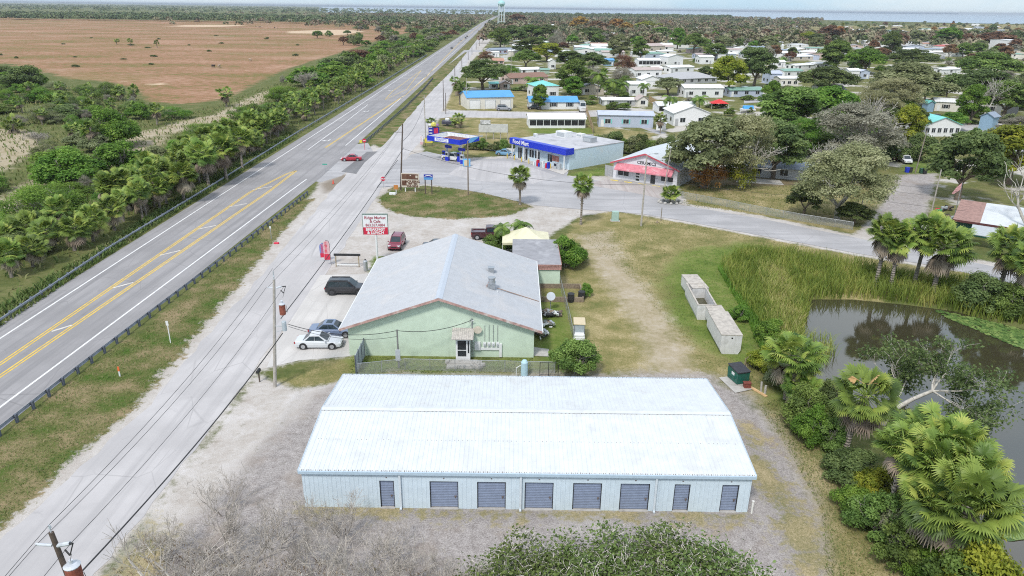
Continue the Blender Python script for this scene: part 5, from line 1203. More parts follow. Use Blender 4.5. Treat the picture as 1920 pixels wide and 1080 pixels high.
for i in range(26):   # dark tussocks dotted over the pasture
    px, py = rnd.uniform(0, 640), rnd.uniform(62, 140)
    if px > 420 and py > 110: continue
    x, y = G(px, py)
    tree_at(x, y, rnd.uniform(.7,1.6), rnd.uniform(2,5), 'bush', 'dark', 'small dark tussock dotted over the brown pasture', 'l', 'tussock', 's', 'tussocks in the pasture', 'bush')
# pasture gate
gq = G(190, 300); t = thing('pasture_gate', 'grey tubular cattle gate across the dirt track', 'gate', gq)
gw = 44*MPP(190,300)
for z in (.3,.6,.9,1.2): MB().tube((0,0,z),(gw,-.5,z),.035,n=5).build('rail', galv, t)
for s in (0,1): MB().tube((gw*s,-.5*s,0),(gw*s,-.5*s,1.4),.06,n=6).build('post', wood, t)
# cattle far away
cowm = mat('cow_hide', (0.03,0.026,0.025), .8, .3); cowt = mat('cow_tan', (0.42,0.33,0.25), .8, .2)
def cow_mesh(m):
    v = [(0,0,.95),(.9,0,1.0),(1.25,0,1.25),(1.6,0,1.15),(-.75,0,.98),(-.85,0,.4),(.7,.22,.5),(.7,.22,0),(.7,-.22,.5),(.7,-.22,0),(-.65,.22,.55),(-.62,.22,0),(-.65,-.22,.55),(-.62,-.22,0),(.72,0,.85),(-.68,0,.85)]
    mb = MB()
    for a, b, r0, r1 in ((4,0,.34,.38),(0,1,.38,.32),(1,2,.26,.17),(2,3,.17,.10),(14,6,.18,.09),(6,7,.09,.05),(14,8,.18,.09),(8,9,.09,.05),(15,10,.2,.1),(10,11,.09,.05),(15,12,.2,.1),(12,13,.09,.05),(4,5,.05,.03)): mb.tube(v[a], v[b], r0, r1, 7)
    me = mb.mesh('cow', m, True); return me
cms = [cow_mesh(cowm), cow_mesh(cowt)]
for i in range(12):
    px = [480,484,488,492,515,520,400,411,500,470,210,116][i]; py = [51,51.5,52,52,53,53.5,127,127,43,115,37,35][i]
    tag(link('cow', cms[i % 2], None, (*G(px, py), 0), rnd.random()*6.28, 1.25), 'tiny grazing cow far out on the brown pasture', 'cow', 'cattle on the pasture')

# ================================================================== POND PLANTS
REED = P((1350,500),(1395,474),(1470,476),(1600,500),(1700,522),(1800,530),(1900,552),(1960,580),(1940,612),(1850,596),(1790,580),(1700,566),(1600,556),(1520,558),(1512,600),(1500,645),(1470,668),(1440,640),(1410,590),(1370,540))
def scatter(poly, n, rng):
    P_ = np.array(poly); lo, hi = P_.min(0), P_.max(0); out = np.zeros((0, 2))
    while len(out) < n:
        q = lo+(hi-lo)*rng.random((n, 2)); q = q[sdf(q[:, 0], q[:, 1], poly) > 0]; out = np.vstack([out, q])
    return out[:n]
reedmat = leafmat('reed', [(0.11,0.18,0.03), (0.23,0.31,0.06), (0.42,0.41,0.12), (0.55,0.46,0.23)], .6, .25)
def blades(name, poly, n, h, wd, m, seed, z0=-.3, tint=(.0, .9), lean=.25, clump=.5):
    rng = np.random.default_rng(seed); q = scatter(poly, n, rng)
    cl = np.sin(q[:, 0]*1.1+np.sin(q[:, 1]*.7)*2)*np.cos(q[:, 1]*.9+q[:, 0]*.3)*.5+.5
    hh = h*(.55+.5*rng.random(n))*(1-clump*.35+clump*.5*cl); a = rng.random(n)*6.28; dx, dy = np.cos(a)*lean*hh, np.sin(a)*lean*hh
    b = rng.random(n)*6.28; wx, wy = np.cos(b)*wd/2, np.sin(b)*wd/2; V = np.zeros((n, 6, 3))
    for k, (t_, ww) in enumerate(((0,1),(0.6,.8),(1,.12))):
        px = q[:, 0]+dx*t_**2*(rng.random(n)*.2+.9); py = q[:, 1]+dy*t_**2; pz = z0+hh*(t_-(.18*t_**3))
        V[:, 2*k] = np.stack([px-wx*ww, py-wy*ww, pz], 1); V[:, 2*k+1] = np.stack([px+wx*ww, py+wy*ww, pz], 1)
    i = np.arange(n)[:, None]*6; Fq = np.concatenate([i+np.array([[0,1,3,2]]), i+np.array([[2,3,5,4]])])
    v = np.repeat(np.clip(tint[0]+(tint[1]-tint[0])*(.6*(1-cl)+.4*rng.random(n))+rng.normal(0,.08,n),0,1), 6)
    o = link(name, npmesh(name, V.reshape(-1, 3), Fq, m, v)); o['kind'] = 'stuff'; return o
blades('reeds', REED, 16000, 2.8, .085, reedmat, 3, tint=(0,.78))
blades('reeds', P((1420,500),(1470,520),(1500,600),(1500,650),(1470,680),(1445,640),(1430,560)), 4200, 2.6, .08, reedmat, 4, tint=(.35, 1.0))
blades('shore_grass', P((1345,505),(1385,478),(1420,560),(1450,640),(1480,700),(1440,690),(1400,600)), 5000, 1.1, .07, LEAF['bright'], 5, 0, (.1,.9), .5)
blades('reeds', P((1495,620),(1560,635),(1570,665),(1510,690),(1490,660)), 500, 1.7, .05, reedmat, 6, tint=(.1,.7), lean=.5)
# lily pads
pad = leafmat('lily_pad', [(0.06,0.12,0.035), (0.13,0.22,0.06), (0.24,0.32,0.10)], .3, .05)
def pads(poly, n, seed, r=(.14, .32)):
    rng = np.random.default_rng(seed); q = scatter(poly, n, rng); V = []; Fq = []; vv = []
    for x, y in q:
        rr = rng.uniform(*r); a0 = rng.random()*6.28; b = len(V); t0 = rng.random(); z = -.335+rng.random()*.03; tl = rng.normal(0, .05)
        for k in range(8): a = a0+.35+k*(5.6/7); V.append((x+rr*math.cos(a), y+rr*math.sin(a), z+rr*tl*math.cos(a)+.01))
        V.append((x, y, z)); 
        for k in range(0, 7): Fq.append((b+8, b+k, b+k+1, b+8) if False else (b+k, b+k+1, b+8, b+8))
        vv += [t0]*9
    me = bpy.data.meshes.new('lily_pads'); me.from_pydata(V, [], [(f[0], f[1], f[2]) for f in Fq]); a = me.attributes.new('v','FLOAT','POINT'); a.data.foreach_set('value', vv); me.materials.append(pad)
    o = link('lily_pads', me); o['kind'] = 'stuff'
pads(P((1755,576),(1850,596),(1930,616),(2010,650),(1960,662),(1900,642),(1840,616),(1780,592)), 900, 8); pads(P((1870,960),(1910,965),(1915,1000),(1880,1000)), 40, 9, (.3,.6)); pads(P((1495,640),(1520,635),(1525,655),(1500,665)), 50, 10)
# cluster of palms by the road
for px, pb, pt, wd, lab in ((1641,538,400,84,'cabbage palm standing left in the clump between road and reeds'),(1668,545,420,80,'low cabbage palm second from left in the clump above the reeds'),(1712,540,400,82,'cabbage palm at the back of the clump above the reeds'),(1748,552,418,104,'largest bright cabbage palm at the right of the clump above the reeds'),(1868,562,424,100,'cabbage palm in front of the green metal building'),(1905,585,450,100,'cabbage palm cut by the right edge above the lily pads')):
    palm(px, pb, pt, wd, lab, True)
for px, pb, pt, wd, col in ((1840,575,515,100,'dark'),(1895,590,530,90,'mid')): tree(px, pb, pt, wd, 'bush', col, 'dark undergrowth shrub below the palms right of the reeds' if col == 'dark' else 'green shrub at the right edge below the palms and above the lily pads', name='shrub', trunk='s', cat='bush')
# right bank palms (near)
palm(1474, 748, 622, 120, 'large cabbage palm with hanging brown skirt beside the dumpster', True)
palm(1582, 856, 692, 135, 'cabbage palm with two dead golden fronds and a clear leaning trunk', True, trunk=1)
for px, pb, pt, wd, lab in ((1700,960,770,150,'upper cabbage palm of the big clump on the right bank'),(1745,985,785,160,'middle cabbage palm of the big clump on the right bank'),(1668,930,775,110,'left small cabbage palm of the clump on the right bank'),(1775,1090,880,185,'lowest and largest cabbage palm of the clump on the right bank'),(1720,1075,905,130,'palm tucked left of the lowest palm on the right bank'),(1715,1010,812,150,'shaggy palm in the very middle of the right bank clump'),(1790,1030,835,150,'palm leaning toward the water in the right bank clump'),(1660,990,800,105,'low palm with brown fronds at the grass side of the right bank clump'),(1500,765,690,80,'small palm sprouting behind the dumpster palm')):
    palm(px, pb, pt, wd, lab, True)
a = fan_palm_crown(78, 1.5, 3, 24, .12); gold = leafmat('gold_frond', [(0.45,0.30,0.10),(0.62,0.44,0.20)], .8, .15)
x, y = G(1582, 856); hh = HZ(1582, 856, 700)
t = thing('dead_frond', 'two golden dead fronds sticking up in the palm crown by the water', 'palm frond', (x, y-.2, hh-.7)); link('frond', npmesh('frond', [np.array(q)*np.array([1,.6,1]) for q in a[0]], a[1], gold, a[2]), t, (.2,-.3,.05), 0, 1.15)
for px, pb, pt, wd, shp, col, lab in ((1635,940,880,80,'bush','yellow','yellow green sapling between the clear trunk palm and the big clump'),(1555,840,780,70,'bush','mid','leafy shrub at the grass edge below the clear trunk palm'),(1680,1020,950,80,'bush','olive','olive shrub under the grass side of the palm clump'),(1740,1100,1030,90,'bush','bright','bright shrub below the palm clump at the bottom edge'),(1835,1080,1000,80,'bush','yellow','yellow shrub between the lowest palm and the water'),(1460,720,680,60,'bush','olive','olive brush behind the dumpster'),(1510,800,725,90,'bush','mid','green shrub below the large palm by the dumpster'),(1520,830,760,70,'bush','bright','bright leafy shrub left of the clear trunk palm'),(1600,900,850,110,'bush','dark','dark palmetto thicket under the clear trunk palm'),(1640,1000,920,110,'bush','mid','leafy shrub at the foot of the big palm clump'),(1600,960,915,80,'bush','bright','light green sapling at the grass edge by the palm clump'),(1690,1060,980,110,'bush','mid','green shrub between grass and the lowest palm'),(1815,1150,1000,140,'bush','yellow','yellow green shrub at the lower right corner by the water'),(1790,1160,1040,150,'bush','mid','green shrub at the bottom edge below the lowest palm'),(1560,770,715,70,'bush','dark','dark shrub at the water edge behind the large palm'),(1430,690,650,60,'bush','yellow','yellow green ferny shrub between vaults and reeds'),(1445,640,600,60,'bush','bright','light shrub among the reeds near the vaults'),(1385,600,570,40,'bush','bright','small leafy shrub at the edge of the reeds')):
    tree(px, pb, pt, wd, shp, col, lab, 'n', 'shrub', 's', None, 'bush')
# leaning tree over the water
x, y = G(1655, 795); t = thing('leaning_tree', 'sparse dark tree leaning from the palms out over the pond', 'tree', (x, y))
tips = []; out = []; rr_ = random.Random(9)
def rel(px, py, z): q = G(px, py, z); return (q[0]-x, q[1]-y, z)
nA_, nB_, nC_ = rel(1672, 770, 1.6), rel(1712, 748, 2.6), rel(1748, 733, 3.2)
out.append(([(0,0,-.2), nA_, nB_, nC_], [.22,.20,.17,.14]))
for d_, L_ in (((.9,.5,.5),2.6),((.9,-.5,.2),2.8),((.6,.9,.4),2.4),((1,0,.1),2.4),((.5,-1,0),2.6),((.2,.7,.6),2.0)): branches(rr_, nC_, d_, L_, .09, 3, out, .55, .02, 3, (3,4), .014, tips)
for d_, L_ in (((-.1,1,.35),2.4),((-.5,.8,.3),2.2),((.3,.9,.2),2.4)): branches(rr_, rel(1690, 735, 1.6), d_, L_, .07, 3, out, .55, .02, 3, (3,4), .014, tips)
out.append(([(0,0,.1), rel(1690, 735, 1.6)], [.14,.08]))
mb = MB()
for pts, rad in out:
    for i in range(len(pts)-1): mb.tube(pts[i], pts[i+1], rad[i], rad[i+1], 6 if rad[i] > .06 else 3, cap=False)
mb.build('trunk', palebark, t, True)
def tip_leaves(name, tips, per, sz, m, seed, parent, spread=.35):
    rng = np.random.default_rng(seed); T = np.repeat(np.array(tips), per, 0); n = len(T)
    pos = T+rng.normal(0, spread, (n, 3))*np.array([1,1,.6]); nr = unit(rng.normal(size=(n,3))+np.array([0,0,1.0])); V, Fq = leafquads(rng, pos, nr, sz)
    tv = np.repeat(rng.random(len(tips)), per)*.7+.15*rng.random(n)
    return link(name, npmesh(name, V, Fq, m, np.repeat(tv, 4)), parent)
tip_leaves('crown', tips, 9, .16, LEAF['dark'], 4, t, .30)
# ================================================================== FOREGROUND THICKETS
twigm = mat('twig_grey', (0.56,0.52,0.465), .95, .25, 5)
twigm2 = mat('twig_brown', (0.40,0.36,0.315), .95, .25, 5)
def thicket(label, x, y, seed, m, depth=6, L=2.3, r=.10, leafy=None, per=4, sz=.13, ht=1.0, kids=(3,4), stems=5, spread=.62, rmin=.009, scale=1.0):
    rng = random.Random(seed); out = []; tips = []
    for s in range(stems):
        a = 6.28*s/stems+rng.random(); b0 = (math.cos(a)*.5, math.sin(a)*.5, -.2)
        branches(rng, b0, (math.cos(a)*.65, math.sin(a)*.65, 1.0), L*rng.uniform(.8,1.2)*ht, r*rng.uniform(.7,1.2), depth-1, out, spread, .16, 3, kids, rmin, tips)
    mb = MB()
    for pts, rad in out:
        for i in range(len(pts)-1): mb.mat(0 if rad[i] > .021 else 1).tube(pts[i], pts[i+1], rad[i], rad[i+1], 5 if rad[i] > .05 else 3, cap=False)
    t = thing('tree' if leafy else 'bare_tree', label, 'tree', (x, y), 0, None, scale); mb.build('branches', [m, twigm2 if not leafy else twigm], t)
    if leafy: tip_leaves('leaves', tips, per, sz, leafy, seed, t, .22)
    return t
for i, (px, py, s, mm, lab) in enumerate(((330,1110,1.15,twigm,'pale leafless tree at the lower left beside the road'),(455,1065,1.2,twigm2,'brownish leafless tree left of the storage shed front'),(560,1150,1.15,twigm,'pale leafless tree below the left end of the storage shed'),(690,1130,1.1,twigm,'pale leafless tree right of the others at the bottom edge'),(520,1020,.8,twigm2,'small leafless shrub close to the left corner of the storage shed'),(640,1000,.75,twigm2,'thin leafless sapling in front of the first storage door'),(420,960,.75,twigm2,'low leafless brush on the gravel near the road'),(780,1150,.95,twigm2,'brownish leafless tree at the bottom centre left'),(300,1045,.7,twigm,'low pale brush at the lower left road edge'),(600,1075,.95,twigm,'pale forked leafless tree in front of the first storage door'),(730,1050,.7,twigm2,'thin brown brush in front of the second storage door'),(840,1120,.7,twigm2,'sparse brush at the left of the green foreground trees'),(380,1180,1.2,twigm,'large pale limbed tree at the bottom edge near the road'),(500,1200,1.2,twigm,'large pale limbed tree at the bottom edge left of centre'))):
    x, y = G(px, py); thicket(lab, x, y, 500+i, mm, 5, 2.0, .085, kids=(3,4) if i % 2 else (3,3), scale=s*.92, rmin=.011, stems=5)
gl = leafmat('small_oak_leaf', [(0.07,0.11,0.03), (0.135,0.195,0.05), (0.24,0.32,0.095)], .55, .2)
for i, (px, py, s, lab) in enumerate(((960,1150,1.0,'small leaved green tree at the bottom edge left of centre'),(1110,1100,1.0,'green tree at the bottom edge in front of the middle doors'),(1130,1165,1.1,'green tree at the very bottom centre'),(1260,1110,1.1,'broad green tree in front of the right hand doors'),(1340,1160,1.1,'green tree at the bottom right of the storage shed'),(1040,1180,1.0,'low green tree at the bottom edge near the white sand patch'),(1430,1200,1.0,'rightmost green tree at the bottom edge by the track'),(1190,1070,.75,'small green shrub tree closest to the middle doors'),(1320,1090,.8,'low green shrub tree closest to the right hand small door'),(1040,1110,.8,'low green shrub tree left of the others near the white sand'),(930,1120,.65,'leftmost low green shrub tree at the bottom edge'))):
    x, y = G(px, py); thicket(lab, x, y, 600+i, twigm, 5, 1.75, .085, gl, 2, .125, kids=(3,4), scale=(s*1.15, s*1.15, s*.74), rmin=.012, stems=6, spread=.75)
# shrubs round the cafe
x, y = G(1080, 700); tree_at(x, y, 3.6, 4.6, 'bush', 'mid', 'round glossy green bush behind the storage shed by the golf cart', name='shrub', trunk='s', cat='bush')
for px, pb, pt, wd, col, lab in ((1060,500,440,70,'bright','yellow green hedge bush right of the canopy tent'),(1078,490,455,45,'mid','green hedge bush at the outer corner behind the cafe annex'),(930,470,440,60,'mid','leafy shrub behind the cafe right roof edge'),(1099,555,530,22,'bright','small bright sapling right of the garden bed')):
    tree(px, pb, pt, wd, 'bush', col, lab, name='shrub', trunk='s', cat='bush')
feather_palm(944, 470, 418, 42, 'young feather palm beside the maroon pickup'); feather_palm(975, 465, 412, 46, 'young feather palm behind the canopy tent')
# ================================================================== PALMS ON THE ISLAND
palm(975, 384, 309, 50, 'cabbage palm on the grass island left of the other roadside palm', True, trunk=0)
palm(1089, 421, 324, 50, 'tall cabbage palm with clear trunk at the corner of the driveway', True, trunk=0)
palm(1256, 380, 346, 42, 'squat fan palm in a ring of stones beside the ceramics shop', True, dead=False)
t = thing('stone_ring', 'ring of pale stones around the squat fan palm', 'stones', G(1256,380))
for k in range(12): a = k*.52; o = MB().rev([(.1,0),(.28,.1),(.25,.3),(.1,.4)], (0,0,0), 7).build('stone', concrete, t); o.location = (2.0*math.cos(a), 1.3*math.sin(a), 0); o.rotation_euler[2] = k
palm(861, 240, 210, 32, 'dark cabbage palm on the lot behind the fuel canopy', False)
palm(808, 248, 217, 26, 'bushy palm behind the fuel price sign', False)

# ================================================================== GROUND COVER
und = leafmat('undergrowth', [(0.05,0.085,0.02), (0.11,0.165,0.04), (0.20,0.24,0.08), (0.33,0.28,0.15)], .8, .2)
def cover(name, poly, n, h, wd, m, seed, avoid=(), **kw):
    q = blades(name, poly, n, h, wd, m, seed, -.02, **kw); return q
cover('undergrowth', SCRUB, 26000, 1.0, .30, und, 31, tint=(.25,1.0), lean=.6)
cover('undergrowth', P((-60,640),(0,615),(200,482),(400,356),(560,256),(540,250),(380,345),(180,470),(-20,590)), 9000, .9, .16, und, 32, tint=(.0,.8), lean=.5)
vz = ZONES['verge']
cover('verge_grass', vz[1], 9000, .28, .05, und, 33, tint=(.25,1.0), lean=.7)
cover('verge_grass', vz[0], 3500, .30, .06, und, 34, tint=(.1,1.0), lean=.7)
cover('dry_grass', P((1085,440),(1250,412),(1400,442),(1620,484),(1400,470),(1340,500),(1420,640),(1440,730),(1330,700),(1180,520)), 9000, .22, .05, und, 35, tint=(.35,1.0), lean=.8)
cover('dry_grass', P((1420,760),(1490,740),(1560,860),(1700,1080),(1760,1200),(1560,1200),(1540,960),(1470,830)), 6000, .22, .045, und, 36, tint=(.25,1.0), lean=.8)
cover('yard_grass', P((660,670),(1000,672),(1000,699),(655,700)), 2500, .2, .05, und, 37, tint=(.1,.9), lean=.8)
cover('lot_grass', P((1280,386),(1290,346),(1560,350),(1690,345),(1610,430),(1440,404)), 5000, .3, .09, und, 38, tint=(.3,1.0), lean=.7)

cover('dry_weeds', P((190,1095),(280,1000),(420,1040),(700,1060),(880,1080),(880,1250),(190,1250)), 3000, .45, .05, leafmat('dry_weed', [(0.16,0.12,0.07),(0.27,0.21,0.13),(0.38,0.32,0.2),(0.2,0.2,0.07)], .9, .1), 39, tint=(.0,1.0), lean=.8)
# ================================================================== FUEL STATION
blue = mat('station_blue', (0.012,0.035,0.50), .35, .06); rustroof = mat('rusty_deck', (0.17,0.045,0.035), .8, .3, 2, stain=(.35,.25,.2), samt=.4)
palebluewall = mat('pale_blue_block', (0.55,0.67,0.75), .85, .05, 2, stain=(.62,.66,.68), samt=.6, sscale=.4, streak=.12)
zc = 4.4
A_, B_, D_ = G(801,263,zc), G(862,272,zc), G(898,264,zc)
ex = Vector((B_[0]-A_[0], B_[1]-A_[1], 0)); ey = Vector((D_[0]-B_[0], D_[1]-B_[1], 0)); Lx, Ly = ex.length, max(6.5, ey.length)
rz_ = math.atan2(ex.y, ex.x)
t = thing('fuel_canopy', 'blue fuel station canopy with an open rusty top on white columns', 'canopy', (*A_, 0), rz_)
fh = 1.05; mb = MB()
mb.bx(0,Lx,0,.12,zc,zc+fh).bx(0,Lx,Ly-.12,Ly,zc,zc+fh).bx(0,.12,.123,Ly-.123,zc,zc+fh).bx(Lx-.12,Lx,.123,Ly-.123,zc,zc+fh)
mb.build('fascia', blue, t); MB().bx(.123,Lx-.123,.123,Ly-.123,zc+.05,zc+.2).build('deck', mat('deck_white',(.6,.6,.6),.7,.1), t)
mb = MB(); mb.bx(.125,Lx-.125,.123,.2,zc+.21,zc+fh-.02).bx(.125,Lx-.125,Ly-.2,Ly-.123,zc+.21,zc+fh-.02).bx(.123,.2,.21,Ly-.21,zc+.21,zc+fh-.03).bx(Lx-.2,Lx-.123,.21,Ly-.21,zc+.21,zc+fh-.03); mb.build('liner', whitep, t)
MB().bx(Lx*.25,Lx*.85,Ly*.25,Ly*.8,zc+.203,zc+.55).build('rusty_panels', rustroof, t)
mb = MB()
for k in range(9): x=.3+k*(Lx-.6)/8; mb.tube((x,.14,zc+.21),(x,.5,zc+fh),.04).tube((x,Ly-.14,zc+.21),(x,Ly-.5,zc+fh),.04)
mb.build('brace', whitep, t)
for fx_ in (.3,.72): MB().bx(Lx*fx_-.2,Lx*fx_+.2,Ly*.5-.2,Ly*.5+.2,0,zc+.05).build('column', whitep, t)
pln = MB().bx(Lx*.24,Lx*.66,-.03,-.003,zc+.16,zc+fh-.16).build('name_plate', signw, t); text('lettering', 'SUNOCO', t, (Lx*.45,-.04,zc+fh*.5), .72, mat('plate_ink',(.20,.24,.55),.5,.1), bold=.015)
st_ = MB().extrude([(Ly*.45,zc+.02),(Ly*.62,zc+.02),(Ly*.95,zc+.75),(Ly*.95,zc+fh-.05),(Ly*.5,zc+fh-.05)],'x',Lx+.003,Lx+.02).build('fascia_stripe', cyan, t)
def on_apron(u, v): return (A_[0]+math.cos(rz_)*u*Lx-math.sin(rz_)*v*Ly, A_[1]+math.sin(rz_)*u*Lx+math.cos(rz_)*v*Ly)
pl = ['blue fuel pump on the left island under the canopy, street side','blue fuel pump on the left island under the canopy, shop side','blue fuel pump on the right island under the canopy, street side','blue fuel pump on the right island under the canopy, shop side']
for i, (px, py) in enumerate(((833,300),(839,302),(861,304),(867,308))):
    t = thing('fuel_pump', pl[i], 'fuel pump', G(px,py), rz_)
    MB().cbox(-.45,.45,-.3,.3,.1,1.0,.05).build('cabinet', blue, t); MB().cbox(-.42,.42,-.27,.27,1.003,2.1,.06).build('head', greyp if i%2 else blue, t); MB().bx(-.3,.3,-.29,-.272,1.35,1.85).build('display', darkgap, t); MB().bx(-.55,.55,-.4,.4,0,.098).build('plinth', concrete, t)
    MB().path([(.45,-.1,1.9),(.6,-.2,1.6),(.55,-.25,.7),(.46,-.2,1.1)], .025).build('hose', blackp, t)
for i, (px, py) in enumerate(((842,285),(867,291))):
    t = thing('pump_topper', ['dark blue oval topper sign above the left pumps','dark blue oval topper sign above the right pumps'][i], 'sign', G(px-1,py+15), rz_)
    MB().tube((-.5,0,0),(-.5,0,2.7),.05).tube((.5,0,0),(.5,0,2.7),.05).build('post', whitep, t); MB().cbox(-1.0,1.0,-.2,.2,2.703,3.3,.15).build('board', navy, t)
car('pickup_truck', 'white pickup truck filling up under the blue canopy', 850, 301, rz_+.1, paint('white',(.72,.72,.73)), 'pickup', 5.4, 1.95, 1.85, cat='truck')
tb = G(875,312); t = thing('propane_cage', 'blue and tan cage beside the lamp post at the pumps', 'cage', tb); MB().bx(-.8,.8,-.3,.3,.05,1.6).build('cage', cyan, t); MB().bx(-.5,.5,-.33,-.302,.2,1.4).build('panel', mat('tan_plastic',(0.6,.5,.33)), t)
# food mart
FL, FR, BR = G(966,295), G(1067,319), G(1154,298)
vx = Vector((FR[0]-FL[0], FR[1]-FL[1], 0)); Lf = vx.length; rf = math.atan2(vx.y, vx.x)
vy = Vector((BR[0]-FR[0], BR[1]-FR[1], 0)); Ld = abs(vy.dot(Vector((-math.sin(rf), math.cos(rf), 0))))
hf = HZ(1067,319,283)
t = thing('food_mart', 'pale blue flat roofed Food Mart with a dark blue front fascia', 'shop', (*FL, 0), rf)
MB().bx(0,Lf,0,Ld,0,hf).build('wall', palebluewall, t)
flat = mat('flat_roof', (.48,.48,.50), .9, .1, .8, stain=(.24,.24,.26), samt=.6, sscale=.25, world=True)
rf_ = MB().bx(-.1,Lf+.05,-.05,Ld+.1,hf+.003,hf+.2).build('roof', flat, t)
MB().bx(-.3,Lf+.35,-1.5,-.053,hf-.75,hf+.55).bx(Lf+.053,Lf+.35,-.05,.9,hf-.75,hf+.55).build('fascia', blue, t)
text('lettering', 'Food Mart', t, (Lf*.2,-1.52,hf-.08), 1.25, signw, bold=.03)
for a,b in ((.06,.13),(.17,.24),(.28,.36),(.385,.47),(.62,.70)):
    w_ = MB().bx(Lf*a,Lf*b,-.04,-.003,.9 if a>.26 else .1,2.5).build('window', glassd, t); MB().bx(Lf*(a+b)/2-.05,Lf*(a+b)/2+.05,-.07,-.045,.9 if a>.26 else .1,2.5).bx(Lf*a-.06,Lf*b+.06,-.07,-.045,2.503,2.6).build('frame', whitep, w_)
MB().bx(Lf*.70,Lf*.82,-.05,-.003,1.2,2.4).build('poster', mat('poster',(.45,.2,.16),.6,.4,1.2), t)
for k in (0.02,.25,.5,.98): MB().bx(Lf*k-.1,Lf*k+.1,-1.3,-1.1,0,hf-.755).build('post', whitep, t)
for (u,v,sx_,h_) in ((.28,.62,1.6,1.3),(.75,.62,1.3,1.1),(.42,.8,.9,.8),(.12,.25,.4,1.0)):
    a_ = MB().bx(Lf*u-sx_,Lf*u+sx_,Ld*v-sx_*.7,Ld*v+sx_*.7,hf+.203,hf+.2+h_).build('air_conditioner', galv if u>.5 else whitep, rf_); MB().bx(Lf*u-sx_*.8,Lf*u+sx_*.8,Ld*v-sx_*.7-.03,Ld*v-sx_*.7-.003,hf+.4,hf+.0+h_).build('grille', greyp, a_)
for k in range(7):
    px = 951+k*13.5; py = 297+k*3.2; tt_ = thing('yellow_bollard', 'yellow steel bollard in the row along the shop front', 'bollard', G(px,py), 0, 'bollards along the shop front'); MB().tube((0,0,0),(0,0,1.1),.11,n=10).build('post', mat('bollard_yellow',(.66,.50,.08),.6,.1), tt_)
t = thing('ice_chest', 'white ice chest at the left end of the shop front', 'ice chest', G(973,293), rf); MB().cbox(-1.1,1.1,-.5,.5,0,1.7,.08).build('chest', whitep, t); MB().bx(-.9,-.1,-.53,-.503,.7,1.4).bx(.1,.9,-.53,-.503,.7,1.4).build('hatch', greyp, t)
t = thing('trash_can', 'dark trash can by the shop front posts', 'trash can', G(1000,302)); MB().rev([(.3,0),(.36,.1),(.36,.9),(.25,1.1)], (0,0,0), 12).build('can', blackp, t)
t = thing('display_rack', 'cluttered rack of bottles on the walk by the shop corner', 'rack', G(1014,313), rf)
for k in range(9): MB().bx(k*.55-2.2,k*.55-1.85,-.3,.3,0,.8+.6*(k%3)/2).build('bottle_stack', [whitep,palebluewall,red,blue,greyp][k%5], t)
t = thing('newspaper_rack', 'grey vending racks near the shop right corner', 'rack', G(1047,318), rf); MB().bx(-1.2,-.3,-.3,.3,0,1.3).bx(-.1,.6,-.3,.3,0,1.3).build('box', greyp, t); MB().bx(-1.1,-.4,-.33,-.303,.7,1.2).build('window', glassd, t)
x, y = G(948, 291); car('parked_car', 'light blue sedan parked at the left of the food mart', 0, 0, -.25, paint('skyblue',(.16,.33,.50)), loc=(x, y))
# price sign
x, y = G(814, 262); zt = HZ(814,262,238); t = thing('price_sign', 'dark blue fuel price sign with a pink square behind the canopy', 'sign', (x,y)); z1 = HZ(814,262,253)
ww = 10*MPP(814,262); MB().tube((0,.15,0),(0,.15,zt),.15,n=8).build('post', whitep, t); MB().bx(-ww,ww,-.1,.1,z1,zt).build('board', navy, t); MB().bx(0,ww*.8,-.13,-.103,z1+.4,zt-.2).build('panel', mat('hot_pink',(.55,.02,.10),.5,.05), t)
for k in range(3): MB().bx(-ww*.85,-ww*.3,-.13,-.103,z1+.35+k*.75,z1+.6+k*.75).build('price_strip', signw, t)
MB().rev([(.2,0),(.75,.4),(.7,.9),(.3,1.2)], (0,0,zt+.003), 12).build('finial', mat('finial_yellow',(.6,.55,.12),.6,.3,1.5), t)
MB().rev([(.1,0),(.5,.3),(.4,.7)], (-.9,0,zt+.1), 10).build('finial', whitep, t); MB().rev([(.1,0),(.5,.3),(.4,.7)], (.9,0,zt+.1), 10).build('finial', mat('finial_purple',(.35,.2,.4),.6,.2), t)
feather('pale feather flag beside the price sign', 794, 276, 253, signw, mat('flag_pink',(.66,.40,.42)))
x,y = G(804,274); t = thing('yard_sign', 'yellow banner on posts left of the fuel canopy', 'sign', (x,y)); MB().bx(-.95,.95,-.03,.03,.8,1.9).build('banner', mat('banner_yellow',(.68,.58,.06),.6,.1), t); MB().bx(-.5,.5,-.045,-.032,1.1,1.8).build('faded_print', mat('print_grey',(.45,.42,.40),.7,.5,4), t)
for k in (-.9,.8): MB().bx(k,k+.1,.035,.1,0,2.0).build('post', wood2, t)
# billboard and town sign
x,y = G(770,360); zb=HZ(770,360,357); zt=HZ(770,360,325); ww=17*MPP(770,360); zb = .9
t = thing('billboard', 'weathered brown and cream billboard on short posts in front of the dark pole', 'billboard', (x,y), -.08)
cream2 = mat('board_cream',(.60,.54,.46),.8,.06,2); brownp = mat('board_brown',(.12,.055,.035),.8,.25,2,stain=(.25,.15,.1),samt=.5)
MB().bx(-ww,ww,0,.12,zb,zt).build('board', cream2, t)
for k in (-.6,.5): MB().bx(ww*k-.08,ww*k+.08,.125,.28,0,zt-.2).build('post', whitep, t)
zh=(zb+zt)/2
MB().bx(-ww*.93,ww*.88,-.02,-.003,zh+.18,zt-.15).build('upper_panel', brownp, t); MB().bx(-ww*.93,-ww*.42,-.02,-.003,zb+.3,zh-.05).build('lower_panel', brownp, t)
hh_=(zh-zb); text('lettering','HOUSING',t,(ww*.25,-.01,zb+hh_*.80),.62,brownp,bold=.03); text('lettering','763-2626',t,(ww*.22,-.01,zb+hh_*.17),.55,brownp,bold=.03)
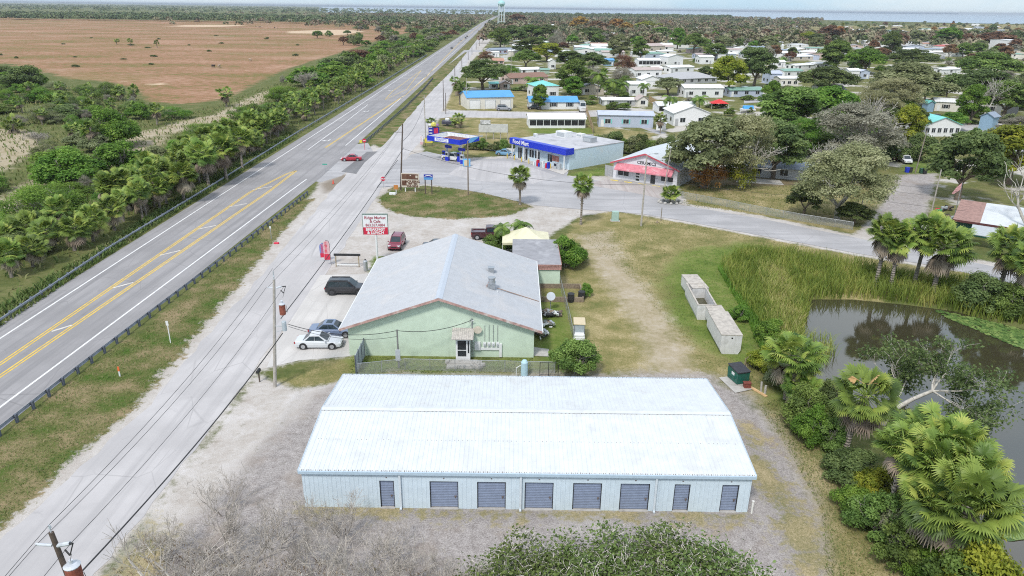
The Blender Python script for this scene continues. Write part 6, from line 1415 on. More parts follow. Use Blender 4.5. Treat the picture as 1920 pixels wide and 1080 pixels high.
for a_,b_ in ((-.22,.22),(.36,.78)): MB().bx(ww*a_,ww*b_,-.015,-.003,zb+hh_*.40,zb+hh_*.60).build('faded_word', brownp, t)
MB().bx(-ww*.03,ww*.12,-.035,-.022,zt-hh_*.38,zt-hh_*.22).bx(ww*.60,ww*.84,-.035,-.022,zt-hh_*.65,zt-hh_*.30).build('worn_patch', cream2, t)
x,y = G(804,364); z1=HZ(804,364,337); zt=HZ(804,364,327); ww=8.3*MPP(804,364)
t = thing('town_sign','small two tone blue sign on two dark posts beside the billboard','sign',(x,y))
for k in (-.75,.7): MB().bx(ww*k-.09,ww*k+.09,.03,.2,0,zt-.1).build('post', wood2, t)
zm=(z1+zt)/2-.05; MB().bx(-ww,ww,-.06,.027,zm,zt).build('upper_board', navy, t); MB().bx(-ww,ww,-.06,.027,z1,zm-.003).build('lower_board', mat('sign_sky',(.10,.30,.62),.5,.05), t)
MB().extrude([(ww*.85*math.sin(a),zm+.12+.3*math.cos(a)) for a in [k*.25-1.25 for k in range(11)]]+[(ww*.85*math.sin(a),zm+.02+.25*math.cos(a)) for a in [1.25-k*.25 for k in range(11)]],'y',-.075,-.063).build('arc_lettering', signw, t)
def octsign(label, px, py, pt, kind):
    x,y = G(px,py); h=HZ(px,py,pt); t = thing('stop_sign' if kind=='stop' else 'do_not_enter_sign', label, 'road sign', (x,y)); MB().bx(-.04,.04,.02,.08,0,h).build('post', galv if kind=='stop' else red, t)
    r=.45; MB().extrude([(r*math.cos(PI/8+k*PI/4 if kind=='stop' else k*PI/8),h-r+r*math.sin(PI/8+k*PI/4 if kind=='stop' else k*PI/8)) for k in range(8 if kind=='stop' else 16)],'y',-.02,.017).build('plate', red, t)
    if kind=='stop': text('lettering','STOP',t,(0,-.025,h-r),.3,signw,bold=.012)
    else: MB().bx(-.3,.3,-.03,-.022,h-r-.07,h-r+.07).build('bar', signw, t)
octsign('red stop sign at the tip of the grass island', 719,353,331,'stop'); octsign('red do not enter sign on a red post at the guardrail end', 684,281,260,'dne')
x,y = G(677,275); t = thing('warning_sign','small yellow sign beside the do not enter sign','road sign',(x,y)); MB().bx(-.03,.03,.02,.06,0,1.6).build('post', galv, t); MB().bx(-.3,.3,-.02,.017,.9,1.6).build('plate', mat('banner_yellow',(.68,.58,.06)), t)
x,y = G(610,322); h=HZ(610,322,309); t = thing('street_sign','green street name blade at the junction','street sign',(x,y)); MB().bx(-.03,.03,-.03,.03,0,h).build('post', galv, t); MB().bx(-.5,.5,-.015,.015,h+.003,h+.22).build('blade', mat('blade_green',(.02,.36,.25),.4,.05), t)
x,y = G(743,364); t = thing('orange_sign','orange real estate sign on a white stake in the island grass','sign',(x,y)); MB().bx(-.06,.06,0,.1,0,1.5).build('stake', whitep, t); MB().bx(-.4,.4,-.05,-.003,.9,1.7).build('plate', mat('orange_board',(.50,.20,.05),.7,.15), t)
x,y = G(736,365); t = thing('concrete_block','white concrete block lying in the island grass','block',(x,y)); MB().cbox(-.6,.6,-.25,.25,0,.4,.08).build('block', whitep, t)
# ================================================================== CERAMICS SHOP
CL, CR_ = G(1149,335), G(1268,352); vx=Vector((CR_[0]-CL[0],CR_[1]-CL[1],0)); Lc=vx.length; rc=math.atan2(vx.y,vx.x)
eh_=HZ(1149,335,303); px_pk=(1208,344); pk=HZ(*px_pk,289); Dc=19
t = thing('ceramics_shop','white gabled shop lettered CERAMICS with a long red awning','shop',(*CL,0),rc)
shopw = mat('shop_white',(.66,.66,.70),.85,.04,2,stain=(.5,.5,.52),samt=.3); pinkr = mat('awning_red',(.60,.20,.24),.7,.15,2,stain=(.72,.56,.56),samt=.95,sscale=.5); redl = mat('trim_red',(.50,.08,.11),.6,.1)
MB().extrude([(0,0),(Lc,0),(Lc,eh_),(Lc/2,pk-.2),(0,eh_)],'y',0,Dc).build('wall', shopw, t)
rp = mat('shop_roof',(.60,.63,.66),.5,.05,1.5,stain=(.45,.47,.5),samt=.5,sscale=.4)
r_ = MB().extrude([(-.5,eh_-.15),(Lc/2,pk),(Lc+.5,eh_-.15),(Lc+.5,eh_-.02),(Lc/2,pk+.13),(-.5,eh_-.02)],'y',-.5,Dc+.3).build('roof', rp, t)
MB().extrude([(-.52,eh_-.32),(Lc/2,pk-.17),(Lc+.52,eh_-.32),(Lc+.52,eh_-.02),(Lc/2,pk+.14),(-.52,eh_-.02)],'y',-.56,-.503).build('red_trim', redl, r_)
text('lettering','CERAMICS',t,(Lc*.52,-.02,eh_+.45),.85,darkgap,bold=.015)
za=eh_-.05; MB().extrude([(-.003,za),(-1.4,za-1.0),(-1.4,za-1.25),(-1.36,za-1.25),(-1.33,za-1.02),(-.003,za-.08)],'x',Lc*.06,Lc*.95).build('awning', pinkr, t)
for a,b in ((.08,.16),(.17,.25),(.76,.84),(.86,.94)):
    w_=MB().bx(Lc*a,Lc*b,-.05,-.003,.95,1.85).build('window', glassd, t); MB().bx(Lc*a-.06,Lc*b+.06,-.09,-.055,.85,.94).build('sill', whitep, w_)
for a in (.36,.60):
    w_=MB().bx(Lc*a,Lc*a+.95,-.05,-.003,.05,2.1).build('door', glassd if a>.5 else whitep, t)
    if a<.5: MB().bx(Lc*a+.1,Lc*a+.85,-.07,-.053,.3,.7).bx(Lc*a+.1,Lc*a+.85,-.07,-.053,.95,1.3).bx(Lc*a+.1,Lc*a+.85,-.07,-.053,1.5,1.9).build('glass', glassd, w_)
struct(MB().add([(0,0,0)],[]).bx(-.2,Lc,-1.6,-.003,0,.12).build('shop_walkway', concrete)).matrix_world = Matrix.Translation((*CL,0)) @ Matrix.Rotation(rc,4,'Z')
for k in range(5):
    px=1152+k*26; py=339+k*3.6; tt_=thing('parking_block','yellow parking block in the row before the ceramics shop','parking block',G(px,py),rc,'yellow parking blocks at the ceramics shop'); MB().cbox(-.85,.85,-.1,.1,0,.16,.05).build('block', mat('bollard_yellow',(.66,.50,.08)), tt_)
fence('grey board fence joining the ceramics shop on its left', [G(1134,329), G(1149,332)], 2.2, 2, mat('fence_grey',(.40,.40,.41),.9,.1,3), galv, 'board_fence', True)
# ================================================================== GREEN BUILDING AT RIGHT
gl_, gr_ = G(1785,437), G(1945,462); vx=Vector((gr_[0]-gl_[0],gr_[1]-gl_[1],0)); Lg=vx.length; rg=math.atan2(vx.y,vx.x); hg=HZ(1785,437,411)
t = thing('green_building','dark green metal building with a white roof at the right edge','building',(*gl_,0),rg)
MB().bx(0,Lg,0,9,0,hg).build('wall', mat('deep_green',(.012,.075,.055),.5,.15,2,ribs=('X',.3,.03)), t)
MB().extrude([(-.6,hg+.003),(9.4,hg+1.1),(9.4,hg+1.2),(-.6,hg+.1)],'x',3.3,Lg+.4).build('roof', whiteroof, t); MB().extrude([(-.6,hg+.003),(9.4,hg+1.1),(9.4,hg+1.2),(-.6,hg+.1)],'x',-.3,3.297).build('porch_roof', mat('rust_roof',(.33,.20,.17),.7,.2,2), t)
MB().bx(-.3,Lg+.4,-.68,-.603,hg-.2,hg+.12).build('fascia', mat('maroon_trim',(.10,.03,.03),.7,.2), t)
t2 = thing('lean_to_shed','low grey lean-to roof on posts before the green building','shed',(*G(1812,462),0),rg)
MB().extrude([(-.5,2.0),(2.6,2.7),(2.6,2.78),(-.5,2.08)],'x',0,4.0).build('roof', greyp, t2)
for xx in (.1,3.9):
    for yy in (-.3,2.4): MB().bx(xx-.06,xx+.06,yy-.06,yy+.06,0,2.0+.22*(yy+.5)).build('post', palewood, t2)
MB().bx(-1.2,-.2,-.4,1.2,0,1.2).build('bench', palewood, t2)
t = thing('garden_tractor','small red and green tractor among the clutter by the gravel drive','tractor',G(1757,405),1.2)
MB().cbox(-.4,1.2,-.35,.35,.5,1.1,.08).build('body', mat('tractor_red',(.5,.03,.03),.5,.1), t); MB().cbox(-.9,-.4,-.4,.4,.6,1.3,.06).build('seat', mat('tractor_green',(.02,.25,.10),.5,.1), t)
for x,r in ((-.7,.55),(1.0,.35)):
    for s in (-1,1): MB().tube((x,s*.45,r),(x,s*.7,r),r,n=14).build('wheel', tyre, t)
t = thing('white_drum','white plastic drum at the foot of the leaning drive pole','barrel',G(1752,416)); MB().rev([(.45,0),(.55,.2),(.55,1.3),(.35,1.5)], (0,0,0), 14).build('drum', whitep, t)
for k,(px,py,lab) in enumerate(((1780,412,'dark scrap piled against the left end of the green building'),(1775,425,'stacked timber beside the green building corner'),(1778,395,'black motor and parts beside the flag pole'))):
    t=thing('junk_pile',lab,'junk',G(px,py))
    for q in range(3):
        mb=MB()
        for _ in range(4): mb.box((rnd.uniform(-.9,.9),rnd.uniform(-.6,.6),.2+rnd.random()*.6),(rnd.uniform(.3,1.2),rnd.uniform(.2,.5),rnd.uniform(.1,.5)),rnd.random()*3)
        mb.build('scrap',[blackp,jm[2],greyp][q],t)
x,y=G(1788,410); hfl=HZ(1788,410,342); t=thing('flagpole','slim flagpole with a small red and white striped flag','flag pole',(x,y)); MB().tube((0,0,0),(0,0,hfl),.06,.04,8).build('pole', galv, t)
MB().extrude([(-.05,hfl-.1),(-.05,hfl-1.2),(-1.0,hfl-2.0),(-1.3,hfl-1.9),(-.8,hfl-.9)],'y',-.02,.02).build('flag', mat('flag_stripes',(.55,.30,.30),.8,.4,6), t)
x,y=G(1697,305); car('parked_suv','white suv parked on the lawn in front of the white shed',0,0,-PI/2-.15,paint('white',(.72,.72,.73)),'suv',4.6,1.9,1.7,loc=(x,y))
x,y=G(1676,300); car('parked_car','dark red car half hidden behind the white suv on the lawn',0,0,.2,paint('maroon',(.22,.025,.05)),loc=(x,y))
for px,py,c_,lab in ((1700,323,blue,'bright blue wheelie bin, leftmost of the bins by the leaning pole'),(1706,323,blackp,'black and white bin between the blue bin and the leaning pole'),(1727,325,mat('bin_green',(.03,.09,.06),.5,.1),'dark green bin right of the leaning pole'),(1733,326,blackp,'black bin beside the dark green bin')):
    t=thing('wheelie_bin',lab,'trash bin',G(px,py)); MB().extrude([(-.3,0),(.3,0),(.36,1.0),(-.36,1.0)],'y',-.35,.35).build('bin',c_,t); MB().bx(-.38,.38,-.4,.38,1.003,1.1).build('lid',c_,t)
# ================================================================== TOWN HOUSES
def wallm(n, rgb): return mat('house_'+n, rgb, .8, .05, 2, stain=tuple(q*.75 for q in rgb), samt=.3, sscale=.4)
def roofm(n, rgb): return mat('roof_'+n, rgb, .6, .07, 1.5, stain=tuple(q*.7 for q in rgb), samt=.45, sscale=.4, streak=.1)
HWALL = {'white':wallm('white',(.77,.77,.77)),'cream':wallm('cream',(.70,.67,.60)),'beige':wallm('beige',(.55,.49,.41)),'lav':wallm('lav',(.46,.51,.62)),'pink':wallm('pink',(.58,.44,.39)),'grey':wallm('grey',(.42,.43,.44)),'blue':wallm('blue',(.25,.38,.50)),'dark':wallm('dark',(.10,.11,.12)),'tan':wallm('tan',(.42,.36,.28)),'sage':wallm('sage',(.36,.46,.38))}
HROOF = {'white':roofm('white',(.79,.80,.81)),'blue':roofm('blue',(.10,.34,.66)),'teal':roofm('teal',(.20,.60,.56)),'brown':roofm('brown',(.25,.14,.10)),'grey':roofm('grey',(.42,.42,.43)),'green':roofm('green',(.22,.38,.31)),'red':roofm('red',(.50,.12,.11)),'terra':roofm('terra',(.46,.25,.17)),'pinkgrey':roofm('pinkgrey',(.48,.39,.36)),'slate':roofm('slate',(.26,.31,.38)),'lav':roofm('lav',(.48,.52,.62))}
HS = []
def house(label, pL, pR, eave, rise, depth, wall, roof, kind='gx', wins=2, shutters=None, garage=0, porch=None, name='house', cat='house', hgt=None, fine=True):
    a, b = G(*pL), G(*pR); L = math.hypot(b[0]-a[0], b[1]-a[1]); rz = math.atan2(b[1]-a[1], b[0]-a[0])
    h = hgt or max(1.9, HZ((pL[0]+pR[0])/2, (pL[1]+pR[1])/2, eave)); D = depth
    HS.append((pL[0], pR[0], max(pL[1], pR[1]), eave or pL[1]-8))
    t = thing(name, label, cat, (*a, 0), rz); wm, rm = HWALL[wall], HROOF[roof]; o = .35
    mb = MB()
    if kind == 'gy': mb.extrude([(0,0),(L,0),(L,h),(L/2,h+rise-.1),(0,h)], 'y', 0, D)
    elif kind == 'gx': mb.extrude([(0,0),(D,0),(D,h),(D/2,h+rise-.1),(0,h)], 'x', 0, L)
    else: mb.bx(0,L,0,D,0,h)
    w_ = mb.build('wall', wm, t); mb = MB(); th = .12
    if kind == 'gx':
        k = rise/(D/2); z0 = h-o*k
        mb.extrude([(-o,z0),(D/2,h+rise),(D+o,z0),(D+o,z0+th),(D/2,h+rise+th),(-o,z0+th)], 'x', -o, L+o)
    elif kind == 'gy':
        k = rise/(L/2); z0 = h-o*k
        mb.extrude([(-o,z0),(L/2,h+rise),(L+o,z0),(L+o,z0+th),(L/2,h+rise+th),(-o,z0+th)], 'y', -o, D+o)
    elif kind == 'hip':
        i = min(L, D)/2; z0 = h+.003
        mb.add([(-o,-o,z0),(L+o,-o,z0),(L+o,D+o,z0),(-o,D+o,z0),(i,D/2 if D <= L else i,h+rise),(L-i,D/2 if D <= L else D-i,h+rise)] if D <= L else [(-o,-o,z0),(L+o,-o,z0),(L+o,D+o,z0),(-o,D+o,z0),(L/2,i,h+rise),(L/2,D-i,h+rise)],
               [(0,1,5,4),(1,2,5),(2,3,4,5),(3,0,4),(0,3,2,1)] if D <= L else [(0,1,4),(1,2,5,4),(2,3,5),(3,0,4,5),(0,3,2,1)])
    else: mb.bx(-o,L+o,-o,D+o,h+.003,h+.25)
    mb.build('roof', rm, t)
    zt = min(h-.3, 2.3)
    if garage:
        gw = L/garage
        for k in range(garage):
            g_ = MB().bx(gw*(k+.18),gw*(k+.82),-.06,-.003,.05,h*.74).build('garage_door', HWALL['white'], t); MB().bx(gw*(k+.18)-.12,gw*(k+.18)-.003,-.1,-.003,.05,h*.74).bx(gw*(k+.82)+.003,gw*(k+.82)+.12,-.1,-.003,.05,h*.74).bx(gw*(k+.18)-.12,gw*(k+.82)+.12,-.1,-.003,h*.74+.003,h*.74+.12).build('frame', greyp, g_)
    elif wins:
        for k in range(wins):
            c = L*(k+.5)/wins; ww = min(.75, L/wins*.28); f = MB().bx(c-ww,c+ww,-.05,-.003,zt-1.2,zt).build('window', glassd, t)
            if fine: MB().bx(c-ww-.09,c+ww+.09,-.08,-.055,zt+.003,zt+.09).bx(c-ww-.09,c+ww+.09,-.08,-.055,zt-1.29,zt-1.203).bx(c-.03,c+.03,-.08,-.055,zt-1.2,zt).build('frame', whitep, f)
            if shutters:
                for s in (-1, 1): MB().bx(c+s*(ww+.3)-.17,c+s*(ww+.3)+.17,-.06,-.003,zt-1.25,zt+.05).build('shutter', shutters, t)
        if fine and wins < 5: MB().bx(L*.02+.3 if wins > 1 else L*.7, L*.02+1.2 if wins > 1 else L*.7+.9, -.06, -.003, .1, 2.1).build('door', HWALL['grey'] if wall == 'white' else whitep, t)
        if D > 5:
            for k in range(2): MB().bx(-.05,-.003,D*(.2+.45*k),D*(.2+.45*k)+1.3,zt-1.2,zt).build('window', glassd, t)
    if porch == 'screen':
        n = max(4, int(L/2)); ph = h*.72
        pr = MB().bx(.1,L-.1,-.12,-.003,h*.30,h*.85).build('screen', darkgap, t)
        mb = MB()
        for k in range(n+1): x = .1+(L-.2)*k/n; mb.bx(x-.07,x+.07,-.2,-.125,0,h*.95)
        mb.build('mullion', whitep, pr); MB().bx(.0,L,-.3,-.205,0,h*.28).build('skirt', HWALL['white'], t)
    if porch == 'carport':
        c_ = MB().extrude([(-4.5,h-.35),(-.003,h-.05),(-.003,h+.05),(-4.5,h-.25)],'x',L*.1,L*.95).build('porch_roof', rm, t)
        for x in (L*.12,L*.5,L*.93): MB().bx(x-.06,x+.06,-4.4,-4.28,0,h-.36).build('post', whitep, t)
        MB().bx(L*.3,L*.62,-.09,-.07,.6,2.0).build('window', glassd, t)
    return t
house('white triple garage with a bright blue metal roof',(876,205),(962,203),182,1.5,11,'cream','blue','gx',garage=3,name='garage_building',cat='garage')
house('long white house with a blue roof and black shutters right of the triple garage',(993,205),(1083,205),191,1.4,8,'white','blue','gx',3,blackp,porch=None)
house('white mobile home with a row of dark porch screens above a green lawn',(992,240),(1097,240),223,1.0,7.5,'white','white','gx',0,porch='screen',name='mobile_home')
house('lavender blue mobile home with small teal windows',(1122,238),(1224,240),216,.7,7,'lav','lav','gx',3,HROOF['teal'],name='mobile_home')
house('white rounded carport roof attached left of the lavender mobile home',(1126,228),(1160,228),214,.6,6,'white','white','gx',0,name='carport',cat='carport')
house('small white garden shed right of the lavender mobile home',(1230,244),(1246,245),230,.9,2.6,'white','white','gy',1,name='garden_shed',cat='shed')
house('white two storey house with a teal roof and black shuttered windows',(1003,185),(1047,184),161,1.6,10,'white','teal','hip',2,blackp)
house('long pink house with a brown shingle roof beside the tall pale pole',(956,158),(1027,155),145,1.6,9,'pink','brown','gx',3)
house('long white roofed home behind the brown roofed pink house',(972,138),(1014,137),131,.8,8,'white','white','gx',2,name='mobile_home')
house('small green roofed shed right of the long white roof',(1014,138),(1030,138),131,.5,5,'sage','green','gx',0,name='garden_shed',cat='shed')
house('narrow tall white house half hidden by dark oaks',(1030,130),(1042,130),114,.9,5,'white','white','gy',1)
house('blue grey roofed motel with red doors near the service road',(921,102),(963,101),93,1.0,8,'lav','slate','gx',4,HROOF['red'],name='motel',cat='motel')
house('white flat shed left of the terracotta roof near the service road',(915,107),(936,107),98,.6,6,'white','white','gx',1)
house('terracotta roofed cottage near the receding poles',(925,120),(945,120),114,1.2,7,'pink','terra','gx',2)
house('white box truck sized shed behind the terracotta cottage',(943,112),(952,112),106,.5,4,'white','white','flat',0,name='garden_shed',cat='shed')
house('teal trimmed low shed behind the triple garage',(918,166),(934,166),158,.6,5,'white','teal','gx',1,name='garden_shed',cat='shed')
house('pinkish gable shed behind the triple garage',(938,167),(957,167),157,1.0,5,'pink','pinkgrey','gy',1,name='garden_shed',cat='shed')
house('beige gabled house behind the feather palms',(1090,178),(1132,178),165,1.6,9,'beige','grey','gy',2)
house('long white carport roof on posts above the lavender mobile home',(1130,198),(1196,198),191,.5,7,'grey','white','gx',2,name='carport',cat='carport')
house('beige barn shaped shed at the end of the long carport roof',(1195,200),(1215,200),187,1.3,5,'cream','cream' if False else 'pinkgrey','gy',1,name='garden_shed',cat='shed')
house('white stepped house with two roofs left of the small palm',(1179,180),(1212,180),158,.8,8,'white','white','gx',2)
house('white gable fronted house with a big garage door',(1203,165),(1240,165),149,1.5,9,'white','white','gy',garage=1)
house('pale pink low house with white porch roof',(1190,146),(1240,145),131,.9,8,'white','pinkgrey','gx',3)
house('tan panelled shed end beside the pale pink house',(1222,144),(1241,144),128,.8,5,'tan','white','gx',1,name='garden_shed',cat='shed')
house('white house with a wide screened porch in the middle of the trailer rows',(1197,124),(1238,124),113,1.0,8,'white','white','gx',0,porch='screen')
house('blue porch house between bare tree and dark oak',(1136,124),(1151,124),113,.8,6,'blue','blue','gx',1)
house('white gable house right of the wide screened porch house',(1252,124),(1280,123),106,1.2,8,'white','white','gy',1)
house('white long home just above the grey hip roof',(1257,138),(1300,136),126,.7,8,'white','white','gx',2,name='mobile_home')
house('big grey hip roofed hall with a row of dark windows',(1262,158),(1344,155),147,2.4,14,'grey','grey','hip',6,name='community_hall',cat='hall')
house('white L shaped house with a dark screened corner',(1283,183),(1355,183),165,1.0,9,'white','white','gx',3)
house('white roofed porch home with dark screens beside the wooden fence',(1234,212),(1302,212),198,.8,7,'white','white','gx',0,porch='screen',name='mobile_home')
house('white building whose pitched roof shows above the big spreading oak',(1262,236),(1330,236),212,2.0,11,'white','white','gy',2)
house('white cottage at the left of the cluster of white roofs',(1434,105),(1455,105),96,1.0,6,'white','white','hip',1)
house('second white cottage of the cluster of white roofs',(1457,108),(1480,108),99,.9,6,'white','white','gx',1)
house('cream carport roof behind the cluster of white cottages',(1478,100),(1500,100),93,.6,7,'cream','white','hip',1,name='carport',cat='carport')
house('long white roof in front of the cluster of white cottages',(1478,114),(1524,113),106,.6,7,'beige','white','gx',3,name='mobile_home')
house('white shed house with a tiny window below the long white roof',(1450,126),(1472,126),116,.8,6,'white','white','gx',1)
house('long white mobile home left of the coconut palm',(1525,130),(1570,129),119,.7,7,'white','white','gx',3,name='mobile_home')
house('white roof beside the long white mobile home under the oaks',(1490,132),(1526,130),122,.6,7,'white','white','gx',2,name='mobile_home')
house('two storey lavender house with dark balcony',(1442,158),(1464,158),138,1.0,8,'lav','lav','gx',2)
house('beige house with narrow dark windows behind the bright green tree',(1462,162),(1496,162),147,.7,7,'cream','white','gx',3)
house('pale green roofed home behind the two storey lavender house',(1470,145),(1504,144),133,.8,8,'white','green','gx',2,name='mobile_home')
house('white shed end left of the lavender shed under the dark oaks',(1590,148),(1610,148),132,.8,5,'white','white','gx',1,name='garden_shed',cat='shed')
house('lavender shed under the dark oaks',(1612,148),(1629,148),134,.8,5,'lav','lav','gy',1,name='garden_shed',cat='shed')
house('long cream mobile home with black shutters right of the teal roof',(1751,208),(1876,214),193,.9,8,'cream','white','gx',3,blackp,name='mobile_home')
house('white house with a teal gable roof and a row of six windows',(1731,256),(1798,256),234,2.0,14,'white','teal','gy',6)
house('blue grey garden shed with white front among the right hand trees',(1833,243),(1857,246),218,1.0,4,'blue','slate','gy',0,name='garden_shed',cat='shed')
house('tall white shed behind the parked white suv',(1686,297),(1705,298),277,1.0,4,'white','white','gy',1,name='garden_shed',cat='shed')
house('teal trimmed tiny shed at the left end of the cream mobile home',(1737,210),(1749,210),193,.7,3,'blue','teal','gy',0,name='garden_shed',cat='shed')
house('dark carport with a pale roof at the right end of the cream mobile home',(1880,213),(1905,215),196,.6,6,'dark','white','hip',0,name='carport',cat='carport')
house('house with a bright red roof far at the right',(1761,96),(1793,96),87,1.3,9,'white','red','hip',4)
house('white flat roofed sheds in front of the red roofed house',(1747,106),(1808,106),98,.5,14,'white','white','flat',2,name='storage_sheds',cat='shed')
house('tall white shed with pale roof at the far right edge',(1889,94),(1908,94),76,.6,22,'white','white','gx',1,name='barn',cat='barn')
house('white gable house left of the orange topped cottage far right',(1693,89),(1712,89),80,1.0,8,'white','white','gx',1)
house('tiny white house beside the orange topped cottage',(1717,90),(1727,90),82,.9,7,'white','grey','gy',1)
house('low cottage with an orange red roof far right',(1728,88),(1747,88),82,.9,8,'white','terra','gx',1)
house('white roofs glimpsed through the dark oaks at right',(1765,140),(1800,139),130,.6,8,'white','white','gx',1,name='mobile_home')
house('pinkish roofed house beyond the red roof',(1806,88),(1832,88),82,1.0,9,'white','pinkgrey','gx',2)
house('green hip roofed house on the far side of town',(1381,86),(1416,86),78,1.4,10,'white','green','hip',3)
house('grey hip roofed house behind the green hip roof',(1385,76),(1413,76),69,1.3,10,'white','grey','hip',3)
house('long low building with a white roof far behind the palms',(1196,80),(1231,79),73,.7,9,'sage','white','gx',2)
house('large brownish roofed building in the middle distance',(1214,97),(1246,96),86,1.6,14,'beige','pinkgrey','gx',2)
house('sage green roofed home behind the brownish roof',(1239,85),(1258,85),78,.8,8,'white','green','gx',1)
house('small teal roofed home above the wide screened porch house',(1205,110),(1226,110),101,.8,7,'white','teal','gx',1)
house('white house half hidden by round dark tree right of centre',(1312,120),(1338,120),107,.8,8,'white','white','gx',1)
house('dark shaded motel porch under a wide white roof',(1100,101),(1142,100),92,1.0,12,'dark','white','gx',0,name='motel',cat='motel')  # dark wall colour stands in for the shade under the roof
house('pinkish red roofed house behind the wide white roof',(1108,90),(1140,90),83,1.0,9,'white','terra','gx',1)
house('white house at the far end of the main street',(1140,71),(1160,71),63,.8,9,'white','white','gx',1)
house('low grey mobile home with a white skirt under the spreading oaks',(1394,330),(1545,342),316,.8,8,'grey','slate','gx',3,name='mobile_home')
house('white roof among trees right of the water tower',(948,66),(962,66),61,.7,12,'white','white','flat',0,name='barn',cat='barn')
house('white house at the far right of the orange trees',(1588,62),(1622,60),56,.7,10,'white','white','gx',1)
FARW = ['white','white','cream','white','grey','lav','pink','beige']; FARR = ['white','grey','green','white','slate','white','white','white','pinkgrey']
PH = []
for i in range(150):
    for _ in range(60):
        px, py = rnd.uniform(950, 1900), rnd.uniform(47, 112)
        if py > 74 and 1150 < px < 1440 and rnd.random() < .3: continue
        if all(abs(px-a) > 17 or abs(py-b) > 3.6 for a, b in PH): break
    PH.append((px, py)); wd = rnd.uniform(22,34)*(py-13)/70
    house('small home among the trees in the far part of town',(px,py),(px+wd,py+.2),0,rnd.uniform(.6,1.4),rnd.uniform(7,10),rnd.choice(FARW),rnd.choice(FARR),rnd.choice(['gx','gx','gy','hip']),1,hgt=rnd.uniform(2.6,3.4),fine=False)['group'] = 'small homes in the far part of town'
# more trailer homes squeezed into the rows
k_ = 0
for _ in range(4000):
    px, py = rnd.uniform(1060, 1560), rnd.uniform(86, 186); wd = rnd.uniform(30, 52)*(py-10)/110; eh2 = 15*(py-10)/110
    if px < 1180 and py > 120 or k_ >= 34: continue
    if any(l-4 < px+wd and px < r+4 and yb-(yb-ye)*1.8-3 < py and py-eh2*1.6 < yb+2 for l, r, yb, ye in HS): continue
    k_ += 1; house('trailer home squeezed into the crowded rows of the town',(px,py),(px+wd,py+rnd.uniform(-.5,.8)),py-eh2,rnd.uniform(.6,1.2),rnd.uniform(6,8),rnd.choice(['white','white','cream','lav','beige']),rnd.choice(['white','white','white','grey','green']),rnd.choice(['gx','gx','gy']),rnd.choice([1,2,3]),None,0,rnd.choice([None,None,'carport','screen']),name='mobile_home',hgt=rnd.uniform(2.5,3.1))['group'] = 'trailer homes in the crowded rows'
# town lanes
struct(sheet('town_lane', P((1395,188),(1480,183),(1480,188),(1395,194)), .02, lot)); struct(sheet('town_lane', P((1236,252),(1120,212),(1128,210),(1250,250)), .022, lot)); struct(sheet('town_lane', P((1840,262),(1920,252),(1920,285),(1850,285)), .02, lot))
struct(sheet('town_lane', P((1745,226),(1840,232),(1835,245),(1800,248)), .02, pale)); struct(sheet('carport_slab', P((1385,332),(1462,338),(1470,347),(1380,342)), .03, concrete))
# vehicles in town and on the road
x,y=G(945,207); car('parked_suv','grey suv parked in front of the triple garage',0,0,.0,paint('greysuv',(.30,.31,.34)),'suv',5.2,1.95,1.85,loc=(x,y))
x,y=G(1001,203); car('parked_car','dark car in the shaded end of the blue roofed house',0,0,.1,paint('black',(.016,.016,.02)),loc=(x,y-2.5))
x,y=G(1093,211); car('motor_home','white motor home parked nose out beside the blue roofed house',0,0,-PI/2,paint('rvwhite',(.66,.66,.66)),'van',8,2.4,3.1,cat='motor home',loc=(x,y+4))
x,y=G(1403,178); car('motor_home','white motor home in the lane behind the round yellow green tree',0,0,-PI/2+.1,paint('rvwhite',(.66,.66,.66)),'van',7,2.4,2.9,cat='motor home',loc=(x,y+3))
x,y=G(1420,172); car('parked_van','white van parked right of the lane motor home',0,0,.3,paint('white',(.72,.72,.73)),'van',5,1.95,2.1,cat='van',loc=(x,y))
x,y=G(1758,222); car('parked_car','dark car in front of the cream mobile home',0,0,.1,paint('charcoal',(.05,.05,.055)),loc=(x,y))
for px,py,hd,c_,lab in ((847,91,PI/2,'charcoal','dark car coming down the far highway alone'),(859,80,PI/2,'white','white car on the far highway behind the dark one'),(864,76,-PI/2,'silver','pale car passing on the far highway'),(873,72,-PI/2,'black','black car passing on the far highway'),(876,69,PI/2,'charcoal','dark car trailing on the far highway'),(893,57,PI/2,'white','tiny pale car farthest along the highway')):
    x,y=G(px,py); car('moving_car',lab,0,0,hd,paint(c_,(.5,.5,.5)),loc=(x,y))
t=thing('red_canopy','bright red tarp canopy in a yard behind the big oak','canopy',G(1347,203)); MB().add([(-3,-2,1.8),(3,-2,1.8),(3,2,1.8),(-3,2,1.8),(0,0,3.2)],[(0,1,4),(1,2,4),(2,3,4),(3,0,4)]).build('cloth', mat('tarp_red',(.60,.03,.03),.6,.1), t)
for a in ((-2.9,-1.9),(2.9,-1.9),(2.9,1.9),(-2.9,1.9)): MB().tube((*a,0),(*a,1.8),.05).build('post', whitep, t)
t=thing('covered_boat','white boat with a blue cover beside the dark green trees','boat',G(1402,212)); MB().extrude([(-1.1,1.0),(0,.3),(1.1,1.0),(1.2,1.5),(-1.2,1.5)],'x',-2.5,2.2).build('hull', whitep, t); MB().extrude([(-1.1,1.503),(1.1,1.503),(0,2.5)],'x',-1.8,1.6).build('cover', mat('cover_blue',(.05,.30,.62),.6,.1), t); MB().bx(-2,1.8,-.5,.5,.1,.29).build('trailer', galv, t)
t=thing('motorcycle_trailer','dark covered machine on the lot behind the price sign','trailer',G(839,236)); MB().cbox(-1.6,1.6,-.8,.8,.5,1.6,.3).build('cover', mat('cover_dark',(.06,.06,.09),.6,.3), t); MB().cbox(-.6,.6,-.5,.5,1.603,2.2,.2).build('bundle', whitep, t)
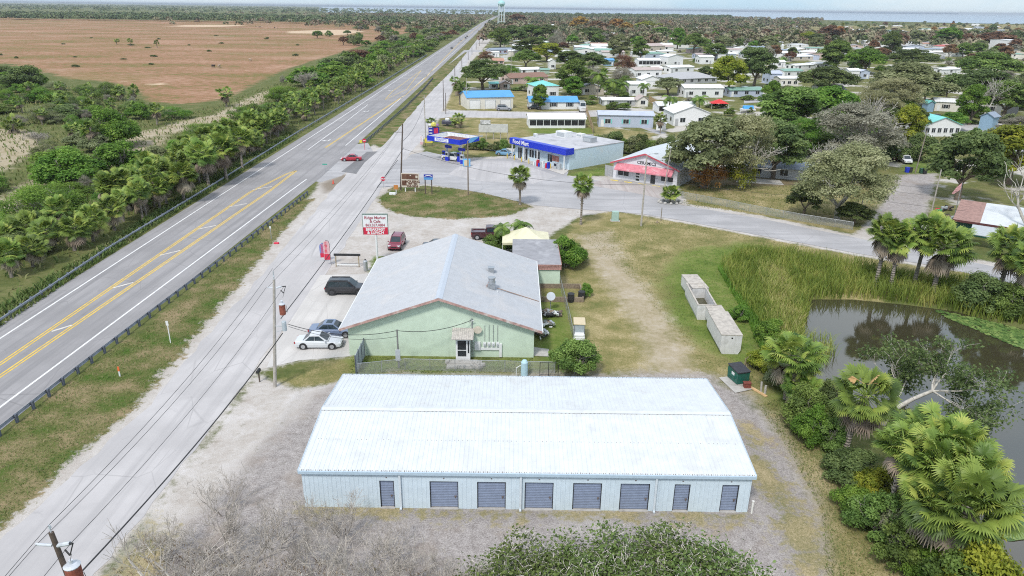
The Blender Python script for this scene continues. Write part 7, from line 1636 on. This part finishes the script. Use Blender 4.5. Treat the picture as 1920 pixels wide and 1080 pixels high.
for s in (-1,1): MB().tube((0,s*.75,.35),(0,s*.95,.35),.35,n=12).build('wheel', tyre, t)
x,y=G(925,262); t=thing('old_billboard','back of a long pale billboard on posts behind the fuel canopy','billboard',(x,y)); ww=27*MPP(925,262)
MB().bx(-ww,ww,-.15,.15,1.9,4.0).build('board', mat('board_pale',(.55,.55,.53),.8,.1,2,stain=(.3,.3,.3),samt=.4), t)
for k in range(5): MB().bx(-ww+ww*.5*k-.1,-ww+ww*.5*k+.1,.153,.35,0,3.6).build('post', palewood, t)
MB().bx(-ww*.9,-ww*.2,-.3,.0,4.003,5.0).build('faded_topper', mat('topper',(.5,.5,.5),.8,.5,1.5), t)
fence('tan wooden fence beside the lavender mobile home', [G(1098,208), G(1112,250)], 2.0, 2.4, mat('new_fence',(.48,.33,.16),.8,.2,3), wood, 'board_fence', True)
fence('new tan wooden fence behind the white porch home', [G(1216,190), G(1250,215)], 2.2, 2.4, mat('new_fence',(.48,.33,.16)), wood, 'board_fence', True)
fence('low white board fence behind the fuel station lot', [G(900,279), G(964,288)], 1.1, 2.5, HWALL['white'], galv, 'board_fence', True)
fence('weathered board fence behind the food mart roof', [G(1000,262), G(1112,263)], 1.6, 2.5, mat('fence_grey',(.40,.40,.41)), galv, 'board_fence', True)
# water tower
x,y=G(940,52); s_=1.0; t=thing('water_tower','pale turquoise water tower on tall white legs beside the highway','water tower',(x,y)); tz=36.5; twm=mat('tower_turquoise',(.36,.62,.63),.5,.05); twl=mat('tower_white',(.66,.74,.76),.5,.05)
MB().rev([(.8,0),(3.4,.9),(5.4,2.6),(6.0,4.6),(5.9,6.2),(4.6,8.2),(2.4,9.4),(.4,9.9)], (0,0,tz-4.0), 24).build('tank', twm, t, True)
MB().rev([(6.3,0),(6.3,.5)], (0,0,tz+.4), 24).build('walkway', twl, t)
lg=[(5.6*math.cos(a),5.6*math.sin(a)) for a in (PI/4+.2,3*PI/4+.2,5*PI/4+.2,7*PI/4+.2)]
for a in lg: MB().tube((a[0]*1.35,a[1]*1.35,0),(a[0],a[1],tz),.5,.42,8).build('leg', twl, t)
MB().tube((0,0,0),(0,0,tz-3.9),.6,n=10).build('riser_pipe', twl, t)
mb=MB()
for z,k in ((10,1.26),(20,1.16),(29,1.08)):
    for i in range(4): a,b=lg[i],lg[(i+1)%4]; mb.tube((a[0]*k,a[1]*k,z),(b[0]*k,b[1]*k,z),.22,n=5)
mb.build('brace', twl, t)
# ================================================================== TOWN TREES (foot, top, width)
TT = [
(906,170,108,84,'flat','dark','n','broad dark green oak behind the triple garage'),(993,106,68,60,'round','dark','n','dark rounded oak right of the blue grey motel'),(1027,116,79,52,'round','yellow','n','yellow green tree right of the dark rounded oak'),
(985,128,93,54,'flat','mid','n','row of mid green trees behind the brown roofed house'),(1065,130,93,54,'round','dark','n','dark tree in front of the narrow tall white house'),(1113,132,97,50,'round','dark','n','dark dense tree left of the blue porch house'),
(1077,178,111,68,'tall','mid','n','large mid green tree right of the teal roofed two storey house'),(1112,164,124,34,'bush','grey','f','grey bare shrub tree right of the large mid green tree'),(1075,186,143,36,'tall','bright','n','bright green tree right of the teal roof house'),(1012,206,158,30,'tall','bright','n','bright leafy tree between garage and blue roofed house'),
(1107,80,50,56,'flat','dark','n','wide dark oak behind the motel porch'),(1122,88,62,28,'round','mid','n','round green tree in front of the wide dark oak'),(938,90,50,44,'flat','mid','n','green trees at the foot of the water tower'),(965,82,46,42,'round','dark','n','dark tree right of the water tower foot'),
(995,80,44,48,'flat','mid','n','green spreading tree beyond the dark rounded oak'),(1025,80,45,46,'round','dark','n','dark tree beyond the yellow green tree'),(1045,90,56,32,'bush','grey','f','pale twiggy tree right of the yellow green tree'),(1085,58,30,32,'round','orange','l','orange tinted tree far right of the tower'),
(1155,60,34,28,'round','orange','l','orange brown tree near the end of main street'),(1175,63,41,26,'round','orange','l','brightest orange tree in the far town'),(1210,56,38,32,'flat','yellow','l','yellowish tree right of the brightest orange tree'),(972,46,25,32,'round','brown','l','maroon brown tree just right of the water tower'),
(1160,110,65,44,'tall','olive','n','tall olive tree left of the brownish roofed building'),(1170,138,100,40,'bush','brown','s','reddish brown bare tree above the pale pink house'),(1200,112,74,30,'tall','mid','n','green tree in front of the brownish roof'),(1167,154,126,42,'bush','grey','f','grey bare bushy tree left of the pale pink house'),
(1253,178,143,52,'flat','olive','n','olive tree left of the L shaped white house'),(912,115,94,28,'bush','brown','s','rusty bare tree beside the terracotta cottage'),(1270,92,52,28,'tall','bright','n','bright tall tree in the far middle'),(1364,178,102,64,'round','yellow','n','large round yellow green tree right of the grey hall'),
(1412,164,85,68,'round','dark','n','large dark oak right of the round yellow green tree'),(1355,96,66,36,'round','olive','n','olive round tree behind the grey hall'),(1491,84,56,11,'column','dark','n','narrow dark cypress beside a yellow green tree'),(1511,84,58,30,'round','yellow','n','yellow green tree right of the narrow cypress'),
(1530,86,62,34,'round','dark','n','dark tree right of the cypress pair'),(1553,76,46,36,'round','brown','l','maroon tree above the dark tree near the cypress'),(1570,76,48,22,'round','orange','l','orange tree beside the maroon tree'),(1565,132,75,58,'tall','mid','n','mid green tall tree behind the long white mobile home'),
(1620,138,88,74,'flat','bright','n','wide bright green tree around the coconut palm'),(1667,110,58,34,'tall','dark','n','dark pointed tree behind the wide bright one'),(1685,88,62,28,'round','brown','l','rust tree right of the dark pointed tree'),(1700,200,118,124,'flat','olive','n','huge olive green oak crown behind the teal roofed house'),
(1705,132,90,94,'flat','dark','n','low dark oak mass beyond the huge olive oak'),(1545,178,125,94,'flat','dark','n','dark spreading tree in front of the lavender sheds'),(1475,258,160,112,'round','mid','n','big glossy green tree left of the pair behind the lawn'),(1552,246,158,104,'round','bright','n','big bright green tree right of the pair behind the lawn'),
(1660,216,142,112,'round','tan','f','pale grey olive tree crown behind the yellow tree'),(1600,306,190,150,'round','grey','f','large grey green tree with many twigs behind the tan tree'),(1640,224,165,84,'flat','tan','f','pale tan topped tree above the large grey green one'),(1694,278,195,56,'tall','yellow','n','vivid yellow green tree left of the teal roofed house'),
(1449,334,222,108,'round','dark','n','dark oak with visible trunk in front of the low grey home'),(1318,352,212,130,'round','olive','n','left half of the big mossy oak beside the ceramics shop'),(1388,352,208,112,'round','tan','f','right half of the big mossy oak beside the ceramics shop'),(1505,404,342,60,'round','dark','n','small dark tree inside the road fence'),
(1795,375,240,120,'round','dark','n','large dark olive tree right of the gravel drive'),(1890,345,232,120,'round','yellow','n','yellowish green tree at the right edge beyond the gravel drive'),(1830,202,125,114,'flat','dark','n','broad dark oak behind the half bare bright tree'),(1850,156,98,104,'flat','mid','n','wide green oak at the right edge of town'),
(1880,222,150,88,'round','mid','n','green tree behind the dark carport at the right edge'),(1808,86,62,24,'round','brown','l','maroon tree right of the red roofed house'),(1862,90,58,62,'flat','brown','l','brown oak at the far right'),(1775,88,50,48,'round','bright','n','bright green tree behind the red roofed house'),
(1822,72,55,24,'round','dark','l','small dark tree beyond the brown oak'),(1718,82,56,28,'round','olive','l','olive tree beyond the tiny white houses'),(1905,82,57,28,'flat','dark','l','dark tree behind the tall white barn'),(1860,62,45,14,'tall','dark','l','lone pointed tree on the far marsh edge'),
(1600,420,380,60,'round','dark','n','dark low tree behind the road sign pole'),(1725,300,250,60,'bush','dark','n','dark undergrowth behind the leaning pole'),(1660,300,255,70,'bush','dark','n','shaded shrub left of the tall white shed'),(1905,262,215,70,'round','grey','f','grey twiggy tree right of the blue grey shed'),
(1340,112,80,40,'round','mid','n','mid green tree right of the white gable house'),(1300,100,62,44,'flat','mid','n','broad tree behind the white gable house'),(1240,74,50,36,'round','mid','l','green tree in the far middle of town'),(1440,96,66,40,'round','olive','l','olive tree behind the white cottages'),(1120,62,38,36,'round','brown','l','brown tree right of the orange tinted tree'),
]
for px,pb,pt,wd,shp,col,den,lab in TT: tree(px,pb,pt,wd*1.13,shp,col,lab,den,trunk='g' if col in ('grey','tan') else 'b')
# wide tan tree in front of the low grey home, hung with bare twigs
x,y=G(1570,411); t=tree_at(x,y,HZ(1570,411,262),178*MPP(1570,411),'round','tan','wide pale tan tree with visible grey branches over the road fence','f',trunk='g')
o=link('inner_leaves', crown('flat','olive',1,'f'), t, scale=(.8,.8,.9))
for (px,pb,pt,wd,lab) in ((1912,455,322,190,'big bare grey tree overhanging the green building'),(1845,225,160,70,'leafless pale half of the half bare tree by the cream mobile home'),(1320,330,262,80,'bare mossy limbs on the left of the big oak'),(1385,340,262,80,'bare mossy limbs on the right of the big oak'),(1625,300,200,120,'bare twigs through the large grey green tree'),(1540,340,262,70,'bare twigs at the left of the tan tree')):
    _tv[0]+=1; x,y=G(px,pb); hgt=HZ(px,pb,pt); wdm=wd*MPP(px,pb)
    tt_=thing('bare_tree',lab,'tree',(x,y),_tv[0]*1.1,None,(wdm/8.5,wdm/8.5,hgt/7.4)); link('branches', GTRUNKS[_tv[0]%3], tt_)
tree(1816,234,158,60,'tall','bright','bright green half of the half bare tree by the cream mobile home')
# brown hanging moss skirt under the big oak
for px,pb,pt,wd in ((1325,352,285,70),(1385,352,282,70)): tree(px,pb,pt,wd,'bush','orange' if px < 1350 else 'yellow','brownish hanging foliage under the left of the mossy oak' if px < 1350 else 'ochre hanging foliage under the right of the mossy oak','s','shrub','s',None,'bush')
for px,pb,pt,wd,lab in ((1120,186,133,34,'tall feather palm left of the white stepped house'),(1136,186,150,32,'feather palm behind the carport, first of the row'),(1151,187,148,32,'feather palm behind the carport, second of the row'),(1164,187,152,30,'feather palm behind the carport, third of the row'),(1205,184,155,24,'small feather palm before the white stepped house'),(1253,216,177,36,'feather palm at the corner of the new wooden fence'),(1310,212,178,34,'feather palm at the right of the white porch home'),(1613,136,102,44,'coconut palm in front of the wide bright tree'),(1000,178,142,40,'feather palm left of the teal roofed house'),(945,90,70,24,'yellowish feather palm left of the dark rounded oak'),(1467,122,106,18,'small palm among the white cottages')):
    feather_palm(px,pb,pt,wd,lab)
for px,pb,pt,wd,lab in ((862,196,154,26,'fan palm at the left end of the cluster left of the garage'),(872,197,152,28,'fan palm in the middle of the cluster left of the garage'),(855,180,140,24,'fan palm behind the cluster left of the garage'),(1238,250,212,26,'fan palm right of the small white garden shed')): palm(px,pb,pt,wd,lab)
# hedge behind the food mart
for k in range(9):
    px=1118+k*17; pb=283+k*1.5; tree(px,pb,pb-30-(k%3)*6,40,'bush',['mid','olive','dark'][k%3],'bushy thicket behind the food mart toward the big oak','n','shrub','s','thicket shrubs behind the food mart','bush')
for k in range(8):
    px=880+k*13; pb=280+k*.8; tree(px,pb,pb-14-(k%3)*5,22,'bush',['mid','olive','dark'][(k+1)%3],'low green shrub along the ditch behind the fuel canopy','n','shrub','s','ditch shrubs behind the fuel canopy','bush')
for px,pb,pt,wd in ((1150,205,190,30),(1170,206,192,28),(1040,212,200,0.1)):
    if wd > 1: tree(px,pb,pt,wd,'bush','mid','low leafy bed in front of the long carport' if px < 1160 else 'second leafy bed in front of the long carport','n','shrub','s',None,'bush')
# smaller trees filling the streets, each its own tree
KC = ['dark','mid','mid','olive','grey','dark','bright','brown','tan','yellow']
TP = [(q[0], q[1]) for q in TT]; n_ = 0; tr_ = 0
while n_ < 215 and tr_ < 20000:
    tr_ += 1; py = 46+72*rnd.random()**1.25; px = rnd.uniform(935, 1935)
    if py > 95 and px < 1400: continue
    md = 10+(py-46)*.22
    if any(abs(px-a) < md and abs(py-b) < 3.2 for a, b in TP): continue
    if any(-8 < px-a < 30*(b-13)/70 and -1 < py-b < 7 for a, b in PH): continue
    TP.append((px, py)); n_ += 1; x, y = G(px, py); c_ = rnd.choice(KC[:8] if py > 70 else KC)
    if py < 62 and rnd.random() < .25: c_ = rnd.choice(['orange','brown','tan'])
    tree_at(x, y, rnd.uniform(6, 11), rnd.uniform(8, 14), rnd.choice(['round','flat','round','tall']), c_, 'leafy tree among the small homes in the far part of town', 'l', 'broadleaf_tree', group='trees in the far part of town')
# street trees and garden shrubs nearer by, kept clear of the house fronts
def clear(px, py, pt, hw):
    for l, r, yb, ye in HS:
        if l-hw < px < r+hw and py > yb-3 and pt < yb-(yb-ye)*.35: return False
    return True
n_ = 0; tr_ = 0; MP = [(q[0], q[1]) for q in TT]
while n_ < 62 and tr_ < 20000:
    tr_ += 1; px = rnd.uniform(905, 1935); py = rnd.uniform(112, 300)
    if px < 1380 and py > 205 or px < 930+(py-110)*.1 or (1630 < px < 1770 and py > 285) or (px < 1420 and rnd.random() < .3): continue
    hgt = rnd.uniform(5, 9.5); wd = rnd.uniform(7, 12); x, y = G(px, py); pt = proj(x, y, hgt)[1]; hw = wd/MPP(px, py)/2
    if not clear(px, py, pt, hw*.7) or any(abs(px-a) < hw*.8 and abs(py-b) < 7 for a, b in MP): continue
    MP.append((px, py)); n_ += 1
    tree_at(x, y, hgt, wd, rnd.choice(['round','flat','round','tall']), rnd.choice(['dark','mid','olive','mid','grey','bright']), 'street tree between the homes in the near part of town', 'f' if rnd.random() < .4 else 'n', 'street_tree', group='street trees in the near part of town')
n_ = 0; tr_ = 0
while n_ < 230 and tr_ < 20000:
    tr_ += 1; py = 70+190*rnd.random()**1.3; px = rnd.uniform(900, 1930)
    if px < 1240 and py > 200 or px < 930-(py-70)*.25 or (1630 < px < 1770 and py > 285): continue
    hgt = rnd.uniform(1.2, 3.2); wd = rnd.uniform(2.5, 6); x, y = G(px, py); pt = proj(x, y, hgt)[1]
    if not clear(px, py, pt, 2): continue
    n_ += 1; tree_at(x, y, hgt, wd, 'bush', rnd.choice(['dark','mid','olive','mid','bright','grey']), 'garden shrub between the homes of the town', 'l', 'garden_shrub', 's', 'garden shrubs in town', 'bush')
# roadside trees beyond the palms on the left, far
for i in range(90):
    yy = rnd.uniform(620, 1500); x = -66-abs(rnd.gauss(0, 1))*75*(yy/900)
    tree_at(x, yy, rnd.uniform(5, 9), rnd.uniform(8, 14), rnd.choice(['round','flat','bush']), rnd.choice(['mid','olive','brown','grey','dark','mid']), 'tree in the mixed woods along the far highway', 'l', 'woodland_tree', group='woods along the far highway')
# ================================================================== FAR WOODS (one mass each)
def woods(name, n, fn, cols, seed, size=(7, 11), q=34):
    rng = np.random.default_rng(seed); Pts = []; N = []; Sz = []; vv = []
    for i in range(n):
        x, y = fn(rng); h = rng.uniform(*size); r = h*.62; k = q
        d = unit(rng.normal(size=(k, 3))); d[:, 2] = np.abs(d[:, 2])*1.1-.2
        Pts.append(np.array([x, y, h*.48])+d*np.array([r, r, h*.48])*(.7+.3*rng.random((k, 1)))); N.append(d); Sz += [h*.27]*k
        t0 = rng.random(); vv += list(np.clip(t0+rng.normal(0, .06, k), 0, 1))
    V, Fq = leafquads(rng, np.concatenate(Pts), np.concatenate(N)+np.array([0, 0, .4]), np.array(Sz), 1.3)
    m = leafmat(name, cols, .9, .05)
    o = link(name, npmesh(name, V, Fq, m, np.repeat(vv, 4))); o['kind'] = 'stuff'; return o
far_g = [(0.07,0.10,0.045),(0.10,0.145,0.06),(0.14,0.18,0.08),(0.19,0.21,0.11)]
far_mix = [(0.08,0.10,0.05),(0.14,0.16,0.075),(0.22,0.15,0.11),(0.21,0.22,0.12),(0.36,0.31,0.22)]
def left_belt(rng):
    px = rng.uniform(-150, 790); t = px/780; y0 = G(max(px, -150), 37.5+11*max(0, t)**1.5)[1]; yy = y0*(1+.45*rng.random()**1.5)
    return ((px-960)/F*yy*1.0, yy)
woods('far_woods', 1500, left_belt, far_g, 21, (8, 12))
woods('far_woods_beyond', 1500, lambda r: ((lambda yy: (r.uniform(-.78, -.02)*yy, yy))(r.uniform(2600, 6500))), far_g, 22, (8, 16), 20)
woods('roadside_woods', 700, lambda r: ((lambda yy: (-70-abs(r.normal())*.16*yy, yy))(r.uniform(1100, 2900))), far_mix, 23, (7, 11))
woods('town_woods', 2300, lambda r: ((lambda yy: (r.uniform(-.02, .78 if yy < 1150 else .40)*yy-(20 if yy < 1500 else 0), yy))(r.uniform(800, 3150) if r.random() < .7 else r.uniform(700, 1150))), far_mix, 24, (7, 12))
woods('shore_woods', 900, lambda r: ((lambda yy: (r.uniform(-.03, .28)*yy, yy))(r.uniform(2600, 3450))), far_g, 25, (10, 16), 24)
woods('marsh_scrub', 500, lambda r: ((lambda yy: (r.uniform(.40, .80)*yy, yy))(r.choice([1250, 1500, 1800, 2200])*r.uniform(.95, 1.05))), far_g, 26, (3, 6), 22)
# far shore of the lake
m_far = mat('far_shore', (.20,.26,.33), .9, .2, .002)  # bluish tint puts the distance haze into the shore colour
struct(MB().extrude([(-20000,14000),(-20000,16500),(9500,16500),(7000,14000)],'z',0,26).build('far_shore', m_far))
# ================================================================== HAZE
hm = bpy.data.materials.new('haze'); hm.use_nodes = True; hn = hm.node_tree; hn.nodes.remove(hn.nodes['Principled BSDF'])
pv = hn.nodes.new('ShaderNodeVolumePrincipled'); pv.inputs['Color'].default_value = (.86,.92,1,1); pv.inputs['Density'].default_value = 0.00007; pv.inputs['Anisotropy'].default_value = .2
hn.links.new(pv.outputs[0], hn.nodes['Material Output'].inputs['Volume'])
HAZE = True
if HAZE:
    hz_ = MB().bx(-52000,52000,-900,72000,-2.8,46).build('haze', hm); hz_['kind'] = 'stuff'
